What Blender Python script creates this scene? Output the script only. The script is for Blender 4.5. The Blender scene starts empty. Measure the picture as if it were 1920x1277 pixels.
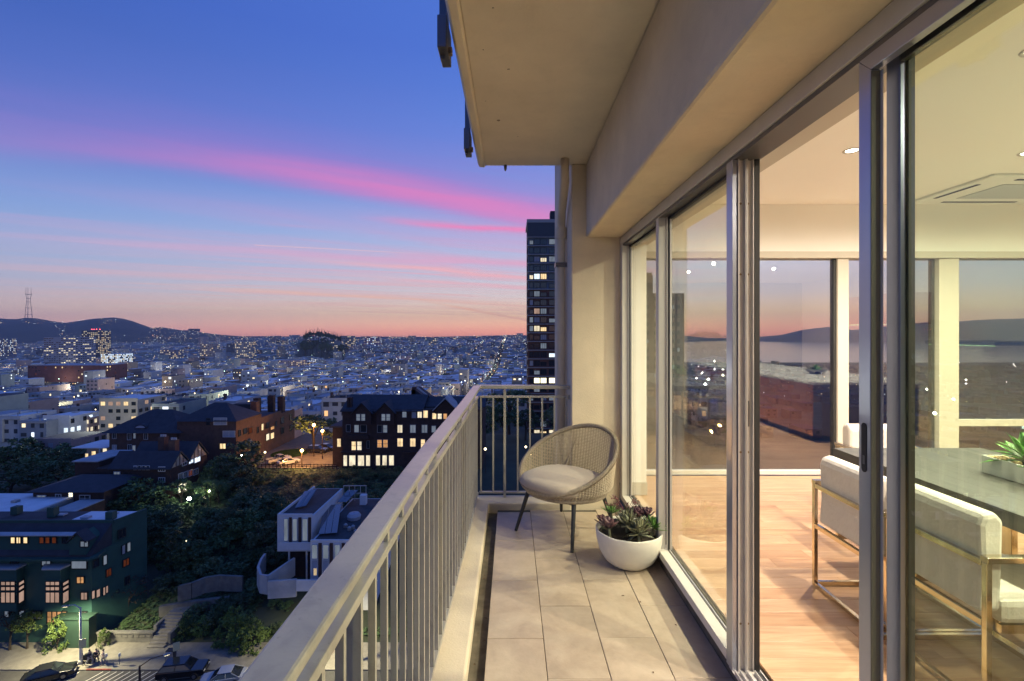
import bpy, math, random
from math import sin, cos, pi, radians, sqrt, atan2
from mathutils import Vector, Matrix, noise as mnoise
R = random.Random(11)
S = bpy.context.scene
COL = S.collection
# ------------------------------------------------------------------ camera
cam_d = bpy.data.cameras.new("camera")
cam_d.sensor_width = 36.0
cam_d.lens = 16.875
cam_d.shift_y = -0.0081
cam_d.shift_x = 0.0003
cam_d.clip_start = 0.05
cam_d.clip_end = 60000
cam = bpy.data.objects.new("camera", cam_d)
COL.objects.link(cam)
cam.location = (0, 0, 1.66)
cam.rotation_euler = (radians(90), 0, 0)
S.camera = cam
# ------------------------------------------------------------------ colour / render settings
S.view_settings.view_transform = 'Standard'
S.view_settings.look = 'None'
S.view_settings.gamma = 1.0
S.view_settings.use_curve_mapping = False
S.view_settings.exposure = 0.0
S.render.engine = 'CYCLES'
cy = S.cycles
cy.use_denoising = True
cy.max_bounces = 10
cy.diffuse_bounces = 4
cy.glossy_bounces = 4
cy.transmission_bounces = 6
cy.transparent_max_bounces = 32
cy.volume_bounces = 0
cy.sample_clamp_indirect = 4.0
cy.sample_clamp_direct = 0.0
cy.use_light_tree = True


def s2l(c):
    def f(v):
        v /= 255.0
        return v / 12.92 if v <= 0.04045 else ((v + 0.055) / 1.055) ** 2.4
    return (f(c[0]), f(c[1]), f(c[2]), 1.0)


class NT:
    """small helper around a node tree"""
    def __init__(s, tree):
        s.t = tree
        tree.nodes.clear()

    def n(s, typ, **kw):
        nd = s.t.nodes.new(typ)
        for k, v in kw.items():
            setattr(nd, k, v)
        return nd

    def put(s, sock, v):
        if isinstance(v, bpy.types.NodeSocket):
            s.t.links.new(v, sock)
        elif v is not None:
            sock.default_value = v

    def m(s, op, a, b=None, c=None, clamp=False):
        nd = s.n('ShaderNodeMath', operation=op, use_clamp=clamp)
        s.put(nd.inputs[0], a)
        if b is not None:
            s.put(nd.inputs[1], b)
        if c is not None:
            s.put(nd.inputs[2], c)
        return nd.outputs[0]

    def mix(s, fac, a, b, blend='MIX'):
        nd = s.n('ShaderNodeMix', data_type='RGBA', blend_type=blend)
        s.put(nd.inputs[0], fac)
        s.put(nd.inputs[6], a)
        s.put(nd.inputs[7], b)
        return nd.outputs[2]

    def ramp(s, fac, stops, interp='LINEAR'):
        nd = s.n('ShaderNodeValToRGB')
        cr = nd.color_ramp
        cr.interpolation = interp
        while len(cr.elements) < len(stops):
            cr.elements.new(0.5)
        for e, (p, c) in zip(cr.elements, stops):
            e.position = p
            e.color = c if len(c) == 4 else (*c, 1)
        s.put(nd.inputs[0], fac)
        return nd.outputs[0]

    def noise(s, vec, scale, detail=3, rough=0.5, dist=0.0):
        nd = s.n('ShaderNodeTexNoise')
        if vec is not None:
            s.put(nd.inputs['Vector'], vec)
        nd.inputs['Scale'].default_value = scale
        nd.inputs['Detail'].default_value = detail
        nd.inputs['Roughness'].default_value = rough
        nd.inputs['Distortion'].default_value = dist
        return nd.outputs[0]

    def comb(s, x, y, z):
        nd = s.n('ShaderNodeCombineXYZ')
        for i, v in enumerate((x, y, z)):
            s.put(nd.inputs[i], v)
        return nd.outputs[0]


# ------------------------------------------------------------------ world: dusk sky
W = bpy.data.worlds.new("World")
S.world = W
W.use_nodes = True
w = NT(W.node_tree)
tc = w.n('ShaderNodeTexCoord')
sp = w.n('ShaderNodeSeparateXYZ')
w.put(sp.inputs[0], tc.outputs['Generated'])
dx, dy, dz = sp.outputs
el = w.m('DIVIDE', w.m('ARCSINE', dz), pi / 2)           # -1 .. 1, elevation / 90 deg
hl = w.m('SQRT', w.m('ADD', w.m('MULTIPLY', dx, dx), w.m('MULTIPLY', dy, dy)))
sdx, sdy = 0.22, 0.9755
caz = w.m('DIVIDE', w.m('ADD', w.m('MULTIPLY', dx, sdx), w.m('MULTIPLY', dy, sdy)), w.m('MAXIMUM', hl, 0.001))
taz = w.m('POWER', w.m('MULTIPLY_ADD', caz, 0.5, 0.5, clamp=True), 3.6)


def stops(lst):
    return [(max(0.0, e / 90.0), s2l(c)) for e, c in lst]


def bright(c, k):
    l = s2l(c)
    return (l[0] * k[0], l[1] * k[1], l[2] * k[2], 1.0)


# the glow near the horizon is seen through kilometres of haze, so it is brighter than it looks
west = w.ramp(el, [(0.0, bright((232, 140, 112), (1.6, 1.85, 1.75))), (0.9 / 90, bright((240, 164, 130), (1.6, 1.9, 1.75))), (2.2 / 90, bright((236, 188, 160), (1.4, 1.62, 1.35))),
                   (4.2 / 90, bright((222, 204, 206), (1.15, 1.2, 1.14)))] +
              stops([(7, (202, 206, 228)), (11, (168, 192, 236)), (16, (126, 162, 230)), (22, (98, 140, 226)),
                     (30, (80, 120, 216)), (42, (76, 116, 211)), (60, (74, 114, 208)), (90, (72, 112, 206))]))
east = w.ramp(el, [(0.0, bright((182, 140, 146), (1.55, 1.7, 1.5))), (1.5 / 90, bright((176, 152, 168), (1.4, 1.55, 1.4)))] +
              stops([(4, (154, 168, 206)), (8, (130, 162, 216)), (12, (102, 140, 212)), (18, (58, 96, 184)), (26, (42, 78, 164)), (40, (52, 90, 182)),
                     (60, (64, 104, 198)), (90, (72, 112, 206))]))
base = w.mix(taz, east, west)
# clouds on a flat layer seen in perspective
zz = w.m('MAXIMUM', dz, 0.012)
cu = w.m('DIVIDE', dx, zz)
cv = w.m('DIVIDE', dy, zz)
du = w.m('ADD', cu, 1.23)
wob = w.m('SUBTRACT', w.noise(w.comb(cu, w.m('MULTIPLY', cv, 1.2), 0.0), 0.55, 4, 0.55), 0.5)
curve = w.m('ADD', w.m('MULTIPLY_ADD', du, 0.582, 3.12), w.m('MULTIPLY', w.m('MULTIPLY', du, du), 0.116))
sdist = w.m('ADD', w.m('SUBTRACT', cv, curve), w.m('MULTIPLY', wob, 0.35))
# stretched streak noise along the wind direction
pa = w.m('ADD', w.m('MULTIPLY', cu, 0.88), w.m('MULTIPLY', cv, 0.47))
qa = w.m('ADD', w.m('MULTIPLY', cu, -0.47), w.m('MULTIPLY', cv, 0.88))
streak = w.noise(w.comb(w.m('MULTIPLY', pa, 0.16), w.m('MULTIPLY', qa, 0.80), 7.7), 1.0, 7, 0.62, 0.9)
streak2 = w.noise(w.comb(w.m('MULTIPLY', pa, 0.09), w.m('MULTIPLY', qa, 0.55), 9.1), 1.0, 5, 0.55, 0.3)
fine = w.noise(w.comb(w.m('MULTIPLY', pa, 0.35), w.m('MULTIPLY', qa, 2.6), 1.7), 1.0, 4, 0.6, 0.2)
def sstep(v, a, b):
    nd = w.n('ShaderNodeMapRange', interpolation_type='SMOOTHSTEP')
    w.put(nd.inputs[0], v)
    nd.inputs[1].default_value = a
    nd.inputs[2].default_value = b
    return nd.outputs[0]


# main magenta band: sharp lower edge (far), long soft upper side (near)
ragged = w.m('SUBTRACT', w.noise(w.comb(w.m('MULTIPLY', pa, 0.5), w.m('MULTIPLY', qa, 1.5), 5.2), 1.0, 9, 0.68, 0.8), 0.5)
srel = w.m('ADD', w.m('DIVIDE', sdist, w.m('MAXIMUM', curve, 1.0)), w.m('MULTIPLY', ragged, 0.17))
side_ = w.m('GREATER_THAN', srel, 0.0)
soft = w.m('POWER', 2.718, w.m('MULTIPLY', w.m('MULTIPLY', srel, srel), w.m('MULTIPLY_ADD', side_, -60.0, -9.0)))
fadeu = w.m('MULTIPLY', w.m('MULTIPLY', sstep(cu, 2.6, 0.9), sstep(cu, -5.6, -3.4)), w.m('GREATER_THAN', dy, 0.05))
wisp = w.m('MULTIPLY_ADD', w.m('ADD', w.m('MULTIPLY', fine, 0.5), w.m('MULTIPLY', streak2, 0.5)), 3.2, -0.85, clamp=True)
band = w.m('MULTIPLY', soft, w.m('MULTIPLY_ADD', wisp, 0.6, 0.4))
inside = w.m('MULTIPLY', w.m('LESS_THAN', cu, 9.0), 1.0)
band = w.m('MULTIPLY', band, w.m('MULTIPLY', fadeu, w.m('MULTIPLY_ADD', sstep(cu, -3.0, -0.5), 0.42, 0.42)))
core_d = w.m('ADD', srel, 0.015)
core = w.m('MULTIPLY', w.m('POWER', 2.718, w.m('MULTIPLY', w.m('MULTIPLY', core_d, core_d), -110.0)),
           w.m('MULTIPLY_ADD', wisp, 0.9, 0.1, clamp=True))
core = w.m('MULTIPLY', core, w.m('MULTIPLY', sstep(cu, -2.9, -0.3), fadeu))
c1 = w.mix(band, base, w.ramp(el, stops([(8, (208, 140, 202)), (14, (184, 130, 206)), (19, (152, 122, 208)), (27, (112, 112, 206))])))
c1 = w.mix(w.m('MULTIPLY', core, 0.72, clamp=True), c1, s2l((236, 132, 194)))
# thin peach streaks lower down
thr = sstep(streak, 0.42, 0.78)
thr2 = sstep(streak2, 0.44, 0.72)
elw = w.m('MULTIPLY', sstep(el, 0.5 / 90, 3.0 / 90), sstep(el, 17.0 / 90, 9.0 / 90))
wst = w.m('MULTIPLY', sstep(taz, 0.12, 0.75), sstep(cu, 3.0, 0.3))
m1 = w.m('MULTIPLY', w.m('MULTIPLY', thr, elw), wst)
m2 = w.m('MULTIPLY', w.m('MULTIPLY', thr2, elw), w.m('MULTIPLY', wst, 0.7))
scol = w.ramp(el, stops([(1, (240, 178, 156)), (4, (240, 190, 184)), (8, (226, 178, 206)), (14, (196, 148, 210)), (22, (150, 130, 205))]))
c2 = w.mix(m2, c1, scol)
c2 = w.mix(m1, c2, scol)
# single long streaks, each along its own line of the cloud layer
def streak_line(col_in, a_, b_, width, strength, col, f0, f1):
    (u0, v0), (u1, v1) = a_, b_
    m_ = (v1 - v0) / (u1 - u0)
    vv = w.m('MULTIPLY_ADD', cu, m_, v0 - m_ * u0)
    r_ = w.m('DIVIDE', w.m('SUBTRACT', w.m('ADD', cv, w.m('MULTIPLY', w.m('MULTIPLY', wob, 0.16), vv)), vv), w.m('MAXIMUM', vv, 1.0))
    g_ = w.m('POWER', 2.718, w.m('MULTIPLY', w.m('MULTIPLY', r_, r_), -1.0 / (width * width)))
    g_ = w.m('MULTIPLY', g_, w.m('MULTIPLY', sstep(cu, f0, f1), w.m('MULTIPLY', sstep(cu, 4.0, 1.2), w.m('GREATER_THAN', dy, 0.05))))
    g_ = w.m('MULTIPLY', g_, w.m('MULTIPLY_ADD', wisp, 0.85 * strength, 0.5 * strength), clamp=True)
    return w.mix(g_, col_in, s2l(col))


c2 = streak_line(c2, (-1.23, 4.27), (.134, 4.71), .030, .75, (236, 140, 194), -1.5, -.4)
c2 = streak_line(c2, (-4.22, 5.59), (.2, 7.14), .060, .65, (232, 172, 204), -4.8, -1.5)
c2 = streak_line(c2, (-3.21, 6.29), (.25, 8.74), .050, .9, (244, 186, 196), -3.6, -.9)
c2 = streak_line(c2, (-3.2, 8.2), (.4, 11.0), .045, .7, (240, 190, 200), -3.8, -1.0)
c2 = streak_line(c2, (-7.5, 10.2), (-2.94, 14.75), .060, .75, (246, 198, 180), -8.5, -4.0)
c2 = streak_line(c2, (-2.94, 14.75), (1.11, 39.1), .075, .8, (250, 192, 160), -3.4, -1.5)
# contrail
cd = w.m('SUBTRACT', cv, w.m('MULTIPLY_ADD', w.m('ADD', cu, 2.91), 0.332, 5.52))
ct = w.m('MULTIPLY', w.m('POWER', 2.718, w.m('MULTIPLY', w.m('MULTIPLY', cd, cd), -900.0)),
         w.m('MULTIPLY', w.m('GREATER_THAN', cu, -2.95), w.m('LESS_THAN', cu, -0.9)))
ct = w.m('MULTIPLY', ct, w.m('MULTIPLY', sstep(cu, -0.9, -1.9), w.m('GREATER_THAN', dy, 0.05)))
c2 = w.mix(w.m('MULTIPLY', ct, 0.75), c2, s2l((240, 196, 206)))
# below the horizon: dim ground tone
c3 = w.mix(w.m('MULTIPLY', w.m('MULTIPLY', dz, -30.0), 1.0, clamp=True), c2, s2l((40, 46, 74)))
bg = w.n('ShaderNodeBackground')
w.put(bg.inputs[0], c3)
bg.inputs[1].default_value = 1.0
sky = w.n('ShaderNodeTexSky', sky_type='NISHITA', sun_disc=False)
sky.sun_elevation = radians(-3.0)
sky.sun_rotation = radians(-2.0)
bg2 = w.n('ShaderNodeBackground')
w.put(bg2.inputs[0], sky.outputs[0])
bg2.inputs[1].default_value = 0.05
ad = w.n('ShaderNodeAddShader')
w.put(ad.inputs[0], bg.outputs[0])
w.put(ad.inputs[1], bg2.outputs[0])
wo = w.n('ShaderNodeOutputWorld')
w.put(wo.inputs[0], ad.outputs[0])
# ------------------------------------------------------------------ sun: already set, only the afterglow is left
sun_d = bpy.data.lights.new("sun", 'SUN')
sun_d.energy = 0.08
sun_d.angle = radians(25)
sun_d.color = (1.0, 0.62, 0.55)
sun = bpy.data.objects.new("sun", sun_d)
COL.objects.link(sun)
sun.rotation_euler = (radians(-86), 0, radians(2))

# ------------------------------------------------------------------ mesh helpers
BASE = {}


class MB:
    def __init__(s):
        s.v, s.f, s.mi = [], [], []

    def add(s, vs, fs, mi=0):
        o = len(s.v)
        s.v.extend(vs)
        s.f.extend([tuple(i + o for i in f) for f in fs])
        s.mi.extend([mi] * len(fs))
        return s

    def box(s, x0, x1, y0, y1, z0, z1, mi=0):
        return s.add([(x0, y0, z0), (x1, y0, z0), (x1, y1, z0), (x0, y1, z0), (x0, y0, z1), (x1, y0, z1), (x1, y1, z1), (x0, y1, z1)],
                     [(0, 3, 2, 1), (4, 5, 6, 7), (0, 1, 5, 4), (1, 2, 6, 5), (2, 3, 7, 6), (3, 0, 4, 7)], mi)

    def poly(s, pts, mi=0):
        return s.add([tuple(p) for p in pts], [tuple(range(len(pts)))], mi)

    def prism(s, pts2, ax, a, b, mi=0):
        """extrude a 2-D outline along axis ax ('x','y','z') from a to b"""
        def mk(p, t):
            return {'x': (t, p[0], p[1]), 'y': (p[0], t, p[1]), 'z': (p[0], p[1], t)}[ax]
        n = len(pts2)
        vs = [mk(p, a) for p in pts2] + [mk(p, b) for p in pts2]
        fs = [tuple(range(n)), tuple(range(2 * n - 1, n - 1, -1))]
        fs += [(i, i + n, (i + 1) % n + n, (i + 1) % n) for i in range(n)]
        return s.add(vs, fs, mi)

    def tube(s, pts, rad, n=8, mi=0, closed=False, caps=True):
        pts = [Vector(p) for p in pts]
        m = len(pts)
        rr = rad if isinstance(rad, (list, tuple)) else [rad] * m
        vs, fs = [], []
        up = None
        for i, p in enumerate(pts):
            if closed:
                t = pts[(i + 1) % m] - pts[i - 1]
            else:
                t = pts[min(i + 1, m - 1)] - pts[max(i - 1, 0)]
            t.normalize()
            if up is None:
                up = Vector((0, 0, 1)) if abs(t.z) < 0.9 else Vector((1, 0, 0))
            a = t.cross(up)
            if a.length < 1e-6:
                a = t.orthogonal()
            a.normalize()
            b = a.cross(t).normalized()
            up = b
            for k in range(n):
                q = p + (a * cos(2 * pi * k / n) + b * sin(2 * pi * k / n)) * rr[i]
                vs.append(tuple(q))
        for i in range(m if closed else m - 1):
            j = (i + 1) % m
            for k in range(n):
                k2 = (k + 1) % n
                fs.append((i * n + k, j * n + k, j * n + k2, i * n + k2))
        if caps and not closed:
            fs.append(tuple(range(n)))
            fs.append(tuple((m - 1) * n + k for k in range(n - 1, -1, -1)))
        return s.add(vs, fs, mi)

    def lathe(s, prof, n=32, c=(0, 0, 0), mi=0, cap0=True, cap1=False):
        vs, fs = [], []
        for r, z in prof:
            for k in range(n):
                a = 2 * pi * k / n
                vs.append((c[0] + r * cos(a), c[1] + r * sin(a), c[2] + z))
        for i in range(len(prof) - 1):
            for k in range(n):
                k2 = (k + 1) % n
                fs.append((i * n + k, i * n + k2, (i + 1) * n + k2, (i + 1) * n + k))
        if cap0:
            fs.append(tuple(range(n - 1, -1, -1)))
        if cap1:
            fs.append(tuple((len(prof) - 1) * n + k for k in range(n)))
        return s.add(vs, fs, mi)

    def mesh(s, name, mats, smooth=False):
        me = bpy.data.meshes.new(name)
        me.from_pydata(s.v, [], s.f)
        if not isinstance(mats, (list, tuple)):
            mats = [mats]
        for m in mats:
            me.materials.append(m)
        if len(mats) > 1:
            me.polygons.foreach_set('material_index', s.mi)
        if smooth:
            me.polygons.foreach_set('use_smooth', [True] * len(s.f))
        me.update()
        return me

    def obj(s, name, mats, parent=None, smooth=False, bevel=0, local=False, **props):
        if parent is not None and not local:
            b = BASE.get(parent.name, Vector())
            if b.length > 0:
                s.v = [(x - b.x, y - b.y, z - b.z) for x, y, z in s.v]
        o = bpy.data.objects.new(name, s.mesh(name, mats, smooth))
        COL.objects.link(o)
        if parent is not None:
            o.parent = parent
            BASE[o.name] = BASE.get(parent.name, Vector())
        if bevel:
            md = o.modifiers.new("bevel", 'BEVEL')
            md.width = bevel
            md.segments = 2
            md.limit_method = 'ANGLE'
            md.angle_limit = radians(40)
            md.harden_normals = False
        for k, v in props.items():
            o[k] = v
        return o


def thing(name, label, cat, loc=(0, 0, 0), rz=0.0, group=None):
    o = bpy.data.objects.new(name, None)
    o.empty_display_size = 0.2
    COL.objects.link(o)
    o.location = loc
    o.rotation_euler = (0, 0, rz)
    o['label'] = label
    o['category'] = cat
    if group:
        o['group'] = group
    BASE[o.name] = Vector(loc)
    return o


def tag(o, label, cat, group=None):
    o['label'] = label
    o['category'] = cat
    if group:
        o['group'] = group
    return o


def inst(name, me, parent, loc=(0, 0, 0), rot=(0, 0, 0), scale=(1, 1, 1), mat=None):
    o = bpy.data.objects.new(name, me)
    COL.objects.link(o)
    if parent is not None:
        o.parent = parent
        b = BASE.get(parent.name, Vector())
        BASE[o.name] = b
    o.location = loc
    o.rotation_euler = rot
    o.scale = scale
    if mat is not None:
        o.material_slots[0].link = 'OBJECT'
        o.material_slots[0].material = mat
    return o


# ------------------------------------------------------------------ materials
def pmat(name, col, rough=0.6, metal=0.0, var=0.0, vscale=3.0, bump=0.0, bscale=60.0, spec=0.5, objvar=0.0, coat=0.0, sheen=0.0, grime=0.0):
    m = bpy.data.materials.new(name)
    m.use_nodes = True
    t = NT(m.node_tree)
    p = t.n('ShaderNodeBsdfPrincipled')
    o = t.n('ShaderNodeOutputMaterial')
    t.put(o.inputs[0], p.outputs[0])
    c = (*col, 1)
    p.inputs['Roughness'].default_value = rough
    p.inputs['Metallic'].default_value = metal
    p.inputs['Specular IOR Level'].default_value = spec
    if coat:
        p.inputs['Coat Weight'].default_value = coat
    if sheen:
        p.inputs['Sheen Weight'].default_value = sheen
    tcx = t.n('ShaderNodeTexCoord')
    src = None
    if var:
        nz = t.noise(tcx.outputs['Object'], vscale, 5, 0.6)
        lo = tuple(v * (1 - var) for v in col)
        hi = tuple(min(1, v * (1 + var)) for v in col)
        src = t.ramp(nz, [(0.3, lo), (0.7, hi)])
    if grime:
        g1 = t.noise(tcx.outputs['Object'], 7.0, 6, 0.7, 1.5)
        g2 = t.noise(tcx.outputs['Object'], 60.0, 3, 0.6)
        gk = t.m('MULTIPLY', t.ramp(g1, [(0.30, (1 - grime,) * 3), (0.48, (1, 1, 1))]), t.ramp(g2, [(0.26, (1 - grime,) * 3), (0.36, (1, 1, 1))]))
        gg = t.n('ShaderNodeCombineColor')
        for i in range(3):
            t.put(gg.inputs[i], gk)
        src = t.mix(1.0, src if src is not None else c, gg.outputs[0], 'MULTIPLY')
    if objvar:
        oi = t.n('ShaderNodeObjectInfo')
        k = t.m('MULTIPLY_ADD', oi.outputs['Random'], 2 * objvar, 1 - objvar)
        g = t.n('ShaderNodeCombineColor')
        for i in range(3):
            t.put(g.inputs[i], k)
        src = t.mix(1.0, src if src is not None else c, g.outputs[0], 'MULTIPLY')
    t.put(p.inputs['Base Color'], src if src is not None else c)
    if bump:
        nb = t.noise(tcx.outputs['Object'], bscale, 4, 0.6)
        b = t.n('ShaderNodeBump')
        b.inputs['Strength'].default_value = bump
        b.inputs['Distance'].default_value = 0.01
        t.put(b.inputs['Height'], nb)
        t.put(p.inputs['Normal'], b.outputs[0])
    return m


def emat(name, col, strength, var=0.0, vscale=1.0, sample=False):
    m = bpy.data.materials.new(name)
    m.use_nodes = True
    t = NT(m.node_tree)
    e = t.n('ShaderNodeEmission')
    o = t.n('ShaderNodeOutputMaterial')
    t.put(o.inputs[0], e.outputs[0])
    e.inputs[0].default_value = (*col, 1)
    e.inputs[1].default_value = strength
    if var:
        g = t.n('ShaderNodeNewGeometry')
        vm = t.n('ShaderNodeVectorMath', operation='MULTIPLY')
        t.put(vm.inputs[0], g.outputs['Position'])
        vm.inputs[1].default_value = (1.0, 1.0, 0.45)
        nz = t.noise(vm.outputs[0], vscale, 4, 0.7)
        k = t.m('MULTIPLY_ADD', nz, 2 * var, 1 - var)
        k = t.m('MAXIMUM', t.m('MULTIPLY', k, k), 0.05)
        t.put(e.inputs[1], t.m('MULTIPLY', k, strength))
    if not sample:
        m.cycles.emission_sampling = 'NONE'
    return m


def glassmat(name, tint, f0=0.06, rough=0.0):
    """thin pane: transparent with angle-dependent mirror reflection on each face"""
    m = bpy.data.materials.new(name)
    m.use_nodes = True
    t = NT(m.node_tree)
    o = t.n('ShaderNodeOutputMaterial')
    g = t.n('ShaderNodeNewGeometry')
    d = t.n('ShaderNodeVectorMath', operation='DOT_PRODUCT')
    t.put(d.inputs[0], g.outputs['Incoming'])
    t.put(d.inputs[1], g.outputs['Normal'])
    c = t.m('ABSOLUTE', d.outputs['Value'])
    k = t.m('POWER', t.m('SUBTRACT', 1.0, c, clamp=True), 5.0)
    fr = t.m('MULTIPLY_ADD', k, 1 - f0, f0, clamp=True)
    tr = t.n('ShaderNodeBsdfTransparent')
    tr.inputs[0].default_value = (*tint, 1)
    gl = t.n('ShaderNodeBsdfGlossy')
    gl.inputs['Roughness'].default_value = rough
    gl.inputs[0].default_value = (0.95, 0.97, 1.0, 1)
    mx = t.n('ShaderNodeMixShader')
    t.put(mx.inputs[0], fr)
    t.put(mx.inputs[1], tr.outputs[0])
    t.put(mx.inputs[2], gl.outputs[0])
    t.put(o.inputs[0], mx.outputs[0])
    return m


M = {}
M['stucco'] = pmat('stucco', (0.69, 0.59, 0.435), 0.85, var=0.10, vscale=2.0, bump=0.25, bscale=90, grime=0.05)
M['stucco_soffit'] = pmat('stucco_soffit', (0.89, 0.79, 0.61), 0.85, var=0.08, vscale=1.6, bump=0.2, bscale=70, grime=0.035)
M['rail_paint'] = pmat('rail_paint', (0.34, 0.32, 0.285), 0.30, 0.0, var=0.07, vscale=9, bump=0.04, bscale=40, spec=0.9, grime=0.22)
M['aluminium'] = pmat('aluminium', (0.52, 0.50, 0.48), 0.42, 0.35, var=0.04, vscale=6)
M['alu_dark'] = pmat('alu_dark', (0.16, 0.16, 0.17), 0.4, 0.8)
M['alu_pale'] = pmat('alu_pale', (0.58, 0.55, 0.50), 0.5, 0.0, var=0.05, vscale=8)
M['alu_sky_tint'] = pmat('alu_sky_tint', (0.40, 0.42, 0.50), 0.28, 0.75, var=0.04, vscale=6)  # blue cast of the sky on the outer faces is put into the colour
M['alu_dark_sky_tint'] = pmat('alu_dark_sky_tint', (0.17, 0.19, 0.26), 0.3, 0.75, var=0.04, vscale=6)  # darker metal, its blue also stands in for the sky's cast
M['gasket'] = pmat('gasket', (0.015, 0.015, 0.016), 0.6)
M['grout'] = pmat('grout', (0.06, 0.055, 0.045), 0.9, var=0.3, vscale=20)
M['gutter'] = pmat('gutter', (0.13, 0.11, 0.08), 0.9, var=0.4, vscale=9)
M['screw'] = pmat('screw', (0.25, 0.18, 0.1), 0.5, 0.6)
M['white_paint'] = pmat('white_paint', (0.87, 0.85, 0.80), 0.6, var=0.015, vscale=1.0)
M['white_trim'] = pmat('white_trim', (0.50, 0.46, 0.39), 0.5)
M['led'] = emat('led', (0.7, 1.0, 0.45), 3.0)
M['lamp_disc'] = emat('lamp_disc', (1.0, 0.92, 0.78), 14.0)
M['glass'] = glassmat('glass', (0.95, 0.975, 0.905), 0.065)
M['glass_door'] = glassmat('glass_door', (0.86, 0.935, 0.83), 0.045)
M['glass_far'] = glassmat('glass_far', (1.0, 1.0, 1.0), 0.13)
M['pot'] = pmat('pot', (0.68, 0.65, 0.58), 0.7, var=0.05, vscale=12, bump=0.12, bscale=120)
M['soil'] = pmat('soil', (0.03, 0.022, 0.015), 0.95, bump=0.8, bscale=80)
M['wicker'] = pmat('wicker', (0.41, 0.34, 0.25), 0.75, var=0.18, vscale=45)
M['wicker_rim'] = pmat('wicker_rim', (0.37, 0.31, 0.235), 0.78, var=0.22, vscale=70, bump=0.9, bscale=160)
M['cushion'] = pmat('cushion', (0.43, 0.36, 0.29), 0.95, var=0.04, vscale=30, bump=0.3, bscale=400, sheen=0.2)
M['leg_black'] = pmat('leg_black', (0.018, 0.02, 0.025), 0.45)


def tile_material():
    m = bpy.data.materials.new('limestone_tile')
    m.use_nodes = True
    t = NT(m.node_tree)
    p = t.n('ShaderNodeBsdfPrincipled')
    o = t.n('ShaderNodeOutputMaterial')
    t.put(o.inputs[0], p.outputs[0])
    tcx = t.n('ShaderNodeTexCoord')
    oi = t.n('ShaderNodeObjectInfo')
    off = t.n('ShaderNodeVectorMath', operation='ADD')
    t.put(off.inputs[0], tcx.outputs['Object'])
    t.put(off.inputs[1], t.comb(t.m('MULTIPLY', oi.outputs['Random'], 37.0), t.m('MULTIPLY', oi.outputs['Random'], 91.0), 0.0))
    n1 = t.noise(off.outputs[0], 3.2, 6, 0.62, 0.6)
    n2 = t.noise(off.outputs[0], 22.0, 4, 0.6)
    a = t.ramp(n1, [(0.28, (0.36, 0.28, 0.20)), (0.5, (0.445, 0.355, 0.26)), (0.72, (0.52, 0.43, 0.32))])
    sp_ = t.ramp(n2, [(0.3, (0.86, 0.86, 0.86)), (0.6, (1.0, 1.0, 1.0))])
    c = t.mix(0.6, a, sp_, 'MULTIPLY')
    k = t.m('MULTIPLY_ADD', oi.outputs['Random'], 0.14, 0.93)
    g = t.n('ShaderNodeCombineColor')
    for i in range(3):
        t.put(g.inputs[i], k)
    t.put(p.inputs['Base Color'], t.mix(1.0, c, g.outputs[0], 'MULTIPLY'))
    t.put(p.inputs['Roughness'], t.m('MULTIPLY_ADD', n1, 0.3, 0.26))
    b = t.n('ShaderNodeBump')
    b.inputs['Strength'].default_value = 0.12
    b.inputs['Distance'].default_value = 0.01
    t.put(b.inputs['Height'], n2)
    t.put(p.inputs['Normal'], b.outputs[0])
    return m


def wood_material(name, pal, along='x', rough=0.35, spread=1.0):
    m = bpy.data.materials.new(name)
    m.use_nodes = True
    t = NT(m.node_tree)
    p = t.n('ShaderNodeBsdfPrincipled')
    o = t.n('ShaderNodeOutputMaterial')
    t.put(o.inputs[0], p.outputs[0])
    tcx = t.n('ShaderNodeTexCoord')
    oi = t.n('ShaderNodeObjectInfo')
    mp = t.n('ShaderNodeVectorMath', operation='MULTIPLY')
    t.put(mp.inputs[0], tcx.outputs['Object'])
    mp.inputs[1].default_value = (1.3, 14, 14) if along == 'x' else (14, 1.3, 14) if along == 'y' else (14, 14, 1.3)
    off = t.n('ShaderNodeVectorMath', operation='ADD')
    t.put(off.inputs[0], mp.outputs[0])
    t.put(off.inputs[1], t.comb(t.m('MULTIPLY', oi.outputs['Random'], 53.0), t.m('MULTIPLY', oi.outputs['Random'], 17.0), 0.0))
    n1 = t.noise(off.outputs[0], 1.3, 6, 0.6, 1.2)
    n2 = t.noise(off.outputs[0], 9.0, 3, 0.6, 0.2)
    c = t.ramp(n1, [(0.25, pal[0]), (0.5, pal[1]), (0.75, pal[2])])
    k = t.ramp(oi.outputs['Random'], [(0.0, (1.0, 1.0, 1.0)), (0.3, (1.07, 1.05, 1.02)), (0.55, (0.86, 0.78, 0.70)), (0.8, (1.02, 0.96, 0.90)), (1.0, (0.92, 0.90, 0.86))])
    c = t.mix(spread, c, k, 'MULTIPLY')
    c = t.mix(0.35, c, t.ramp(n2, [(0.35, (0.8, 0.78, 0.75)), (0.6, (1, 1, 1))]), 'MULTIPLY')
    t.put(p.inputs['Base Color'], c)
    t.put(p.inputs['Roughness'], t.m('MULTIPLY_ADD', n2, 0.2, rough - 0.1))
    return m


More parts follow.
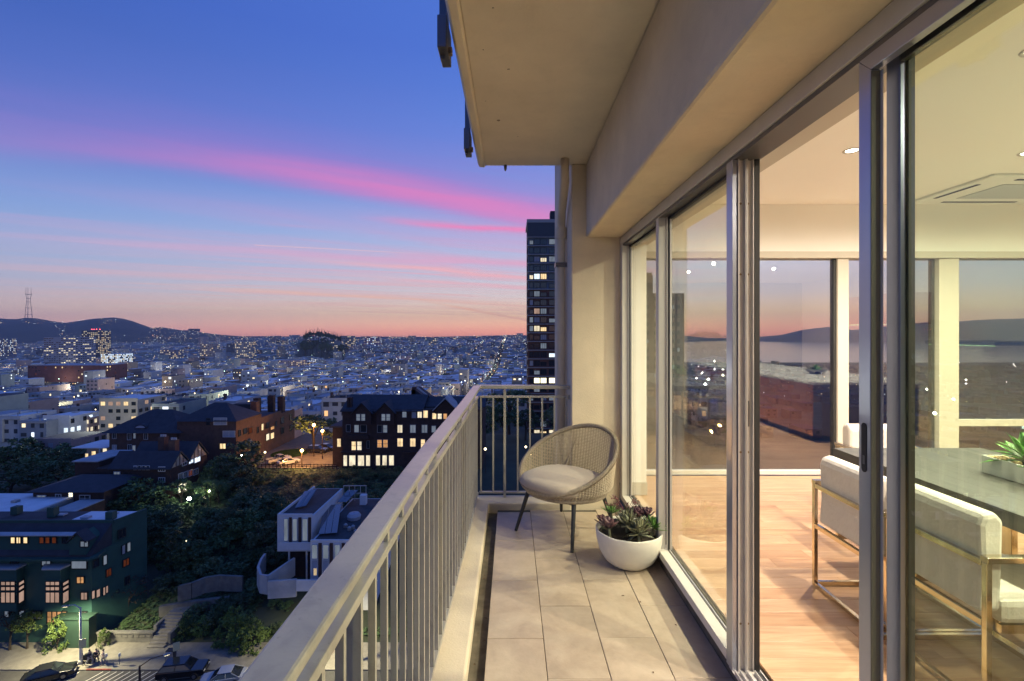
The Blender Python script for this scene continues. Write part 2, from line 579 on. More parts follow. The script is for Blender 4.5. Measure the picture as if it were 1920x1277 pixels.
M['tile'] = tile_material()
M['oak'] = wood_material('oak', ((0.34, 0.195, 0.105), (0.47, 0.295, 0.165), (0.55, 0.365, 0.22)), 'x', 0.34)
M['table_wood'] = wood_material('table_wood', ((0.03, 0.03, 0.028), (0.055, 0.054, 0.05), (0.085, 0.083, 0.075)), 'y', 0.6, 0.2)
M['red_wood'] = wood_material('red_wood', ((0.26, 0.10, 0.05), (0.35, 0.15, 0.075), (0.42, 0.195, 0.10)), 'z', 0.35, 0.2)
M['counter'] = pmat('counter', (0.62, 0.65, 0.60), 0.15, var=0.15, vscale=6)
M['dark_panel'] = pmat('dark_panel', (0.10, 0.09, 0.08), 0.4)
M['upholstery'] = pmat('upholstery', (0.54, 0.50, 0.45), 0.85, var=0.05, vscale=14, bump=0.5, bscale=22, sheen=0.2)
M['brass'] = pmat('brass', (0.70, 0.61, 0.46), 0.16, 1.0)
M['ac_white'] = pmat('ac_white', (0.70, 0.70, 0.66), 0.5)
M['ac_grille'] = pmat('ac_grille', (0.42, 0.43, 0.42), 0.6)
M['pebble'] = pmat('pebble', (0.55, 0.40, 0.20), 0.6, var=0.3, vscale=30, objvar=0.25)
M['gloss_white'] = pmat('gloss_white', (0.62, 0.63, 0.58), 0.12, coat=0.3)
# ================================================================== BALCONY (tile top is z = 0)
mb = MB()
mb.box(-0.395, 1.062, -3.0, 4.75, -0.25, -0.05)
slab = mb.obj('balcony_floor', M['gutter'], kind='structure')
mb = MB()
mb.box(-0.131, 1.060, -3.0, 4.497, -0.049, -0.008)
mb.obj('mortar_bed', M['grout'], slab)
TW, TL = 0.305, 0.61
tile_mesh = {}
cols = [(-0.133, 0.305, 3.822), (0.172, 0.305, 4.132), (0.477, 0.305, 3.832), (0.782, 0.279, 4.137)]
for x0, wd, ph in cols:
    k = -1
    while True:
        y1 = ph - TL * k
        y0 = y1 - TL
        if y1 < -2.4:
            break
        k += 1
        y1 = min(y1, 4.497)
        if y1 - y0 < 0.03:
            continue
        key = (round(wd, 3), round(y1 - y0, 2))
        if key not in tile_mesh:
            b = MB()
            hx, hy = key[0] / 2 - 0.0016, key[1] / 2 - 0.0013
            e = 0.0022
            b.add([(-hx, -hy, -0.012), (hx, -hy, -0.012), (hx, hy, -0.012), (-hx, hy, -0.012),
                   (-hx, -hy, -e), (hx, -hy, -e), (hx, hy, -e), (-hx, hy, -e),
                   (-hx + e, -hy + e, 0), (hx - e, -hy + e, 0), (hx - e, hy - e, 0), (-hx + e, hy - e, 0)],
                  [(0, 1, 5, 4), (1, 2, 6, 5), (2, 3, 7, 6), (3, 0, 4, 7), (4, 5, 9, 8), (5, 6, 10, 9), (6, 7, 11, 10), (7, 4, 8, 11), (8, 9, 10, 11)])
            tile_mesh[key] = b.mesh('tile', M['tile'])
        inst('tile', tile_mesh[key], slab, (x0 + wd / 2, (y0 + y1) / 2, R.uniform(-0.0012, 0.0006)))
# kerb round the slab edge (L shape, one poured piece)
mb = MB()
L = [(-0.395, -3.0), (-0.216, -3.0), (-0.216, 4.522), (0.562, 4.522), (0.562, 4.75), (-0.395, 4.75)]
mb.prism(L, 'z', -0.052, 0.05)
kerb = mb.obj('kerb', M['stucco'], slab, bevel=0.012)
# little bits of leaf litter on the tiles and in the gutter
mb = MB()
for x, y, z in [(0.70, 3.02, 0.001), (0.79, 2.95, 0.001), (0.93, 2.72, 0.001), (0.95, 3.31, 0.001), (0.69, 2.34, 0.001)] + \
        [(-0.175 + R.uniform(-.02, .025), R.uniform(1.5, 4.4), -0.047) for _ in range(16)]:
    a = R.uniform(0, 6.28)
    l_, w_ = R.uniform(.006, .014), R.uniform(.003, .006)
    ca, sa = cos(a), sin(a)
    mb.add([(x - ca * l_, y - sa * l_, z), (x + sa * w_, y - ca * w_, z + .003), (x + ca * l_, y + sa * l_, z + .001), (x - sa * w_, y + ca * w_, z + .004)],
           [(0, 1, 2, 3)])
mb.obj('leaf_litter', pmat('dry_leaf', (0.12, 0.07, 0.035), 0.8), slab, kind='stuff')

# ---- front railing (slightly bowed, as it stands)
rail = thing('balcony_railing', 'long beige metal railing running along the open side of the balcony', 'railing', (-0.37, 1.5, 0.05))


def bow(y):       # outer edge of the cap
    pts = [(-3, -.411), (2.2, -.409), (3.52, -.382), (4.72, -.373)]
    for (a, xa), (b, xb) in zip(pts, pts[1:]):
        if y <= b:
            return xa + (xb - xa) * (y - a) / (b - a)
    return -.373


def strip(name, ys, o0, o1, z0, z1, mat, parent, bevel):
    b = MB()
    vs, fs = [], []
    for y in ys:
        e = bow(y)
        vs += [(e + o0, y, z0), (e + o1, y, z0), (e + o1, y, z1), (e + o0, y, z1)]
    for i in range(len(ys) - 1):
        for k in range(4):
            k2 = (k + 1) % 4
            fs.append((i * 4 + k, i * 4 + k2, i * 4 + 4 + k2, i * 4 + 4 + k))
    n = len(ys) * 4
    fs += [(3, 2, 1, 0), (n - 4, n - 3, n - 2, n - 1)]
    b.add(vs, fs)
    return b.obj(name, mat, parent, bevel=bevel)


ysl = [-3, 0, 2.2, 2.8, 3.52, 4.2, 4.668]
strip('handrail', ysl, 0.0, 0.077, 1.117, 1.143, M['rail_paint'], rail, 0.007)
strip('top_rail', ysl, 0.024, 0.050, 1.014, 1.040, M['rail_paint'], rail, 0.002)
strip('bottom_rail', ysl, 0.024, 0.050, 0.083, 0.107, M['rail_paint'], rail, 0.002)
bal = MB().box(-.0095, .0095, -.008, .008, -.4515, .4515).mesh('baluster', M['rail_paint'])
y = 0.926 - 0.119 * 16
while y < 4.62:
    inst('baluster', bal, rail, (bow(y) + 0.037 + 0.37, y - 1.5, 0.5585 - 0.05))
    y += 0.119
post = MB().box(-.02, .02, -.022, .022, -.524, .524).mesh('post', M['rail_paint'])
for y in (-1.8, -0.6, 1.21, 2.42, 3.33, 4.60):
    inst('post', post, rail, (bow(y) + 0.004 + 0.37, y - 1.5, 0.5755 - 0.05))
nub = MB().box(-.006, .006, -.012, .012, -.039, .039).mesh('bracket', M['rail_paint'])
for y in (1.43, 1.62, 1.86, 2.1, 2.72, 3.05, 3.3, 3.8):
    inst('bracket', nub, rail, (bow(y) + 0.037 + 0.37, y - 1.5, 1.0785 - 0.05))
# ---- end railing
rail2 = thing('balcony_railing', 'short metal railing closing the far end of the balcony beside the pillar', 'railing', (0.1, 4.69, 0.05))
MB().box(-.318, .563, 4.655, 4.728, 1.108, 1.143).obj('handrail', M['rail_paint'], rail2, bevel=0.006)
MB().box(-.315, .548, 4.679, 4.700, 1.020, 1.040).obj('top_rail', M['rail_paint'], rail2, bevel=0.002)
MB().box(-.315, .548, 4.679, 4.700, 0.088, 0.107).obj('bottom_rail', M['rail_paint'], rail2, bevel=0.002)
bal2 = MB().box(-.008, .008, -.008, .008, -.4565, .4565).mesh('baluster', M['rail_paint'])
for i in range(8):
    if i == 2:
        continue
    inst('baluster', bal2, rail2, (-.300 + .1196 * i - 0.1, 0.0, .5635 - 0.05))
inst('post', MB().box(-.012, .012, -.016, .016, -.524, .524).mesh('post', M['rail_paint']), rail2, (-.068 - .1, 0.0, 0.5255))
MB().box(.549, .563, 4.676, 4.703, 1.005, 1.05).obj('bracket', M['rail_paint'], rail2)

# ---- pillar, downpipe, ceiling, beam
MB().prism([(4.53, -.6), (6.3, -.6), (6.3, 4.2), (4.592, 4.2), (4.592, 3.2485), (4.53, 3.2485)], 'x', 0.565, 1.02).obj('pillar', M['stucco'], bevel=0.01, kind='structure')
pipe = thing('downpipe', 'beige rainwater pipe with a bent neck clamped to the side of the pillar', 'pipe', (0.512, 5.0, 0))
MB().tube([(0.488, 4.40, 3.2485), (0.488, 4.405, 3.12), (0.492, 4.44, 3.05), (0.505, 4.86, 2.86), (0.51, 4.95, 2.78), (0.51, 4.96, 2.6), (0.51, 4.96, -2.0)],
          [0.040, 0.040, 0.042, 0.042, 0.044, 0.046, 0.046], 16).obj('pipe', M['stucco'], pipe, smooth=True)
MB().tube([(0.51, 4.958, 2.74), (0.51, 4.96, 2.62)], 0.054, 16).obj('collar', M['stucco'], pipe, bevel=0.004)
MB().box(0.448, 0.566, 4.90, 4.909, 2.33, 2.372).box(0.448, 0.456, 4.9095, 5.02, 2.33, 2.372).obj('clamp', M['alu_dark'], pipe)
mb = MB()
mb.box(-0.247, 1.6, -3.0, 4.584, 3.25, 3.47)
ceil = mb.obj('balcony_ceiling', M['stucco_soffit'], kind='structure', bevel=0.004)
MB().prism([(-0.322, 3.262), (-0.306, 3.236), (-0.262, 3.232), (-0.249, 3.246), (-0.249, 3.47), (-0.322, 3.47)], 'y', -3.0, 4.584).obj('edge_trim', M['stucco_soffit'], ceil, bevel=0.004)
MB().lathe([(0.006, -.055), (0.012, -.04), (0.016, 0.0)], 10, (-0.06, 4.566, 3.249)).obj('drip_spout', M['alu_dark'], ceil)
MB().box(0.70, 1.17, -3.0, 4.529, 2.553, 3.248).obj('beam', M['stucco'], kind='structure', bevel=0.018)
# small chips and stains on the soffit
mb = MB()
for x, y, s in [(-.09, 2.35, .008), (-.02, 2.9, .011), (-.1, 3.6, .016), (-.16, 2.7, .006), (0.05, 3.9, .007), (-.18, 3.3, .006)]:
    pts = [(x + cos(i * 1.05 + .3) * s * R.uniform(.4, 1), y + sin(i * 1.05 + .3) * s * R.uniform(.4, 1.3), 3.2488) for i in range(6)]
    mb.poly(pts)
mb.obj('chip', pmat('chip', (0.34, 0.28, 0.19), 0.9), ceil, kind='stuff')
# posts of the balcony above, bolted to the slab edge
up_g = 'railing posts of the balcony above'
for y, lab in ((2.62, 'grey railing post bolted under the balcony above, nearer the top of the view'),
               (4.02, 'grey metal railing post bolted to the far end of the balcony above')):
    t = thing('railing_post', lab, 'railing post', (-0.36, y, 3.16), 0, up_g)
    MB().box(-0.392, -0.342, y - .10, y + .10, 3.158, 3.33).obj('foot', M['alu_dark'], t, bevel=0.004)
    MB().box(-0.386, -0.362, y - .028, y + .0, 3.138, 3.1575).obj('bolt', M['alu_dark'], t)
    MB().box(-0.3415, -0.3225, y - .03, y + .0, 3.165, 3.20).obj('bracket', M['screw'], t)
    MB().box(-0.386, -0.350, y - .06, y + .06, 3.3305, 4.4).obj('shaft', M['alu_dark'], t)

# ================================================================== WINDOW WALL
MB().box(1.062, 1.168, -3.0, 4.529, -0.2, 0.083).obj('base_wall', M['gutter'], kind='structure')
win = thing('balcony_window', 'tall fixed balcony window with two panes next to the pillar', 'window', (1.06, 3.4, 0.09))
MB().box(1.024, 1.160, -3.0, 4.529, 2.482, 2.5515).obj('head_frame', M['alu_pale'], win, bevel=0.003)
MB().box(1.034, 1.155, -3.0, 4.45, 2.462, 2.4815).obj('head_channel', M['alu_dark'], win)
MB().box(1.024, 1.088, 4.452, 4.529, 0.146, 2.4815).obj('jamb', M['alu_pale'], win, bevel=0.002)
MB().box(1.024, 1.085, 2.292, 4.529, 0.0975, 0.145).obj('sill', M['alu_pale'], win, bevel=0.003)
MB().prism([(1.086, .10), (1.1045, .10), (1.1045, .128), (1.100, .15), (1.094, .15), (1.0905, .128), (1.086, .122)], 'y', 2.292, 4.451).obj('glazing_bead', M['aluminium'], win)
MB().box(1.024, 1.076, 3.352, 3.410, 0.1455, 2.461).obj('mullion', M['aluminium'], win, bevel=0.003)
gk = MB()
for a, b in ((3.411, 4.451), (2.2925, 3.351)):
    gk.box(1.089, 1.108, a, a + .012, .146, 2.461).box(1.089, 1.108, b - .012, b, .146, 2.461)
    gk.box(1.092, 1.108, a + .0121, b - .0121, 2.447, 2.4609)
    gk.box(1.105, 1.109, a, b, .10, .1455)
gk.obj('gasket', M['gasket'], win)
bead = MB()
for a, b in ((3.411, 4.451), (2.2925, 3.351)):
    bead.box(1.079, 1.0885, b - .01, b - .001, .146, 2.461).box(1.098, 1.1115, b - .022, b - .0125, .151, 2.446)
bead.obj('glazing_strip', M['aluminium'], win)
for a, b in ((3.412, 4.450), (2.2935, 3.350)):
    MB().box(1.1095, 1.1175, a, b, .112, 2.4605).obj('pane', M['glass'], win)
# jamb between the fixed window and the sliding door, with its door tracks
jb = thing('door_jamb', 'aluminium door jamb with screws and track ribs beside the open doorway', 'jamb', (1.03, 2.26, .09))
MB().box(1.024, 1.046, 2.230, 2.290, .0865, 2.4615).obj('outer_face', M['alu_sky_tint'], jb, bevel=0.002)
MB().box(1.0465, 1.150, 2.240, 2.290, .0865, 2.4615).obj('back_plate', M['alu_pale'], jb)
for x, w_, yy in ((1.050, .005, 2.224), (1.081, .004, 2.218), (1.0875, .004, 2.218), (1.118, .004, 2.222)):
    MB().box(x, x + w_, yy, 2.2395, .0865, 2.4615).obj('track_rib', M['aluminium'], jb)
MB().box(1.128, 1.150, 2.225, 2.2395, .0865, 2.4615).obj('weather_strip', M['gasket'], jb)
MB().box(1.0935, 1.108, 2.2375, 2.2395, 1.22, 1.34).obj('strike_plate', M['alu_dark'], jb)
sc = MB().lathe([(.0055, 0), (.004, .002)], 10, cap1=True).mesh('screw', M['screw'])
for z in (0.30, 1.10, 1.93, 2.26):
    for x in (1.068, 1.103):
        inst('screw', sc, jb, (x - 1.03, 2.2396 - 2.26, z - .09), (radians(90), 0, 0))
# threshold tracks of the door
tr = thing('door_threshold', 'low aluminium threshold with parallel sliding tracks across the doorway', 'threshold', (1.09, 0.5, 0))
MB().box(1.024, 1.149, -3.0, 2.2615, .0835, .0855).obj('plate', M['alu_pale'], tr)
for x in (1.026, 1.050, 1.081, 1.118, 1.142):
    MB().box(x, x + .004, -3.0, 2.21, .0856, .104).obj('track', M['aluminium'], tr)
MB().box(1.128, 1.139, -3.0, 2.21, .0856, .098).obj('seal', M['gasket'], tr)
# outer sliding screen frame with handle (its mesh does not show)
sd = thing('sliding_screen_door', 'outer sliding door frame with a dark recessed pull, pushed aside', 'door', (1.03, 1.4, .1))
MB().prism([(1.378, .106), (1.425, .106), (1.425, 2.4615), (1.378, 2.4145)], 'x', 1.030, 1.057).obj('stile', M['alu_sky_tint'], sd, bevel=0.002)
MB().prism([(1.4245, 2.4616), (1.3775, 2.4146), (.40, 2.4146), (.36, 2.4616)], 'x', 1.030, 1.057).obj('head_rail', M['alu_sky_tint'], sd, bevel=0.002)
MB().box(1.030, 1.057, .36, 1.377, .106, .153).obj('bottom_rail', M['aluminium'], sd, bevel=0.002)
MB().box(1.030, 1.057, .36, .40, .1535, 2.414).obj('stile', M['aluminium'], sd, bevel=0.002)
MB().box(1.0305, 1.0565, 1.3755, 1.3778, .106, 2.41).obj('side_dark_plate', pmat('darkened_side', (.13, .12, .10), .55), sd)  # thin plate added over the stile's side to darken its bright reflection
MB().box(1.0805, 1.0975, 1.3325, 1.3348, .106, 2.41).obj('side_dark_plate', M['gasket'], gd) if False else None
MB().box(1.0575, 1.0595, 1.368, 1.402, .106, 2.41).obj('edge_fin', M['alu_pale'], sd)
hp = []
for i in range(9):
    a = pi * i / 8
    hp.append((1.402 + .0105 * cos(a), 1.385 + .0105 * sin(a)))
for i in range(9):
    a = pi + pi * i / 8
    hp.append((1.402 + .0105 * cos(a), 1.262 + .0105 * sin(a)))
pull = MB().prism(hp, 'x', 1.0285, 1.0299).obj('pull', M['gasket'], sd)
MB().box(1.0275, 1.0284, 1.398, 1.406, 1.275, 1.30).obj('latch', M['alu_dark'], pull)
# glazed sliding leaf
gd = thing('sliding_glass_door', 'glazed sliding door leaf of greenish glass at the right edge of the doorway', 'door', (1.09, .6, .1))
MB().box(1.080, 1.098, 1.335, 1.384, .106, 2.4615).obj('stile', M['alu_dark_sky_tint'], gd, bevel=0.002)
MB().box(1.0985, 1.116, 1.328, 1.384, .106, 2.4615).obj('gasket', M['gasket'], gd)
MB().box(1.080, 1.104, -.75, 1.3345, 2.415, 2.4615).obj('head_rail', M['alu_dark'], gd)
MB().box(1.080, 1.104, -.75, 1.3345, .106, .16).obj('bottom_rail', M['aluminium'], gd)
MB().box(1.080, 1.104, -.80, -.7505, .106, 2.4615).obj('stile', M['aluminium'], gd)
MB().box(1.088, 1.096, -.75, 1.3275, .1605, 2.4145).obj('pane', M['glass_door'], gd)
wn2 = thing('balcony_window', 'fixed greenish balcony window behind the sliding door, beyond the right edge', 'window', (1.1, -2, .1))
MB().box(1.030, 1.104, -3.0, -2.94, .106, 2.4615).obj('jamb', M['aluminium'], wn2)
MB().box(1.088, 1.096, -2.94, -.801, .106, 2.4615).obj('pane', M['glass_door'], wn2)

# ================================================================== ROOM
FZ = 0.10
X1, Y0, Y1, CZ = 8.2, -3.0, 5.22, 3.05
fl = MB().box(1.17, X1, Y0, 5.36, -0.15, FZ - .016).obj('floor', M['dark_panel'], kind='structure')
pl_mesh = {}
pw = 0.127
ycur = Y1 - .005
row = 0
while ycur > -1.6:
    x = 1.172
    first = True
    while x < X1 - .05:
        ln = R.choice([1.2, 1.5, 1.8, 2.1]) if not first else R.choice([.6, .9, 1.2, 1.5])
        first = False
        if x + ln > X1 - .5:
            ln = X1 - .002 - x
        ln = round(ln, 3)
        if ln not in pl_mesh:
            hx, hy, e = ln / 2 - .0004, pw / 2 - .0004, .0012
            b = MB()
            b.add([(-hx, -hy, -.014), (hx, -hy, -.014), (hx, hy, -.014), (-hx, hy, -.014),
                   (-hx, -hy, -e), (hx, -hy, -e), (hx, hy, -e), (-hx, hy, -e),
                   (-hx + e, -hy + e, 0), (hx - e, -hy + e, 0), (hx - e, hy - e, 0), (-hx + e, hy - e, 0)],
                  [(0, 1, 5, 4), (1, 2, 6, 5), (2, 3, 7, 6), (3, 0, 4, 7), (4, 5, 9, 8), (5, 6, 10, 9), (6, 7, 11, 10), (7, 4, 8, 11), (8, 9, 10, 11)])
            pl_mesh[ln] = b.mesh('plank', M['oak'])
        inst('plank', pl_mesh[ln], fl, (x + ln / 2, ycur - pw / 2, FZ))
        x += ln
    ycur -= pw
    row += 1
MB().box(1.17, X1, Y0, ycur, FZ - .016, FZ - .001).obj('plank', M['oak'], fl)
MB().box(1.17, X1, Y0, 5.4, CZ, CZ + .2).obj('room_ceiling', M['white_paint'], kind='structure')
MB().box(1.171, 1.31, Y0, 5.2, 2.50, CZ - .001).obj('window_header', M['white_trim'], kind='structure', bevel=.004)
MB().box(1.311, X1, 5.215, 5.42, 2.535, CZ - .001).obj('end_bulkhead', M['white_paint'], kind='structure')
MB().box(1.311, X1, 5.195, 5.40, 2.466, 2.534).obj('end_header', M['white_trim'], kind='structure')
MB().box(1.119, 1.292, 4.60, 5.44, FZ + .001, CZ - .001).obj('room_pier', M['white_paint'], kind='structure', bevel=.004)
MB().box(1.119, 1.297, 4.588, 4.5995, FZ + .001, FZ + .125).obj('baseboard', M['white_trim'], kind='structure', bevel=.003)
MB().box(X1, X1 + .2, Y0, 5.4, FZ, CZ).obj('wall_right', M['white_paint'], kind='structure')
MB().box(1.0, X1, Y0 - .2, Y0 - .001, -.05, CZ).obj('wall_back', pmat('olive_wall', (0.20, 0.22, 0.17), .7, var=.1), kind='structure')
ew = thing('end_window', 'full-height window across the far end of the room with cream posts and city view', 'window', (3.6, 5.3, FZ))
for a, b in ((1.2935, 1.36), (3.55, 3.67), (4.655, 4.87), (8.10, 8.199)):
    MB().box(a, b, 5.225, 5.34, FZ + .002, 2.465).obj('post', M['white_trim'], ew, bevel=.003)
for a, b in ((1.361, 3.52), (3.671, 4.654), (4.871, 8.099)):
    MB().box(a, b, 5.245, 5.30, FZ + .002, FZ + .048).obj('bottom_rail', M['alu_pale'], ew, bevel=.002)
    MB().box(a, b, 5.275, 5.283, FZ + .0485, 2.465).obj('pane', M['glass_far'], ew)
MB().box(3.521, 3.549, 5.25, 5.31, FZ + .002, 2.465).obj('gasket', M['gasket'], ew)
MB().box(4.625, 4.654, 5.285, 5.33, FZ + .049, 2.465).obj('gasket', M['gasket'], ew)
MB().box(4.871, 8.099, 5.232, 5.274, .635, .708).obj('transom', M['white_trim'], ew, bevel=.003)

# downlights
dl_rim = MB().lathe([(.040, .004), (.046, -.004), (.058, -.006), (.062, .0)], 24).mesh('rim', M['white_trim'], True)
dl_disc = MB().lathe([(.040, 0.0)], 24).mesh('bulb', M['lamp_disc'])
spots = [(2.60, 3.67), (4.00, 3.72), (2.58, 2.36), (4.00, 2.36), (2.60, 1.05), (4.00, 1.05), (5.60, 2.40), (2.6, -.3), (4.0, -.3), (5.6, .3), (5.6, 3.7), (7.2, 1.6)]
LAMP = bpy.data.lights.new('downlight_lamp', 'SPOT')
LAMP.energy = 268
LAMP.color = (1.0, 0.89, 0.72)
LAMP.spot_size = radians(172)
LAMP.spot_blend = 0.9
LAMP.shadow_soft_size = 0.03
lab_dl = {0: 'recessed ceiling downlight nearest the far window, seen through the open doorway', 1: 'lit recessed downlight beside the ceiling air vent',
          2: 'recessed downlight close to the upper right corner of the view'}
for i, (x, y) in enumerate(spots):
    t = thing('downlight', lab_dl.get(i, 'recessed downlight further back in the room ceiling'), 'downlight', (x, y, CZ - .001), 0, 'recessed downlights in the room ceiling')
    inst('rim', dl_rim, t)
    inst('bulb', dl_disc, t, (0, 0, -.001))
    lo = bpy.data.objects.new('lamp', LAMP)
    COL.objects.link(lo)
    lo.parent = t
    lo.location = (0, 0, -.03)
# ceiling air unit
ac = thing('air_vent', 'flat white square air conditioning cassette set in the room ceiling', 'air vent', (4.9, 4.7, CZ))
MB().prism([(4.22, 4.20), (5.55, 4.20), (5.55, 5.10), (4.22, 5.10)], 'z', CZ - .028, CZ - .001).obj('panel', M['ac_white'], ac, bevel=.008)
MB().box(4.52, 5.25, 4.42, 4.88, CZ - .034, CZ - .0285).obj('grille', M['ac_grille'], ac)
for a in ((4.5, 5.27, 4.265, 4.30), (4.5, 5.27, 5.0, 5.035), (4.285, 4.32, 4.42, 4.88), (5.45, 5.485, 4.42, 4.88)):
    MB().box(a[0], a[1], a[2], a[3], CZ - .032, CZ - .0285).obj('slot', M['gasket'], ac)

# dining table
tb = thing('dining_table', 'long dining table with a thick dark grey wood top behind the glass', 'table', (2.77, 2.1, FZ))
for k in range(5):
    a = 2.25 + k * .206
    MB().box(a, a + .2056, .9, 3.36, .772, .85).obj('board', M['table_wood'], tb, bevel=.0015)
for x in (2.45, 3.05):
    for y in (1.2, 2.95):
        MB().box(x - .02, x + .02, y - .04, y + .04, FZ + .002, .7715).obj('leg', M['brass'], tb, bevel=.003)
    MB().box(x - .02, x + .02, 1.2405, 2.9095, FZ + .002, FZ + .03).obj('foot_bar', M['brass'], tb, bevel=.003)


def rounded_slab(mbx, x0, x1, y0, y1, z0, z1):
    mbx.box(x0, x1, y0, y1, z0, z1)


# upholstered chairs: local frame, back at x = 0 facing +x, centred on y
def make_chair(name, label, loc, rz):
    t = thing(name, label, 'chair', loc, rz, 'white upholstered dining chairs round the table')
    BASE[t.name] = Vector()
    hw = .26
    MB().prism([(.0, .40), (.012, .55), (.004, .76), (.02, .805), (.075, .815), (.105, .78), (.10, .57), (.09, .40)], 'y', -hw + .03, hw - .03).obj('backrest', M['upholstery'], t, bevel=.02)
    MB().box(.095, .56, -hw + .035, hw - .035, .345, .45).obj('seat', M['upholstery'], t, bevel=.028)
    for s in (-1, 1):
        MB().box(.10, .55, s * (hw - .05) - .01, s * (hw - .05) + .01, .31, .3445).obj('seat_frame', M['brass'], t)
    for s in (-1, 1):
        y0 = s * hw
        fr = MB()
        q = .0115
        fr.box(-q, q, y0 - q, y0 + q, .002, .625)
        fr.box(q + .0005, .54, y0 - q, y0 + q, .002, .028)
        fr.box(.5405, .5665, y0 - q, y0 + q, .002, .625)
        fr.obj('leg', M['brass'], t, bevel=.002)
        MB().box(-q, .5665, y0 - q * 1.5, y0 + q * 1.5, .6255, .65).obj('arm', M['brass'], t, bevel=.002)
    for z in (.605, .36):
        MB().box(-.012, .011, -hw + .0135, hw - .0135, z, z + .026).obj('back_bar', M['brass'], t, bevel=.002)
    MB().box(-.012, .011, -hw + .0135, hw - .0135, .003, .026).obj('floor_bar', M['brass'], t, bevel=.002)
    return t


make_chair('dining_chair', 'white chair with brass frame seen side on through the open doorway', (1.87, 2.70, FZ), 0)
make_chair('dining_chair', 'white chair with brass arms behind the green-tinted glass, cut by the right edge', (1.93, 2.21, FZ), 0)
make_chair('dining_chair', 'white chair at the far head of the table, only its back showing', (2.96, 3.98, FZ), radians(-90))
for y, q_ in ((1.3, 'near'), (2.1, 'middle'), (2.9, 'far')):
    make_chair('dining_chair', 'white chair on the kitchen side of the table, %s place' % q_, (3.75, y, FZ), pi)
make_chair('dining_chair', 'white chair on the near side of the table beyond the right edge', (1.93, 1.45, FZ), 0)


def leaf_mesh(name, mat, L, Wd, thick, curl, n=6, cup=0.25, tip=1.3):
    """thick pointed leaf along +x, curving up (+z)"""
    b = MB()
    rows = []
    for i in range(n + 1):
        t = i / n
        wdt = Wd * (sin(pi * min(1, t * .93 + .07) ** tip)) * .5 + (0.0006 if i < n else 0)
        a = curl * t
        x = L * t * cos(a * .6)
        z = L * t * sin(a * .6)
        th = thick * (1 - t * .75)
        rows.append([(x, -wdt, z + wdt * cup), (x, 0, z - th * .4), (x, wdt, z + wdt * cup), (x, 0, z + th * .6)])
    vs = [p for r in rows for p in r]
    fs = []
    for i in range(n):
        for k in range(4):
            k2 = (k + 1) % 4
            fs.append((i * 4 + k, i * 4 + k2, i * 4 + 4 + k2, i * 4 + 4 + k))
    fs += [(3, 2, 1, 0), (n * 4, n * 4 + 1, n * 4 + 2, n * 4 + 3)]
    b.add(vs, fs)
    return b.mesh(name, mat, True)


def rosette(t, meshes, n, tilt0, tilt1, s0, s1, c=(0, 0, 0), golden=2.4, jit=.15, name='leaf'):
    for i in range(n):
        f = i / max(1, n - 1)
        a = i * golden + R.uniform(-jit, jit)
        el_ = tilt0 + (tilt1 - tilt0) * f + R.uniform(-jit, jit) * .6
        s = s0 + (s1 - s0) * f
        m = R.choice(meshes)
        o = inst(name, m, t, (c[0], c[1], c[2] + f * .01), (0, -el_, a), (s, s, s))
        o.rotation_mode = 'XYZ'


LEAFM = {
    'purple': pmat('leaf_purple', (0.13, 0.068, 0.08), 0.42, var=0.35, vscale=30, objvar=.25),
    'green': pmat('leaf_green', (0.13, 0.27, 0.06), 0.4, var=0.3, vscale=30, objvar=.2),
    'olive': pmat('leaf_olive', (0.15, 0.15, 0.085), 0.5, var=0.4, vscale=25, objvar=.35),
    'grey': pmat('leaf_grey', (0.19, 0.20, 0.14), 0.55, var=0.35, vscale=25, objvar=.3),
    'red': pmat('leaf_red', (0.16, 0.05, 0.05), 0.5, var=0.3, vscale=30, objvar=.3),
    'bright': pmat('leaf_bright', (0.10, 0.26, 0.05), 0.32, var=0.35, vscale=20, objvar=.2),
}
# planter on the dining table
pn = thing('table_planter', 'long glossy white planter of green leaves on the dining table', 'planter', (2.80, 2.35, .851))
px0, px1, py0, py1 = 2.72, 2.88, 1.95, 2.78
MB().box(px0, px1, py0, py0 + .008, .8515, .95).box(px0, px1, py1 - .008, py1, .8515, .95).box(px0, px0 + .008, py0 + .0085, py1 - .0085, .8515, .95) \
    .box(px1 - .008, px1, py0 + .0085, py1 - .0085, .8515, .95).box(px0 + .0085, px1 - .0085, py0 + .0085, py1 - .0085, .8515, .93).obj('trough', M['gloss_white'], pn, bevel=.002)
pbm = MB().lathe([(.006, .0), (.018, .006), (.02, .013), (.013, .021), (.003, .024)], 8, cap1=True).mesh('pebble', M['pebble'], True)
for _ in range(70):
    inst('pebble', pbm, pn, (R.uniform(px0 + .02, px1 - .02) - 2.80, R.uniform(py0 + .03, py1 - .03) - 2.35, .0785 + R.uniform(0, .008)), (R.uniform(-.4, .4), R.uniform(-.4, .4), R.uniform(0, 6)),
         (R.uniform(.7, 1.3),) * 3)
lm = [leaf_mesh('leaf', LEAFM['bright'], R.uniform(.15, .21), .042, .004, R.uniform(-.5, .3), 7, .35) for _ in range(5)]
for k in range(3):
    tp = thing('leafy_plant', ['green plant with long pointed leaves at the left end of the table planter', 'green long-leaved plant in the middle of the table planter',
                              'green long-leaved plant at the near end of the table planter'][k], 'plant', (2.80, 2.62 - .2 * k, .93), 0, 'plants in the table planter')
    MB().tube([(0, 0, 0), (0, 0, .07)], [.012, .008], 8).obj('stem', LEAFM['olive'], tp, local=True)
    for i in range(26):
        f = i / 25
        inst('leaf', R.choice(lm), tp, (0, 0, .02 + .055 * f), (0, -(.0 + 1.25 * f + R.uniform(-.2, .2)), i * 2.4 + R.uniform(-.2, .2)), (1.05 - .35 * f,) * 3)

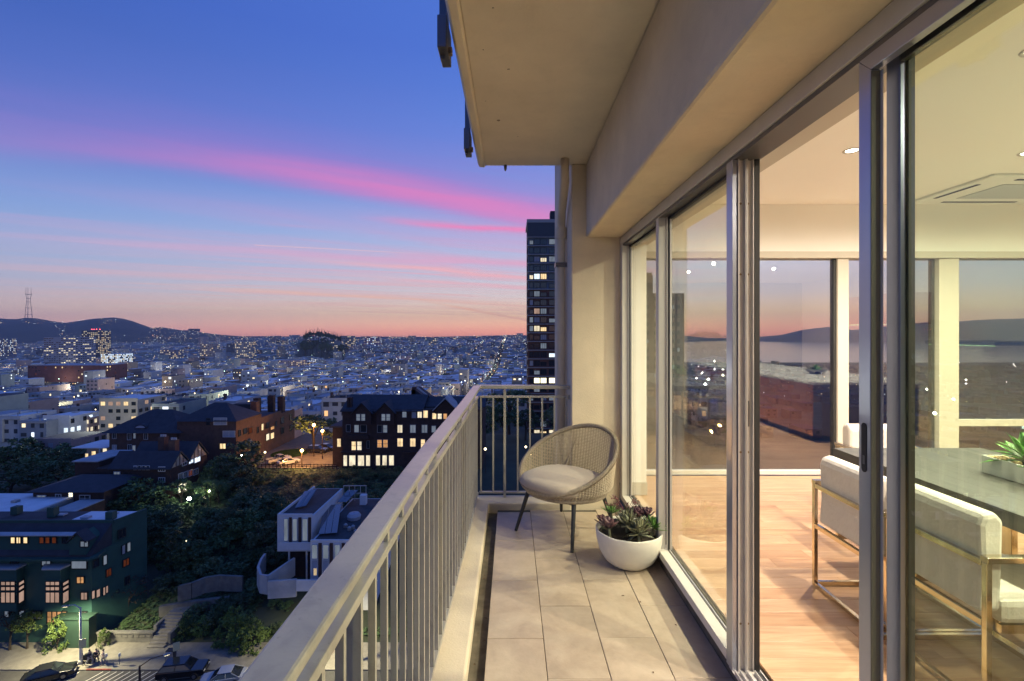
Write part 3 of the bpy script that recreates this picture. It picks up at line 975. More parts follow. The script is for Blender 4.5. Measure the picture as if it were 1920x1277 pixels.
# kitchen island and wall shelves (seen as reflections in the end window)
ki = thing('kitchen_island', 'long kitchen island of red-brown wood with pale stone counter mirrored in the window', 'kitchen island', (5.0, 1.6, FZ))
for k in range(6):
    a = -.6 + k * .725
    MB().box(4.26, 4.28, a, a + .722, FZ + .09, .918).obj('panel', M['red_wood'], ki, bevel=.002)
MB().box(4.2805, 5.78, -.6, 3.72, FZ + .09, .918).obj('carcass', M['dark_panel'], ki)
MB().box(4.2805, 5.78, 3.7205, 3.74, FZ + .09, .918).obj('end_panel', M['dark_panel'], ki)
MB().box(4.32, 5.74, -.56, 3.68, FZ + .001, FZ + .0895).obj('plinth', M['gasket'], ki)
MB().box(4.22, 5.82, -.64, 3.79, .9185, .952).obj('counter', M['counter'], ki, bevel=.003)
bw = thing('plant_bowl', 'shallow grey bowl with a small plant on the kitchen counter, mirrored in the window', 'bowl', (5.2, 2.35, .9525))
MB().lathe([(.06, 0), (.12, .02), (.17, .07), (.165, .075), (.11, .045)], 28, (5.2, 2.35, .9525)).obj('bowl', M['dark_panel'], bw, smooth=True)
for i in range(22):
    inst('leaf', R.choice(lm), bw, (0, 0, .045), (0, -R.uniform(.3, 1.4), i * 2.4), (.75,) * 3)
sh = thing('wall_shelf', 'wall cabinet with a green-lit strip under it, mirrored in the right window', 'cabinet', (7.6, 2.6, 1.45))
MB().box(7.2, 8.19, 2.2, 3.4, 1.46, 1.52).obj('shelf', M['dark_panel'], sh)
MB().box(7.22, 7.26, 2.25, 3.35, 1.448, 1.4595).obj('led_strip', M['led'], sh)
sh2 = thing('wall_shelf', 'upper wall cabinet with a green-lit strip under it, mirrored at the right edge', 'cabinet', (7.6, .8, 1.8))
MB().box(7.2, 8.19, .2, 1.7, 1.82, 2.4).obj('shelf', M['red_wood'], sh2)
MB().box(7.22, 7.26, .25, 1.65, 1.808, 1.8195).obj('led_strip', M['led'], sh2)

# ================================================================== WICKER CHAIR
wc = thing('wicker_chair', 'taupe woven tub chair with thick beige seat cushion in the far balcony corner', 'chair', (.452, 4.03, 0.001), 0)
BASE[wc.name] = Vector()
FA = atan2(-.72, -.69) + pi / 2          # local -y is the front
wc.rotation_euler = (0, 0, FA)
RX, RY = .388, .352


def rim_h(a):      # a = 0 at the back, +-pi at the front
    t = abs(a) / pi
    f = 1 - (3 * t * t - 2 * t * t * t)
    f = max(0.0, min(1.0, f)) ** 1.05
    return .385 + .425 * f


def shell_pt(a, t):
    """t = 0 bottom ring, 1 rim"""
    h = rim_h(a)
    z = .335 + (h - .335) * t
    lean = (z - .335) / .47
    k = .80 + .20 * min(1, (z - .335) / .07) ** .5 + .09 * lean
    sx = sin(a) * RX * k
    sy = cos(a) * RY * k + .06 * lean * cos(a / 2) ** 2
    return Vector((sx, sy, z))


weave = MB()
NA = 96
for i in range(NA):
    a = -pi + 2 * pi * (i + .5) / NA
    h = rim_h(a)
    n = max(2, int((h - .33) / .05) + 2)
    weave.tube([shell_pt(a, k / (n - 1)) for k in range(n)], .0041, 4, caps=False)
zz_ = .345
while zz_ < .80:
    seg = []
    for i in range(NA * 2 + 1):
        a = -pi + 2 * pi * i / (NA * 2)
        h = rim_h(a)
        if h - .004 > zz_:
            t = (zz_ - .335) / (h - .335)
            p = shell_pt(a, t)
            nrm = Vector((p.x, p.y, 0)).normalized()
            seg.append(p + nrm * (.0028 if i % 2 else -.0028))
        else:
            if len(seg) > 3:
                weave.tube(seg, .0038, 4, caps=False)
            seg = []
    if len(seg) > 3:
        weave.tube(seg, .0038, 4, caps=False)
    zz_ += .0128
wv = weave.obj('woven_shell', M['wicker'], wc, local=True)
wv['kind'] = 'stuff'
# solid woven bands beside the back
bnd = MB()
for a0 in (-.62, .62):
    for k in range(7):
        a = a0 + (k - 3) * .026
        bnd.tube([shell_pt(a, j / 9) * 1.0 for j in range(10)], .0055, 5, caps=False)
bnd.obj('woven_band', M['wicker'], wc, local=True)['kind'] = 'stuff'
rimp = [shell_pt(-pi + 2 * pi * i / 72, 1.0) for i in range(72)]
MB().tube(rimp, .0185, 10, closed=True).obj('rim', M['wicker_rim'], wc, smooth=True, local=True)
# wrapped base ring
ringp = []
for i in range(64):
    a = 2 * pi * i / 64
    ringp.append(Vector((sin(a) * RX * .86, cos(a) * RY * .86, .352)))
bs = MB()
bs.tube(ringp, .027, 8, closed=True)
bs.lathe([(.30, .335), (.30, .345)], 40, cap1=True)
bs.obj('base_ring', M['wicker_rim'], wc, smooth=True, local=True)
# wrap cords on the rim so it reads as woven
wr = MB()
for i in range(0, 72 * 5):
    f = i / 5
    i0 = int(f) % 72
    p = rimp[i0].lerp(rimp[(i0 + 1) % 72], f - int(f))
    tdir = (rimp[(i0 + 1) % 72] - rimp[i0]).normalized()
    u = tdir.cross(Vector((0, 0, 1))).normalized()
    v = u.cross(tdir)
    pts = [p + (u * cos(q) + v * sin(q)) * .0195 + tdir * (.006 * q / pi) for q in (0, .8, 1.6, 2.4, 3.2, 4.0, 4.8, 5.6)]
    wr.tube(pts, .0026, 3, caps=False)
wr.obj('rim_wrap', M['wicker_rim'], wc, local=True)['kind'] = 'stuff'
# cushion: rounded super-ellipse, crowned
cu_ = MB()
prof = [(.02, -.042), (.80, -.042), (.93, -.036), (.985, -.02), (1.0, 0.0), (.985, .02), (.94, .038), (.86, .05), (.7, .058), (.45, .064), (.2, .067), (.02, .068)]
NC = 56
vs, fs = [], []
for r, z in prof:
    for k in range(NC):
        a = 2 * pi * k / NC
        e = 2 / 2.7
        cx = math.copysign(abs(sin(a)) ** e, sin(a)) * .335
        cyy = math.copysign(abs(cos(a)) ** e, cos(a)) * .315
        vs.append((cx * r, cyy * r - .045, .425 + z))
for i in range(len(prof) - 1):
    for k in range(NC):
        k2 = (k + 1) % NC
        fs.append((i * NC + k, i * NC + k2, (i + 1) * NC + k2, (i + 1) * NC + k))
fs += [tuple(range(NC - 1, -1, -1)), tuple((len(prof) - 1) * NC + k for k in range(NC))]
cu_.add(vs, fs)
cu_.obj('seat_cushion', M['cushion'], wc, smooth=True, local=True)
for sx, sy, fx, fy in ((-.235, -.20, -.29, -.30), (.235, -.20, .29, -.30), (-.215, .21, -.285, .31), (.215, .21, .285, .31)):
    MB().tube([(sx, sy, .332), (fx, fy, 0.0)], [.019, .0135], 10).obj('leg', M['leg_black'], wc, local=True)
MB().box(-.235, .235, -.215, -.19, .315, .334).box(-.215, .215, .195, .22, .315, .334).box(-.03, .03, -.189, .194, .318, .334).obj('under_frame', M['leg_black'], wc, local=True)
for s in (-1, 1):
    MB().tube([(s * .215, .215, .34), (s * .20, .418, .66)], .006, 6).obj('back_stay', M['wicker'], wc, local=True)

# ================================================================== PLANT POT
pot = thing('plant_pot', 'round white bowl planter standing on the tiles beside the window sill', 'planter', (.845, 3.46, .001))
prof = [(.10, 0.0), (.135, .004), (.178, .04), (.212, .10), (.231, .175), (.237, .24), (.2345, .247), (.228, .247), (.222, .235), (.214, .17), (.19, .15)]
bowl = MB().lathe(prof, 56, (.845, 3.46, .001))
bowl.v = [(x + (0), y, z + (.0013 * sin(9 * atan2(y - 3.46, x - .845)) * (1 if z > .2 else 0))) for x, y, z in bowl.v]
bowl.obj('bowl', M['pot'], pot, smooth=True)
MB().lathe([(.216, .205), (.12, .222), (.01, .228)], 32, (.845, 3.46, .001), cap0=False).obj('soil', M['soil'], pot)
PC = Vector((.845, 3.46, .22))


def succ(label, dxyz, meshes, n, t0, t1, s0, s1, cat='succulent', name='succulent', rx=0.0, ry=0.0):
    t = thing(name, label, cat, (PC.x + dxyz[0], PC.y + dxyz[1], PC.z + dxyz[2]), 0, 'succulents in the white bowl planter')
    t.rotation_euler = (rx, ry, R.uniform(0, 6))
    rosette(t, meshes, n, t0, t1, s0, s1)
    MB().tube([(0, 0, -.06), (0, 0, .004)], [.012, .008], 8).obj('stem', LEAFM['olive'], t, local=True)
    return t


pm = [leaf_mesh('leaf', LEAFM['purple'], .105, .060, .007, .5, 6, .3, 1.7) for _ in range(2)]
gm = [leaf_mesh('leaf', LEAFM['green'], .125, .030, .009, .25, 6, .2, 1.1) for _ in range(2)]
om = [leaf_mesh('leaf', LEAFM['olive'], .14, .042, .007, c, 7, .35, 1.2) for c in (-.6, .2, .7)] + [leaf_mesh('leaf', LEAFM['grey'], .115, .044, .007, .1, 6, .35, 1.2)]
rm = [leaf_mesh('leaf', LEAFM['red'], .05, .018, .005, .4, 5, .2, 1.3)]
succ('dark purple rosette succulent leaning out over the left of the white bowl', (-.155, -.06, .05), pm, 24, .15, 1.35, 1.0, .5, ry=-.35)
succ('small purple-brown rosette at the left front rim of the white bowl', (-.175, .07, .035), pm, 16, .1, 1.2, .8, .4)
succ('bright green spiky rosette on the right of the white bowl', (.155, -.06, .05), gm, 38, .05, 1.4, 1.05, .55, ry=.25)
succ('small green rosette poking up at the back left of the white bowl', (-.10, .13, .085), gm, 24, .2, 1.4, .75, .4)
succ('olive trailing succulent with floppy striped leaves at the front of the white bowl', (.03, -.15, .045), om, 26, -.25, 1.3, 1.0, .7, rx=.25)
succ('grey green succulent with upright leaves in the middle of the white bowl', (-.02, -.02, .06), om, 34, -.05, 1.35, 1.1, .75)
succ('dusky red-purple succulent at the back right of the white bowl', (.09, .09, .07), pm, 24, .1, 1.35, 1.0, .6)
succ('dull olive succulent between the purple and the green rosettes', (.06, -.09, .055), om, 22, .1, 1.3, .8, .6)
succ('dusky purple rosette behind the bright green one in the white bowl', (.15, .07, .085), pm, 20, .15, 1.3, .85, .45)
t = thing('flowering_stem', 'thin red arching stems with small buds at the back of the white bowl', 'plant', (PC.x, PC.y + .08, PC.z + .05))
for i in range(9):
    a = R.uniform(-.5, 3.6)
    h = R.uniform(.09, .15)
    rr = R.uniform(.04, .12)
    pts = [(0, 0, 0), (cos(a) * rr * .4, sin(a) * rr * .4, h * .7), (cos(a) * rr, sin(a) * rr, h), (cos(a) * rr * 1.5, sin(a) * rr * 1.5, h * .92)]
    st = MB().tube(pts, .0022, 5).obj('stem', LEAFM['red'], t, local=True)
    for q in range(6):
        inst('bud', rm[0], st, (pts[-1][0] * (.6 + .4 * q / 5), pts[-1][1] * (.6 + .4 * q / 5), h * (.97)), (0, -R.uniform(-.5, 1.2), R.uniform(0, 6)), (.55,) * 3)
# ================================================================== TERRAIN, BAY, HILLS
def lerp_tab(tab, x):
    if x <= tab[0][0]:
        return tab[0][1]
    for (a, za), (b, zb) in zip(tab, tab[1:]):
        if x <= b:
            return za + (zb - za) * (x - a) / (b - a)
    return tab[-1][1]


CX, HZ, FF = 959.5, 623.0, 900.0
BASEP = [(-400, -40), (53, -36.3), (58.4, -36.2), (62, -34.6), (70, -33.2), (80, -30.6), (92, -28.6), (102, -27.7), (140, -28.2), (160, -33), (200, -37), (300, -44),
         (500, -61), (700, -74), (1000, -86), (1500, -92), (2600, -92), (9000, -92)]
NEARL = [(-400, -40), (53, -36.3), (70, -36), (90, -31.5), (110, -33), (140, -36), (200, -41), (300, -50), (500, -66), (700, -77), (1000, -87), (1500, -92), (9000, -92)]
RIDGE1 = [(-1400, 628), (-700, 612), (-200, 605), (0, 597.5), (25, 600.5), (40, 598), (57, 595.5), (83, 599), (108, 604), (125, 606), (140, 603), (165, 599.5), (185, 596.5), (213, 596), (238, 600), (263, 608),
          (283, 615), (301, 613.5), (323, 617), (338, 620), (361, 620), (381, 624), (413, 628), (446, 631), (520, 632), (640, 632), (800, 633), (900, 630), (960, 628), (1020, 632), (1100, 640), (1300, 650)]
RIDGE2 = [(-400, 672), (250, 668), (340, 662), (400, 653), (450, 645), (480, 640), (540, 641), (570, 637), (610, 637), (660, 642), (700, 645), (760, 646), (850, 646), (900, 643), (960, 641), (1000, 642),
          (1080, 648), (1180, 654), (1300, 668)]
RIDGE3 = [(960, 650), (1180, 634), (1280, 629), (1330, 634), (1390, 634), (1420, 632), (1460, 629), (1490, 622), (1520, 615), (1545, 612), (1580, 616), (1607, 620), (1640, 615), (1660, 612),
          (1715, 604), (1760, 606), (1830, 600), (1920, 597), (2200, 605), (3000, 615), (5000, 630)]


def sm(a, b, x):
    t = max(0, min(1, (x - a) / (b - a)))
    return t * t * (3 - 2 * t)


def ground(x, y):
    yy = max(y, 1.0)
    px = CX + FF * x / yy
    z = lerp_tab(BASEP, y)
    kl = sm(430, 120, px) if y < 1500 else 0
    z = z * (1 - kl) + lerp_tab(NEARL, y) * kl
    if y > 700:
        zr2 = 1.66 - (lerp_tab(RIDGE2, px) - HZ) / FF * 2250
        k = sm(900, 2250, y) if y < 2250 else sm(4200, 2250, y)
        z = max(z, z + (zr2 - z) * k) if px < 1250 else z
        zr1 = 1.66 - (lerp_tab(RIDGE1, px) - HZ) / FF * 5600
        k = sm(2900, 5600, y) ** 1.2 if y < 5600 else sm(8900, 5600, y)
        z = max(z, z + (zr1 - z) * k)
        if y > 1500 and px < 1250:
            n_ = mnoise.noise(Vector((x / 420, y / 420, 0)))
            z += 14 * n_ * sm(2800, 4200, y)
    # the land drops to the bay on the right (north-west)
    kr = sm(1080, 1300, px)
    if kr > 0 and y > 100:
        zl = lerp_tab([(100, -36), (300, -60), (700, -95), (1300, -112), (1900, -121), (2300, -135), (5500, -160), (6500, -126)], y)
        zr3 = 1.66 - (lerp_tab(RIDGE3, px) - HZ) / FF * 8200
        k = sm(5200, 8200, y) if y < 8200 else sm(9300, 8200, y)
        if y > 5200:
            zl = -160 + (zr3 + 160) * k
        z = z * (1 - kr) + zl * kr
    return z


def gz(px, Y):
    return ground((px - CX) / FF * Y, Y)


M['earth'] = pmat('earth', (0.045, 0.056, 0.032), 0.95, var=0.5, vscale=0.08, bump=0.4, bscale=2)
M['asphalt'] = pmat('asphalt', (0.055, 0.053, 0.05), 0.85, var=0.25, vscale=0.9, bump=0.3, bscale=18)
M['pavement'] = pmat('pavement', (0.20, 0.185, 0.155), 0.85, var=0.2, vscale=1.3, bump=0.2, bscale=20)
M['line_paint'] = pmat('line_paint', (0.62, 0.6, 0.54), 0.8, var=0.2, vscale=6)
M['concrete'] = pmat('concrete', (0.145, 0.14, 0.125), 0.88, var=0.28, vscale=1.1, bump=0.3, bscale=12)
M['lawn'] = pmat('lawn', (0.035, 0.075, 0.022), 0.95, var=0.35, vscale=1.4, bump=0.8, bscale=25)
vs, fs = [], []
us = [-2.2 + i * 0.05 for i in range(15)] + [-1.45 + i * 0.02 for i in range(85)] + [0.26 + i * .05 for i in range(52)]
yl = [-150, -60, -10, 20]
y = 40.0
while y < 8950:
    yl.append(y)
    y *= 1.03 if y > 160 else 1.02
for yy in yl:
    for u in us:
        if yy < 20:
            x = u * 60
        elif yy < 40:
            x = u * 70
        else:
            x = u * max(yy, 70)
        # below 70 m out the sheet keeps a constant width so that it passes under the tower
        vs.append((x, yy, ground(x, yy) if yy > 40 else -37.2 if yy < 40 else -36.4))
nu = len(us)
for j in range(len(yl) - 1):
    for i in range(nu - 1):
        fs.append((j * nu + i, j * nu + i + 1, (j + 1) * nu + i + 1, (j + 1) * nu + i))
g = MB()
g.add(vs, fs)
g.obj('ground', M['earth'], smooth=True, kind='structure')
mw = pmat('bay_water', (0.02, 0.035, 0.05), 0.12, spec=0.5, bump=0.25, bscale=0.05)
MB().poly([(300, 1400, -124.9), (14000, 1400, -124.9), (20000, 8900, -124.9), (1500, 8900, -124.9)]).obj('bay_water', mw, kind='structure')

# street, kerbs, pavement at the foot of the slope
SZ = -36.2
MB().poly([(-110, 40, SZ + .02), (40, 40, SZ + .02), (40, 53.65, SZ + .02), (-110, 53.65, SZ + .02)]).obj('street', M['asphalt'], kind='structure')
MB().box(-110, 40, 53.66, 58.4, SZ - .8, SZ + .15).obj('pavement', M['pavement'], kind='structure', bevel=.02)
mk = MB()
for k in range(11):
    x = -45.6 + k * .76
    mk.add([(x, 53.5, SZ + .026), (x + .1, 53.5, SZ + .026), (x - .72, 51.6, SZ + .026), (x - .84, 51.6, SZ + .026)], [(0, 3, 2, 1)])
    mk.mi[-1] = 0
mk.obj('road_marking', M['line_paint'], kind='structure')
MB().add([(-48.2, 53.4, SZ + .026), (-48.1, 53.4, SZ + .026), (-49.6, 51.6, SZ + .026), (-49.72, 51.6, SZ + .026)], [(0, 3, 2, 1)]).obj('road_marking', M['line_paint'], kind='structure')
MB().box(-47.6, -44.8, 53.655, 53.80, SZ + .02, SZ + .156).obj('kerb', pmat('red_kerb', (0.25, 0.05, 0.035), 0.8, var=.3, vscale=5), kind='structure')
# driveway court of the upper houses
court = MB()
cp = [(-59.4, 104), (-52, 103.2), (-44, 103.2), (-38.2, 104.5), (-38.2, 125), (-42, 136), (-59.4, 138)]
court.poly([(x, y_, -27.45) for x, y_ in cp])
court.obj('driveway', pmat('court_paving', (0.15, 0.115, 0.085), 0.85, var=.25, vscale=.7), kind='structure')
lw = MB()
lw.poly([(-57.5 + 8.5 * (.5 + .5 * cos(a)) * 1.0, 115.2 + 4.2 * sin(a), -27.40) for a in [i * 2 * pi / 20 for i in range(20)]])
lw.obj('lawn', M['lawn'], kind='structure')
lo_ = MB()
lo_.poly([(x, y_, ground(x, y_) + .35) for x, y_ in [(-42, 64), (-25, 63), (-22, 60), (-40, 60)]])
# ================================================================== BUILDING HELPERS
LIT = {
    'warm': emat('window_warm', (1.0, 0.72, 0.38), 1.1, .55, 1.3),
    'cream': emat('window_cream', (1.0, 0.86, 0.60), 0.95, .5, 1.1),
    'orange': emat('window_orange', (1.0, 0.50, 0.20), 0.65, .7, 1.6),
    'pink': emat('window_pink', (0.95, 0.62, 0.48), 0.42, .35, .8),
    'pale': emat('window_pale', (0.55, 0.66, 0.85), 0.26, .35, .9),
    'cool': emat('window_cool', (0.75, 0.88, 1.0), 1.4, .5, .8),
    'bright': emat('window_bright', (1.0, 0.92, 0.62), 2.2, .35, 1.1),
    'dimred': emat('window_dimred', (0.9, 0.22, 0.09), 0.10, .5, 1.4),
}
LIT['dark'] = pmat('window_dark', (0.02, 0.025, 0.032), 0.08, spec=0.8)
LIT['blind'] = pmat('window_blind', (0.34, 0.36, 0.40), 0.5)
M['shingle_dark'] = pmat('shingle_dark', (0.055, 0.030, 0.022), 0.9, var=.3, vscale=1.5, bump=.6, bscale=9)
M['brick_brown'] = pmat('brick_brown', (0.10, 0.056, 0.042), 0.9, var=.25, vscale=1.2, bump=.4, bscale=14)
M['slate'] = pmat('slate', (0.036, 0.038, 0.046), 0.8, var=.25, vscale=1.0, bump=.5, bscale=8)
M['green_paint'] = pmat('green_paint', (0.020, 0.074, 0.060), 0.75, var=.15, vscale=.7, bump=.2, bscale=10)
M['green_trim'] = pmat('green_trim', (0.010, 0.016, 0.018), 0.6)
M['green_low'] = pmat('green_low', (0.02, 0.052, 0.036), 0.7, var=.15, vscale=1)
M['white_wall'] = pmat('white_wall', (0.62, 0.62, 0.62), 0.8, var=.08, vscale=.8)
M['trim_white'] = pmat('trim_white', (0.55, 0.54, 0.52), 0.7)
M['brown_strip'] = pmat('brown_strip', (0.06, 0.028, 0.02), 0.7)
M['roof_pale'] = pmat('roof_pale', (0.72, 0.72, 0.72), 0.85, var=.12, vscale=.5)
M['roof_grey'] = pmat('roof_grey', (0.38, 0.38, 0.385), 0.9, var=.2, vscale=.5)
M['roof_tar'] = pmat('roof_tar', (0.055, 0.055, 0.06), 0.9, var=.3, vscale=.6)
M['timber_pale'] = pmat('timber_pale', (0.36, 0.33, 0.28), 0.85, var=.2, vscale=1.5)
M['solar'] = pmat('solar', (0.05, 0.06, 0.09), 0.12, .2, spec=.9, coat=.6)
M['metal_grey'] = pmat('metal_grey', (0.32, 0.32, 0.32), 0.5, .5)
M['pink_wall'] = pmat('pink_wall', (0.36, 0.26, 0.25), 0.85, var=.1, vscale=.8)
M['cream_wall'] = pmat('cream_wall', (0.42, 0.37, 0.31), 0.85, var=.1, vscale=.8)

WMESH = {}


def winmesh(w_, h_, nx, ny, fr=None):
    w_, h_ = round(w_, 1) or .1, round(h_, 1) or .1
    fr = fr or min(.10, w_ * .09)
    key = (w_, h_, nx, ny, fr)
    if key not in WMESH:
        a, c = w_ / 2, h_ / 2
        b = MB()
        b.box(-a, -a + fr, -.08, .05, -c, c).box(a - fr, a, -.08, .05, -c, c)
        b.box(-a + fr + .001, a - fr - .001, -.08, .05, c - fr, c).box(-a + fr + .001, a - fr - .001, -.10, .05, -c, -c + fr)
        q = fr * .35
        for i in range(1, nx):
            x = -a + fr + (w_ - 2 * fr) * i / nx
            b.box(x - q, x + q, -.055, .03, -c + fr + .001, c - fr - .001)
        for j in range(1, ny):
            z = -c + fr + (h_ - 2 * fr) * j / ny
            b.box(-a + fr + .001, a - fr - .001, -.05, .028, z - q, z + q)
        p = MB().box(-a + fr, a - fr, -.02, .02, -c + fr, c - fr)
        WMESH[key] = (b.mesh('window', M['green_trim']), p.mesh('pane', LIT['dark']))
    return WMESH[key]


def window(parent, c, w_, h_, rz=0.0, lit='dark', nx=2, ny=1, frame=None, name='window'):
    f, p = winmesh(w_, h_, nx, ny)
    b = BASE[parent.name]
    o = inst(name, f, parent, (c[0] - b.x, c[1] - b.y, c[2] - b.z), (0, 0, rz), mat=frame or M['green_trim'])
    inst('pane', p, o, mat=LIT[lit])
    return o


def W(parent, plane, r, lit='dark', nx=2, ny=1, frame=None):
    """plane = (x0, y0, dx, dy): vertical wall through a point along a direction; r = outline as seen in the photo"""
    x0, y0, dx_, dy_ = plane
    px0, py0, px1, py1 = r

    def hit(px):
        u = (px - CX) / FF
        # x0 + s dx = u (y0 + s dy)
        s = (u * y0 - x0) / (dx_ - u * dy_)
        return s
    s0, s1 = hit(px0), hit(px1)
    sm_ = (s0 + s1) / 2
    L = sqrt(dx_ * dx_ + dy_ * dy_)
    X, Y = x0 + sm_ * dx_, y0 + sm_ * dy_
    za, zb = 1.66 - (py0 - HZ) / FF * Y, 1.66 - (py1 - HZ) / FF * Y
    rz = atan2(dy_, dx_)
    n = (sin(rz), -cos(rz))
    return window(parent, (X + n[0] * .06, Y + n[1] * .06, (za + zb) / 2), abs(s1 - s0) * L, abs(za - zb), rz, lit, nx, ny, frame)


def flat_roof(mbx, x0, x1, y0, y1, z, ph=.5, pt=.25, mi_wall=0, mi_roof=1):
    """roof sheet inside a parapet ring"""
    mbx.box(x0, x1, y0, y0 + pt, z, z + ph, mi_wall).box(x0, x1, y1 - pt, y1, z, z + ph, mi_wall)
    mbx.box(x0, x0 + pt, y0 + pt, y1 - pt, z, z + ph, mi_wall).box(x1 - pt, x1, y0 + pt, y1 - pt, z, z + ph, mi_wall)


def gable(name, x0, x1, y0, y1, z0, zr, mat, parent, axis='x', over=.4):
    """gabled roof slab pair, ridge along axis"""
    b = MB()
    t = .18
    if axis == 'x':
        ym = (y0 + y1) / 2
        b.prism([(y0 - over, z0 - .2), (ym, zr), (y1 + over, z0 - .2), (y1 + over, z0 - .2 + t), (ym, zr + t * 1.3), (y0 - over, z0 - .2 + t)], 'x', x0 - over, x1 + over)
    else:
        xm = (x0 + x1) / 2
        b.prism([(x0 - over, z0 - .2), (xm, zr), (x1 + over, z0 - .2), (x1 + over, z0 - .2 + t), (xm, zr + t * 1.3), (x0 - over, z0 - .2 + t)], 'y', y0 - over, y1 + over)
    return b.obj(name, mat, parent)


def hip(name, x0, x1, y0, y1, z0, zr, mat, parent, over=.5, inset=None):
    x0 -= over; x1 += over; y0 -= over; y1 += over
    ins = inset if inset is not None else (y1 - y0) / 2
    ym = (y0 + y1) / 2
    b = MB()
    b.add([(x0, y0, z0), (x1, y0, z0), (x1, y1, z0), (x0, y1, z0), (x0 + ins, ym, zr), (x1 - ins, ym, zr)],
          [(0, 1, 5, 4), (1, 2, 5), (2, 3, 4, 5), (3, 0, 4), (3, 2, 1, 0)])
    return b.obj(name, mat, parent)


def PX(px, Y):
    return (px - CX) / FF * Y


def PZ(py, Y):
    return 1.66 - (py - HZ) / FF * Y


# ================================================================== GREEN APARTMENT HOUSE (lower left)
ga = thing('green_apartment_house', 'tall dark green shingled apartment house with bay windows at the street corner', 'building', (-58, 60, -36.2))
A_, B_, C_, D_ = (-70, 58.4), (-51.1, 58.4), (-49.7, 65.4), (-70, 65.4)
MB().prism([A_, B_, C_, D_], 'z', -38, -25.3).obj('wall', M['green_paint'], ga)
MB().prism([(-70, 61.0), (-50.75, 61.0), C_, D_], 'z', -25.3, -22.75).obj('attic_wall', M['green_paint'], ga)
b = MB()
b.prism([(-57.0, 61.3), (-51.0, 61.3), (-50.0, 65.1), (-57.0, 65.1)], 'z', -22.74, -22.62)
rf = b.obj('roof', M['roof_pale'], ga)
MB().box(-69.8, -57.01, 61.3, 65.1, -22.74, -22.64).obj('roof', M['roof_tar'], ga)
MB().box(-70, -50.8, 61.0, 61.25, -22.745, -22.25).obj('parapet', M['green_paint'], ga)
MB().prism([(-50.95, 61.26), (-50.7, 61.26), (-49.7, 65.4), (-49.95, 65.4)], 'z', -22.745, -22.35).obj('parapet', M['green_paint'], ga)
b = MB()
b.add([(-70, 58.0, -25.3), (-51.0, 58.0, -25.3), (-50.8, 60.99, -22.6), (-70, 60.99, -22.6), (-51.0, 58.0, -25.5), (-50.8, 60.99, -25.29), (-70, 58.0, -25.5)],
      [(0, 1, 2, 3), (1, 4, 5, 2), (0, 6, 4, 1)])
b.obj('mansard', M['slate'], ga)
MB().prism([(-70, 57.4), (-50.7, 57.4), (-50.2, 58.3), (-50.9, 60.5), (-51.4, 60.5), (-51.15, 58.38), (-70, 58.38)], 'z', -25.75, -25.5).obj('cornice', M['green_paint'], ga)
dm = MB().box(-63.5, -52.9, 58.5, 58.9, -25.0, -23.06)
dm = dm.obj('dormer', M['green_paint'], ga)
MB().prism([(58.1, -23.04), (58.95, -22.96), (58.95, -22.86), (58.1, -22.94)], 'x', -63.9, -52.6).obj('dormer_roof', M['roof_grey'], dm)
gd_ = MB().prism([(-53.4, -25.2), (-51.4, -25.2), (-51.4, -23.6), (-52.4, -22.7), (-53.4, -23.6)], 'y', 57.9, 60.2).obj('gable_dormer', M['green_paint'], ga)
MB().prism([(-53.6, -23.7), (-52.4, -22.6), (-51.2, -23.7), (-51.2, -23.55), (-52.4, -22.4), (-53.6, -23.55)], 'y', 57.7, 59.2).obj('gable_roof', M['slate'], gd_)
for x, y_, h_ in ((-51.9, 62.2, 1.0), (-60.2, 63, 1.3), (-66, 64, 1.0)):
    MB().box(x - .45, x + .45, y_ - .4, y_ + .4, -22.54, -22.54 + h_).obj('chimney', M['green_paint'], ga)
for x, y_ in ((-55.5, 62.6), (-59.5, 63.5), (-53.0, 63.9)):
    MB().box(x - .5, x + .5, y_ - .35, y_ + .35, -22.54, -22.35).obj('skylight', LIT['blind'], ga)
fp = (-61, 58.4, 1, 0)
dp = (-61, 58.5, 1, 0)
sp_ = (-51.1, 58.4, .2, 1)
for r, l, nx, ny in [((21, 1006, 30.5, 1019), 'warm', 1, 1), ((31.5, 1006, 41, 1019), 'warm', 2, 1), ((44.5, 1006, 54, 1019), 'warm', 1, 1),
                     ((75, 1006, 84, 1019), 'dimred', 1, 1), ((86, 1006, 95, 1019), 'dimred', 1, 1), ((98, 1006, 108, 1019), 'dimred', 1, 1), ((117, 1006, 127, 1019), 'dark', 1, 1), ((134.5, 1007, 144.5, 1019), 'pale', 1, 1)]:
    W(ga, dp, r, l, nx, ny)
W(ga, (-53, 57.9, 1, 0), (151, 1013, 168, 1026), 'pale', 2, 1)
for r, l, nx, ny in [((79, 1042, 97, 1061), 'pale', 2, 1), ((134, 1048, 165, 1067), 'pale', 1, 1), ((144, 1080, 160, 1094), 'orange', 2, 1), ((9, 1144, 19, 1157), 'pale', 1, 1),
                     ((37, 1143, 47.5, 1157), 'pale', 1, 1), ((60, 1144, 79.5, 1161), 'blind', 2, 1), ((149, 1145, 165, 1161), 'pink', 2, 1), ((152, 1109, 166, 1125), 'pink', 2, 1), ((20, 1046, 36, 1062), 'dark', 2, 1)]:
    W(ga, fp, r, l, nx, ny)
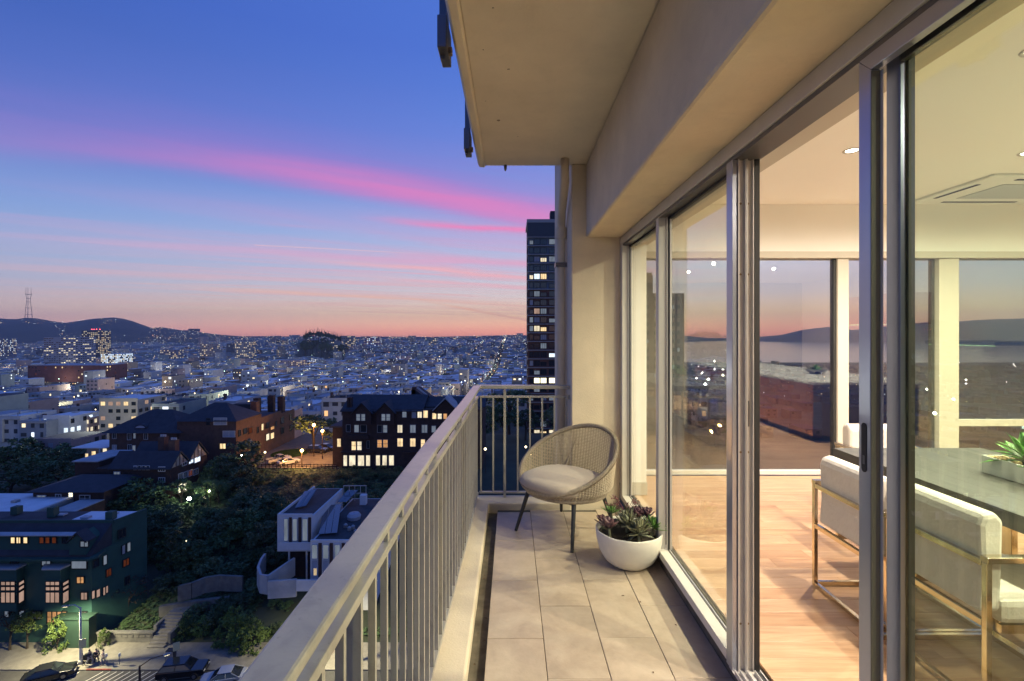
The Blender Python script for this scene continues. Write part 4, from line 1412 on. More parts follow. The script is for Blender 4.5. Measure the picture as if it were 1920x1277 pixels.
for r, l, nx in [((173, 1048, 185, 1064), 'dark', 1), ((192, 1041, 200, 1059), 'pale', 1), ((227.5, 1022, 234, 1039), 'blind', 1), ((237, 1017, 244, 1034), 'pale', 1), ((221, 991, 235, 1009), 'dark', 2),
                 ((229, 1047, 242, 1062), 'dimred', 2), ((198, 1066, 208, 1081), 'dimred', 2), ((170.5, 1107, 177, 1123), 'pink', 1), ((179, 1104.5, 187, 1120), 'pink', 1), ((192, 1101, 196.5, 1116), 'pink', 1),
                 ((197.5, 1098, 201.5, 1112), 'pink', 1), ((233, 1080, 243, 1096), 'dark', 2)]:
    W(ga, sp_, r, l, nx, 1)
for pa_, pb_, pc_ in ((0, 31, 46), (84, 114, 130)):
    xa, xb, xc = PX(pa_, 57.3), PX(pb_, 57.3), PX(pc_, 58.4)
    bay = MB().prism([(xa, 57.3), (xb, 57.3), (xc, 58.39), (xa - .9, 58.39)], 'z', PZ(1142, 57.8), PZ(1064, 57.8)).obj('bay_window', M['green_paint'], ga)
    for (i0, i1) in ((0, 1), (1, 2), (2, 3)):
        fpx = pa_ + 3 + (pb_ - pa_ - 4) * i0 / 3
        fqx = pa_ + 3 + (pb_ - pa_ - 4) * i1 / 3
        for q0, q1 in ((1089, 1097.5), (1099, 1107), (1109, 1130)):
            W(ga, (xa, 57.3, 1, 0), (fpx, q0, fqx, q1), 'pink', 1, 1)
    for q0, q1 in ((1089, 1097), (1098.5, 1106), (1108, 1130)):
        W(ga, (xb, 57.3, xc - xb, 1.09), (pb_ + 1.5, q0, pc_ - 2.0, q1), 'pink', 1, 1)
    MB().prism([(xa - .2, 57.1), (xb + .1, 57.1), (xc + .3, 58.38), (xa - 1.1, 58.38)], 'z', PZ(1064, 57.8), PZ(1061, 57.8)).obj('bay_roof', M['roof_grey'], ga)
for i in range(4):
    W(ga, fp, (90 + i * 9.3, 1145.5, 98.5 + i * 9.3, 1167), 'orange', 1, 2)
MB().box(-54.5, -50.5, 57.3, 58.38, -36.1, -32.6).obj('porch_wall', M['green_low'], ga, bevel=.03)
MB().box(-54.7, -50.3, 57.1, 58.37, -32.59, -32.4).obj('porch_cap', M['green_low'], ga)

# ================================================================== WHITE MODERN HOUSE WITH SOLAR PANELS
wh = thing('white_modern_house', 'white flat-roofed modern house with solar panels and tall striped windows on the slope', 'house', (-28, 68, -33))
x0, x1 = PX(520, 66), PX(585, 66)
MB().box(x0, x1, 66, 78, PZ(1034, 66), PZ(969, 66)).obj('wall', M['white_wall'], wh)
MB().box(x0 + .3, x1, 68.8, 77.8, -36, PZ(1034, 66) - .001).obj('base', M['shingle_dark'], wh)  # dark colour stands in for the shaded void under the overhang
for px_ in (541, 574):
    MB().box(PX(px_, 66.2), PX(px_ + 2.5, 66.2), 66.1, 66.3, -35, PZ(1034, 66) - .001).obj('post', M['white_wall'], wh)
ya = 62.5
xa, xb = PX(582, ya), PX(700, ya)
MB().box(xa, xb, ya, 79, -35, PZ(1017, ya)).obj('wall', M['white_wall'], wh)
MB().box(x0 + .25, x1 - .25, 66.25, 77.75, PZ(969, 66) - .01, PZ(969, 66) + .05).obj('roof', M['roof_tar'], wh)
MB().box(xa + .25, xb - .25, ya + .25, 78.7, PZ(1017, ya) - .01, PZ(1017, ya) + .05).obj('roof', M['roof_tar'], wh)
for bx in ((x0, x1, 66, 66.24), (x0, x0 + .24, 66.245, 78)):
    MB().box(*bx, PZ(969, 66) + .001, PZ(969, 66) + .35).obj('parapet', M['white_wall'], wh)
MB().box(xa, xb, ya, ya + .24, PZ(1017, ya) + .001, PZ(1017, ya) + .3).obj('parapet', M['white_wall'], wh)
p1, p2 = (x0, 66, 1, 0), (xa, ya, 1, 0)
for a, c in ((533, 541), (548.5, 558.5), (567, 578)):
    W(wh, p1, (a, 972, c, 1014), 'pale', 1, 1, M['trim_white'])
for a, c in ((542.5, 547.5), (560, 565.5), (578.6, 583.5)):
    MB().box(PX(a, 66), PX(c, 66), 65.9, 65.99, PZ(1016, 66), PZ(970, 66)).obj('shutter', M['brown_strip'], wh)
for a, c in ((585, 596), (605.5, 617), (627, 639), (649, 660)):
    W(wh, p2, (a, 1020, c, 1048), 'pale', 1, 1, M['trim_white'])
    W(wh, p2, (a, 1050, c, 1080), 'blind', 1, 1, M['trim_white'])
for a, c in ((597.5, 603.5), (618.5, 624.5), (641, 647)):
    MB().box(PX(a, ya), PX(c, ya), ya - .1, ya - .01, PZ(1082, ya), PZ(1018, ya)).obj('shutter', M['brown_strip'], wh)
MB().box(PX(525, 65), PX(582, 65), 64.9, 65.05, PZ(1031, 65), PZ(1017, 65)).obj('balcony_front', M['white_wall'], wh)
MB().box(PX(525, 65), PX(582, 65), 65.055, 65.99, PZ(1031, 65), PZ(1029.5, 65)).obj('balcony_floor', M['white_wall'], wh)
MB().box(PX(556, 60.5), PX(640, 60.5), 60.4, 60.6, PZ(1108, 60.5), PZ(1087, 60.5)).obj('terrace_front', M['white_wall'], wh)
MB().box(PX(556, 60.5), PX(640, 60.5), 60.605, 62.49, PZ(1108, 60.5), PZ(1106, 60.5)).obj('terrace_floor', M['roof_grey'], wh)
W(wh, p2, (588.5, 1064, 595, 1079), 'warm', 1, 1, M['trim_white'])
zr = PZ(1017, ya) + .12


def panel(pts, n):
    """tilted solar array split into n panels"""
    for i in range(n):
        f0, f1 = i / n + .012, (i + 1) / n - .012
        P = [Vector(p) for p in pts]
        q = [P[0].lerp(P[1], f0), P[0].lerp(P[1], f1), P[3].lerp(P[2], f1), P[3].lerp(P[2], f0)]
        nv = (q[1] - q[0]).cross(q[3] - q[0]).normalized() * .05
        bb = MB()
        bb.add([tuple(v) for v in q] + [tuple(v - nv) for v in q], [(0, 1, 2, 3), (7, 6, 5, 4), (0, 4, 5, 1), (1, 5, 6, 2), (2, 6, 7, 3), (3, 7, 4, 0)])
        bb.obj('solar_panel', M['solar'], wh)


panel([(PX(599, 64.5), 64.2, zr + .25), (PX(634, 64.5), 64.2, zr + .45), (PX(640, 73), 73, zr + 1.1), (PX(607, 73), 73, zr + .9)], 3)
zt = PZ(969, 66) + .1
panel([(PX(553, 68.5), 68.5, zt + .2), (PX(577, 69.5), 69.0, zt + .35), (PX(597, 74), 73.5, zt + 1.3), (PX(573, 74), 73.5, zt + .9)], 2)
panel([(PX(634, 75), 74.5, zr + .9), (PX(652, 75), 74.5, zr + .9), (PX(672, 78), 78, zr + 1.6), (PX(652, 78), 78, zr + 1.6)], 2)
MB().box(PX(676, 76), PX(687, 76), 75.6, 76.5, zr, zr + 1.5).obj('chimney', M['white_wall'], wh)
MB().lathe([(.9, 0), (1.0, .5), (.7, .9), (.1, 1.0)], 14, (PX(664, 70), 70, zr)).obj('skylight', LIT['blind'], wh)
for px_, Y_ in ((655, 66), (662, 66.5), (648, 67), (667, 65)):
    MB().lathe([(.28, 0), (.28, .4), (.1, .55)], 10, (PX(px_, Y_), Y_, zr), cap1=True).obj('roof_vent', M['metal_grey'], wh)
b = MB()
for i in range(5):
    b.box(x1 + .3 + i * .9, x1 + .36 + i * .9, 77.5, 77.56, zr, zr + 2.4)
b.box(x1 + .3, x1 + 4.0, 77.5, 77.56, zr + 2.4, zr + 2.5).box(x1 + .3, x1 + 4.0, 77.5, 77.56, zr + 1.2, zr + 1.28)
b.obj('pergola', M['trim_white'], wh)
# curving white garden walls in front of it
gw = thing('garden_wall', 'low curving white garden wall below the modern house', 'wall', (-33, 62, -34))


def wallrun(pts, th, z0s, h, parent, mat, name='wall'):
    b_ = MB()
    for (p, q), z0, z1 in zip(zip(pts, pts[1:]), z0s, z0s[1:]):
        d = Vector((q[0] - p[0], q[1] - p[1]))
        n_ = Vector((-d.y, d.x)).normalized() * th / 2
        P = [(p[0] - n_.x, p[1] - n_.y), (q[0] - n_.x, q[1] - n_.y), (q[0] + n_.x, q[1] + n_.y), (p[0] + n_.x, p[1] + n_.y)]
        v0 = [(P[0][0], P[0][1], z0 - 1.5), (P[1][0], P[1][1], z1 - 1.5), (P[2][0], P[2][1], z1 - 1.5), (P[3][0], P[3][1], z0 - 1.5)]
        v1 = [(P[0][0], P[0][1], z0 + h), (P[1][0], P[1][1], z1 + h), (P[2][0], P[2][1], z1 + h), (P[3][0], P[3][1], z0 + h)]
        b_.add(v0 + v1, [(0, 3, 2, 1), (4, 5, 6, 7), (0, 1, 5, 4), (1, 2, 6, 5), (2, 3, 7, 6), (3, 0, 4, 7)])
    return b_.obj(name, mat, parent)


def wr_px(lst):
    pts, zs = [], []
    for px_, py_, Y_ in lst:
        pts.append((PX(px_, Y_), Y_))
        zs.append(PZ(py_, Y_))
    return pts, zs


M['garden_white'] = pmat('garden_white', (.42, .42, .42), .85, var=.15, vscale=.8)
p_, z_ = wr_px([(497, 1050, 67), (490, 1060, 65.5), (484, 1075, 63.5), (489, 1090, 62), (503, 1092, 61.5), (520, 1080, 62.5), (540, 1066, 64), (552, 1058, 65)])
wallrun(p_, .3, z_, .9, gw, M['garden_white'])
p_, z_ = wr_px([(503, 1100, 60.8), (530, 1098, 60.8), (556, 1096, 60.8)])
wallrun(p_, .3, z_, .7, gw, M['garden_white'])
rw = thing('retaining_wall', 'pale concrete retaining wall among dark shrubs on the slope', 'wall', (-40, 64, -34))
p_, z_ = wr_px([(335, 1106, 63), (360, 1100, 63), (385, 1090, 64), (412, 1086, 64.5), (455, 1088, 64.5)])
wallrun(p_, .35, z_, .55, rw, M['concrete'])
p_, z_ = wr_px([(300, 1140, 62), (360, 1130, 62.5), (430, 1122, 63)])
wallrun(p_, .5, z_, .25, rw, M['concrete'], 'coping')

# ================================================================== DARK SHINGLE MANSION
mn = thing('shingle_mansion', 'large dark brown shingled mansion with gables and many lit windows above the slope', 'house', (-24, 108, -27.7))
YM = 103.0
mx0, mx1 = PX(642, YM), PX(905, YM)
MB().box(mx0, mx1, YM, 116, -29, PZ(768, YM)).obj('wall', M['shingle_dark'], mn)
MB().box(PX(630, 107), mx0 - .01, 105, 114, -29, PZ(800, 106)).obj('side_wing', M['shingle_dark'], mn)
MB().box(PX(628, 107) - .3, mx0 - .01, 104.6, 114.3, PZ(800, 106) + .01, PZ(797, 106)).obj('wing_roof', M['slate'], mn)
rz_ = PZ(742, 109)
gable('roof', mx0, PX(790, YM), YM, 116, PZ(770, YM), rz_, M['slate'], mn, 'x')
gable('roof', PX(795, YM), mx1, YM + 3, 116, PZ(766, YM), rz_ - .6, M['slate'], mn, 'x')
for c_ in (681, 724):
    xm = PX(c_, YM)
    g1 = MB().prism([(xm - 1.9, PZ(795, YM)), (xm + 1.9, PZ(795, YM)), (xm + 1.9, PZ(772, YM)), (xm, PZ(756, YM)), (xm - 1.9, PZ(772, YM))], 'y', YM - .9, 107).obj('gable_dormer', M['shingle_dark'], mn)
    MB().prism([(xm - 2.3, PZ(775, YM)), (xm, PZ(755, YM)), (xm + 2.3, PZ(775, YM)), (xm + 2.3, PZ(773.5, YM)), (xm, PZ(753, YM)), (xm - 2.3, PZ(773.5, YM))], 'y', YM - 1.3, 107.2).obj('gable_roof', M['slate'], g1)
xm = PX(836, YM)
g1 = MB().prism([(xm - 2.2, PZ(775, YM)), (xm + 2.2, PZ(775, YM)), (xm + 2.2, PZ(768, YM)), (xm, PZ(748, YM)), (xm - 2.2, PZ(768, YM))], 'y', YM - .6, 108).obj('gable_dormer', M['shingle_dark'], mn)
MB().prism([(xm - 2.7, PZ(770, YM)), (xm, PZ(746.5, YM)), (xm + 2.7, PZ(770, YM)), (xm + 2.7, PZ(768, YM)), (xm, PZ(744, YM)), (xm - 2.7, PZ(768, YM))], 'y', YM - 1.2, 108.3).obj('gable_roof', M['roof_grey'], g1)
xs = PX(776, 115)
MB().prism([(xs, PZ(752, 115)), (xs, PZ(728, 115)), (PX(783, 115), PZ(728, 115)), (PX(817, 115), PZ(754, 115))], 'y', 112, 119).obj('steep_roof', M['slate'], mn)
MB().prism([(PX(781, 111.5), PZ(727, 111.5)), (PX(784, 111.5), PZ(727, 111.5)), (PX(819, 111.5), PZ(754, 111.5)), (PX(815, 111.5), PZ(754, 111.5))], 'y', 111.2, 111.95).obj('barge_board', M['roof_grey'], mn)
MB().box(PX(773, 112.5), PX(780, 112.5), 112, 113.5, PZ(757, 112), PZ(726, 112)).obj('chimney', M['brick_brown'], mn)
for a in (654, 659):
    MB().box(PX(a - 2, 104.5), PX(a + 1.6, 104.5), 104, 105, PZ(772, 104.5), PZ(745, 104.5)).obj('chimney', M['shingle_dark'], mn)
mp_ = (mx0, YM, 1, 0)
md_ = (mx0, YM - .9, 1, 0)
MT = M['metal_grey']
for r, l, nx, ny in [((644, 853, 651.5, 874), 'cream', 1, 1), ((654.5, 853, 667.5, 874), 'cream', 1, 1), ((670.5, 853, 684, 874), 'cream', 1, 1), ((686, 853, 695, 874), 'cream', 1, 1),
                     ((704.5, 853, 713.5, 873), 'cream', 1, 1), ((716.5, 853, 726.5, 873), 'cream', 1, 1), ((729, 853, 739.5, 873), 'cream', 1, 1),
                     ((659, 827, 668.5, 844.5), 'warm', 1, 2), ((669.5, 827, 679, 844.5), 'cream', 1, 2), ((707, 824, 717, 839.5), 'orange', 1, 2), ((718, 824, 728, 839.5), 'orange', 1, 2), ((688, 826, 693, 841), 'dark', 1, 1),
                     ((745, 821, 756, 838), 'warm', 2, 1), ((768.5, 821, 780, 838), 'warm', 2, 1), ((789, 823, 797.5, 840), 'warm', 1, 2),
                     ((649, 796, 658, 810), 'dark', 1, 1), ((664, 796, 674, 811), 'pale', 1, 1), ((676, 796, 688, 811), 'dark', 1, 1), ((707.5, 796.5, 717, 811.5), 'dark', 1, 1), ((718, 796.5, 727, 811.5), 'pale', 1, 2),
                     ((745, 796, 755.5, 812), 'cream', 2, 1), ((769, 796, 780, 812), 'pale', 2, 1), ((790.5, 796, 802, 812), 'pale', 2, 1), ((809, 798, 818, 811), 'pale', 1, 1), ((826, 798, 838, 811), 'dark', 2, 1),
                     ((754, 769, 763, 783), 'pale', 1, 1), ((772, 769, 781, 784), 'blind', 1, 1), ((782.5, 769, 792, 784), 'cream', 2, 1), ((793.5, 769, 803, 784), 'warm', 1, 1),
                     ((810, 774, 819, 786), 'warm', 1, 1), ((820.5, 774, 829, 786), 'cream', 1, 2), ((831, 774, 839, 786), 'orange', 1, 1), ((805, 850, 815, 868), 'dimred', 1, 1)]:
    W(mn, mp_, r, l, nx, ny, MT)
for a, c in ((668, 676), (677.5, 685), (715.5, 723), (724.5, 732)):
    W(mn, md_, (a, 776, c, 789), 'pale', 1, 2, MT)
W(mn, (PX(630, 107), 105, 1, 0), (632, 822, 640, 838), 'warm', 2, 1, MT)
for a, c in ((640, 702), (756, 860)):
    MB().box(PX(a, YM), PX(c, YM), YM - .7, YM - .02, PZ(848, YM), PZ(846, YM)).obj('ledge', M['shingle_dark'], mn)
MB().box(PX(656, YM), PX(692, YM), YM - 1.0, YM - .01, PZ(822, YM), PZ(806.5 + 8, YM)).obj('balcony', M['shingle_dark'], mn)

# ================================================================== BROWN ROW HOUSES UP THE LANE
XS = -59.7


def rowhouse(label, y0, y1, ztop, mat, front, side, roofmat='slate', hipz=None, xw=-72.5):
    t = thing('row_house', label, 'house', ((XS + xw) / 2, y0, -27.6), 0, 'brown row houses along the lane')
    MB().box(xw, XS, y0, y1 - .02, -29.5, ztop).obj('wall', mat, t)
    if hipz:
        hip('roof', xw, XS, y0, y1 - .5, ztop + .01, hipz, M['slate'], t, .4)
    else:
        MB().box(xw + .3, XS - .3, y0 + .3, y1 - .3, ztop + .01, ztop + .12).obj('roof', M[roofmat], t)
        for bx in ((xw, XS, y0, y0 + .28), (XS - .28, XS, y0 + .285, y1 - .03)):
            MB().box(*bx, ztop + .001, ztop + .5).obj('parapet', mat, t)
    for r, l, nx in front:
        W(t, (xw, y0, 1, 0), r, l, nx, 1, M['trim_white'] if l == 'blind' else None)
    for r, l, nx in side:
        W(t, (XS, y0, 0, 1), r, l, nx, 1)
    return t


rowhouse('nearest brown row house with a lit yellow window and a grey hipped roof', 104, 114.5, PZ(790, 104), M['brick_brown'],
         [((401, 783, 426, 797), 'blind', 2), ((418, 807.5, 441.5, 820), 'blind', 2), ((412, 831, 424.5, 842), 'warm', 2), ((387, 784, 395, 797), 'dark', 1)],
         [((455.5, 803, 463, 813.5), 'dark', 1), ((465, 801, 472.5, 813), 'dimred', 1), ((455.5, 826, 462, 839), 'pink', 1), ((464.5, 825, 472, 837), 'pink', 1), ((446.5, 806, 451, 818), 'dark', 1)], hipz=PZ(757, 107))
rh = rowhouse('brown row house with several lit lane-side windows in mid row', 114.5, 124.5, PZ(783, 117), M['brick_brown'], [],
              [((489, 794, 494, 807.5), 'warm', 1), ((498, 792, 504.5, 803.5), 'dark', 1), ((506.5, 799, 514, 806), 'orange', 1), ((498, 813, 504.5, 826), 'cream', 1), ((506.5, 811, 513.5, 823), 'warm', 1), ((481, 800, 485, 812), 'dark', 1)])
MB().box(XS - 3.4, XS - 2, 116, 117.5, PZ(783, 117) + .2, PZ(752, 117)).obj('chimney', M['brick_brown'], rh)
MB().box(XS - 9, XS - 4.6, 118, 121, PZ(783, 117) + .2, PZ(758, 118)).obj('penthouse', M['slate'], rh)
rh = rowhouse('brown row house with tall chimneys near the far end of the row', 124.5, 132, PZ(777, 126), M['brick_brown'], [],
              [((526, 782, 532, 794), 'dark', 1), ((526, 801, 532, 813.5), 'dark', 1), ((515.5, 789, 519, 800), 'dark', 1)])
for dx_, tp in ((-1.6, 744), (-4.2, 742), (-8, 747)):
    MB().box(XS + dx_ - .7, XS + dx_ + .7, 127, 128.4, PZ(777, 126) + .2, PZ(tp, 127)).obj('chimney', M['shingle_dark'], rh)
rowhouse('pinkish pale house at the far end of the brown row', 132, 137, PZ(772, 133), M['pink_wall'], [], [((543, 776, 547, 788), 'dark', 1), ((543, 796, 547, 808), 'dark', 1)], 'roof_pale')

# ================================================================== TUDOR HOUSE, HIP-ROOFED HOUSE, LOW HOUSE
td = thing('tudor_house', 'dark tudor house with two pale half-timbered gables and bright ground floor windows', 'house', (-68, 92, -28))
TX = -62.6
MB().box(-76.5, TX, 88, 98.6, -30, PZ(879, 88)).obj('wall', M['shingle_dark'], td)
for ya_, yb_, nm in ((88, 92.8, 0), (93, 98.4, 1)):
    zA = -20.3 if nm else -20.9
    gable('roof', -73.5, TX, ya_, yb_, PZ(879, 88) + .1, zA, M['slate'], td, 'x', .35)
    gb = MB().prism([(ya_, PZ(879, 88) + .01), (yb_, PZ(879, 88) + .01), ((ya_ + yb_) / 2, zA - .15)], 'x', TX - .3, TX + .06).obj('gable', M['timber_pale'], td)
    for f in (.3, .5, .7):
        yy = ya_ + (yb_ - ya_) * f
        hh = (zA - PZ(879, 88)) * (1 - abs(f - .5) * 2) - .3
        MB().box(TX + .061, TX + .10, yy - .09, yy + .09, PZ(879, 88) + .05, PZ(879, 88) + hh).obj('beam', M['brown_strip'], gb)
ts = (TX, 88, 0, 1)
for r, l, nx in [((353, 861.5, 362, 869.5), 'cool', 2), ((363.5, 856.5, 375, 867), 'cool', 2), ((341, 866, 350, 873), 'dark', 2), ((334, 887, 342, 899), 'dark', 3), ((343, 884, 351, 896), 'dark', 3), ((352.5, 881.5, 360, 893), 'dimred', 2), ((362, 879, 371, 890), 'dark', 3),
                 ((332.5, 907, 341, 924), 'bright', 1), ((342, 905, 350.5, 922), 'bright', 1)]:
    W(td, ts, r, l, nx, 1, M['trim_white'])
tf = (-70, 88, 1, 0)
for r, l, nx in [((297.5, 875, 310.5, 884), 'dark', 3), ((298, 895, 310, 905), 'dark', 3), ((251, 873, 257.5, 881), 'blind', 1), ((259, 873, 265.5, 881), 'dark', 1), ((267, 873, 273.5, 881), 'dark', 1), ((275, 873, 281.5, 881), 'dark', 1),
                 ((214, 884, 226, 896), 'pale', 2)]:
    W(td, tf, r, l, nx, 1, M['trim_white'])
for a, c, t0, t1, Y_ in ((296, 308, 817, 850, 92), (316, 328, 823, 850, 91)):
    ch = MB().box(PX(a, Y_), PX(c, Y_), Y_, Y_ + 1.2, PZ(t1, Y_) - 1, PZ(t0 + 3, Y_)).obj('chimney', M['brick_brown'], td)
    for k in range(3):
        xx = PX(a + 2 + k * (c - a - 4) / 2, Y_)
        MB().lathe([(.14, 0), (.17, .4)], 8, (xx, Y_ + .6, PZ(t0 + 3, Y_)), cap1=True).obj('chimney_pot', M['trim_white'], ch)
MB().box(-81, -76.51, 89, 97, -30, PZ(866, 89)).obj('wing', M['shingle_dark'], td)
MB().box(-81.3, -76.5, 88.7, 97.3, PZ(866, 89) + .01, PZ(864, 89)).obj('wing_roof', M['roof_grey'], td)

hh_ = thing('hip_roofed_house', 'dark brick house under a big slate hipped roof with an eyebrow dormer', 'house', (-81, 108, -26))
MB().box(PX(205, 104), PX(335, 104), 104, 115, -29, PZ(810, 104)).obj('wall', M['brick_brown'], hh_)
hip('roof', PX(203, 104), PX(337, 104), 104, 115, PZ(811, 104), PZ(768, 109), M['slate'], hh_, .9)
ey = MB().prism([(PX(262, 104) + 1.3 * cos(a), PZ(802, 104.5) + .75 * sin(a)) for a in [pi * i / 10 for i in range(11)]], 'y', 104.2, 107).obj('eyebrow_dormer', M['slate'], hh_)
MB().prism([(PX(262, 104) + 1.0 * cos(a), PZ(802, 104.5) + .5 * sin(a)) for a in [pi * i / 10 for i in range(11)]], 'y', 104.1, 104.19).obj('pane', LIT['blind'], ey)
for r, l in [((211, 834, 219.5, 846), 'blind'), ((211, 811.5, 219, 823), 'dark'), ((239, 812, 247, 825), 'dark'), ((251, 811, 255, 822), 'pale'), ((240, 833, 247, 849), 'dark'), ((249, 835, 255, 846), 'pale'), ((270, 812, 278, 824), 'dark')]:
    W(hh_, (-80, 104, 1, 0), r, l, 2, 1, M['trim_white'])
ph = thing('porch_house', 'small lit porch beside the hip-roofed house, warm lamps under its white roof edge', 'house', (-91, 104, -28))
MB().box(PX(140, 105), PX(203, 105), 108, 112, -31, PZ(838, 106)).obj('wall', M['cream_wall'], ph)
MB().box(PX(138, 105), PX(203.5, 105), 104.5, 112.3, PZ(838, 106) + .01, PZ(836.5, 106)).obj('roof', M['roof_pale'], ph)
MB().box(PX(186, 104.6), PX(189, 104.6), 104.5, 104.8, -31, PZ(838, 106)).obj('post', M['trim_white'], ph)
for r, l in [((172, 845, 181, 857), 'warm'), ((160, 850, 167, 858), 'warm'), ((193, 840, 202, 856), 'cream')]:
    W(ph, (-90, 108, 1, 0), r, l, 1, 1, M['trim_white'])
lh = thing('low_house', 'low dark house with one bright white window behind the green apartment house', 'house', (-73, 84, -29))
MB().box(PX(62, 80), PX(195, 80), 80, 89, -31, PZ(920, 80)).obj('wall', M['shingle_dark'], lh)
hip('roof', PX(62, 80), PX(192, 80), 80, 89, PZ(921, 80), PZ(892, 84), M['slate'], lh, .7)
for r, l in [((70.5, 928, 87, 938), 'pale'), ((129, 923, 138.5, 932), 'bright'), ((105, 926, 116, 938), 'dark'), ((150, 928, 170, 940), 'dark')]:
    W(lh, (-73, 80, 1, 0), r, l, 2, 2, M['trim_white'])
wr_ = thing('white_roofed_house', 'building with a broad pale flat roof at the left edge behind the green house', 'house', (-84, 76, -30))
MB().box(-95, PX(95, 76), 73, 82, -36, PZ(958, 74)).obj('wall', M['cream_wall'], wr_)
MB().box(-94.7, PX(95, 76) - .3, 73.3, 81.7, PZ(958, 74) + .01, PZ(958, 74) + .12).obj('roof', M['roof_pale'], wr_)
for x in (-86, -80):
    MB().box(x - .4, x + .4, 77, 77.8, PZ(958, 74) + .12, PZ(958, 74) + .5).obj('roof_vent', M['metal_grey'], wr_)
b2 = MB().box(PX(80, 73), PX(128, 73), 72.5, 79.5, -34, PZ(968, 72.5)).obj('annex', M['shingle_dark'], wr_)
MB().box(PX(80, 73), PX(128, 73), 72.5, 79.5, PZ(968, 72.5) + .01, PZ(966.5, 72.5)).obj('annex_roof', M['roof_grey'], wr_)

# generic block with punched windows, used for the mid-distance landmarks
def block(name, label, cat, px0, px1, pyt, pyb, Y, depth, mat, roofm, cols_, rows_, lits, group=None, frame=None, nxy=(1, 1), ww=.55, wh_=.5, side=True, seed=1):
    rr = random.Random(seed)
    xa_, xb_ = PX(px0, Y), PX(px1, Y)
    zt_, zb_ = PZ(pyt, Y), PZ(pyb, Y) - 4
    t = thing(name, label, cat, ((xa_ + xb_) / 2, Y + depth / 2, PZ(pyb, Y)), 0, group)
    MB().box(xa_, xb_, Y, Y + depth, zb_, zt_).obj('wall', mat, t)
    MB().box(xa_ + .3, xb_ - .3, Y + .3, Y + depth - .3, zt_ + .01, zt_ + .1).obj('roof', roofm, t)
    MB().box(xa_, xb_, Y, Y + .28, zt_ + .001, zt_ + .6).obj('parapet', mat, t)
    H_ = PZ(pyt, Y) - PZ(pyb, Y)
    cw, ch_ = (xb_ - xa_) / cols_, H_ / rows_
    wins = {}
    for j in range(rows_):
        for i in range(cols_):
            l = rr.choice(lits)
            if l is None:
                continue
            wins.setdefault(l, MB()).box(xa_ + cw * (i + .5 - ww / 2), xa_ + cw * (i + .5 + ww / 2), Y - .08, Y - .01, zt_ - ch_ * (j + .5 + wh_ / 2), zt_ - ch_ * (j + .5 - wh_ / 2))
    if side:
        ns = max(1, int(depth / cw)) if cw < depth else 1
        cs = depth / ns
        sx = xb_ if xb_ < 0 else xa_
        for j in range(rows_):
            for i in range(ns):
                l = rr.choice(lits)
                if l is None:
                    continue
                bb = (sx + .01, sx + .08) if xb_ < 0 else (sx - .08, sx - .01)
                wins.setdefault(l, MB()).box(*bb, Y + cs * (i + .5 - ww / 2), Y + cs * (i + .5 + ww / 2), zt_ - ch_ * (j + .5 + wh_ / 2), zt_ - ch_ * (j + .5 - wh_ / 2))
    for l, b_ in wins.items():
        b_.obj('window', LIT[l], t, kind='stuff')
    return t


block('pink_house', 'dusky pink house with a dark roof at the edge of the lower town', 'house', 57, 133, 826, 866, 135, 12, M['pink_wall'], M['roof_tar'], 5, 2, ['dark', 'dark', 'blind', None], seed=3)
block('apartment_block', 'cream apartment block with two bright strip-lit roof edges above the hip-roofed house', 'building', 186, 258, 750, 805, 170, 14, M['cream_wall'], M['roof_pale'], 5, 4, ['dark', 'dark', 'pink', None, 'warm'], seed=5)
block('apartment_block', 'pink-brown end block right behind the hip-roofed house', 'building', 243, 277, 752, 790, 182, 10, M['pink_wall'], M['roof_grey'], 3, 3, ['dark', None], seed=6)
block('pale_house', 'broad pale house with one bright square window at the foot of the hill', 'house', 80, 130, 782, 815, 165, 12, M['white_wall'], M['roof_pale'], 4, 2, ['dark', None, None, 'cool'], seed=9)
block('pale_house', 'pinkish house with lit windows joined to the pale house at the foot of the hill', 'house', 116, 168, 784, 812, 172, 10, M['pink_wall'], M['roof_pale'], 6, 2, ['cream', 'dark', None, 'cream'], seed=12)
block('brick_school', 'long dark red brick building with a few lit windows in the lower town', 'building', 52, 188, 686, 711, 640, 45, pmat('red_brick', (0.17, 0.06, 0.055), .9, var=.15, vscale=.2), M['roof_grey'], 22, 4, ['dark', 'dark', 'dark', None, None, None, None, None, None, None, None, None, None, None, None, None, None, None, None, 'warm', 'cream', 'dimred'], ww=.35, wh_=.4, seed=2)
block('office_block', 'wide office block with rows of lit windows below the far hills', 'building', 82, 142, 633, 690, 1250, 60, pmat('office_grey', (0.34, 0.33, 0.36), .8), M['roof_grey'], 13, 15, ['dark', 'dark', None, 'cream', 'dark'], ww=.75, wh_=.42, seed=14)
block('apartment_tower', 'dark apartment tower with red roof beacons below the far hills', 'building', 153, 187, 620, 668, 1450, 40, pmat('tower_dark', (0.10, 0.10, 0.12), .8), M['roof_tar'], 10, 16, ['dark', None, 'cream', 'cream', 'warm'], ww=.5, wh_=.4, seed=8)
block('glass_block', 'bright greenish lit glass building in the lower town', 'building', 189, 222, 664, 690, 1050, 40, pmat('glass_wall', (0.32, 0.38, 0.38), .6), M['roof_pale'], 12, 9, ['cool', 'cool', 'cream', 'dark'], ww=.7, wh_=.7, seed=4)
bec = MB()
for px_ in (172, 176, 181, 187):
    bec.lathe([(.2, 0), (1.0, 1.0), (.2, 2.0)], 6, (PX(px_, 1449), 1449 + .5, PZ(620, 1450) + 3), cap1=True)
t_ = thing('roof_beacon', 'row of red beacon lights on the dark apartment tower', 'beacon', (PX(180, 1450), 1450, PZ(620, 1450)))
bec.obj('lamp', emat('beacon_red', (1, .08, .1), 14), t_, kind='stuff')
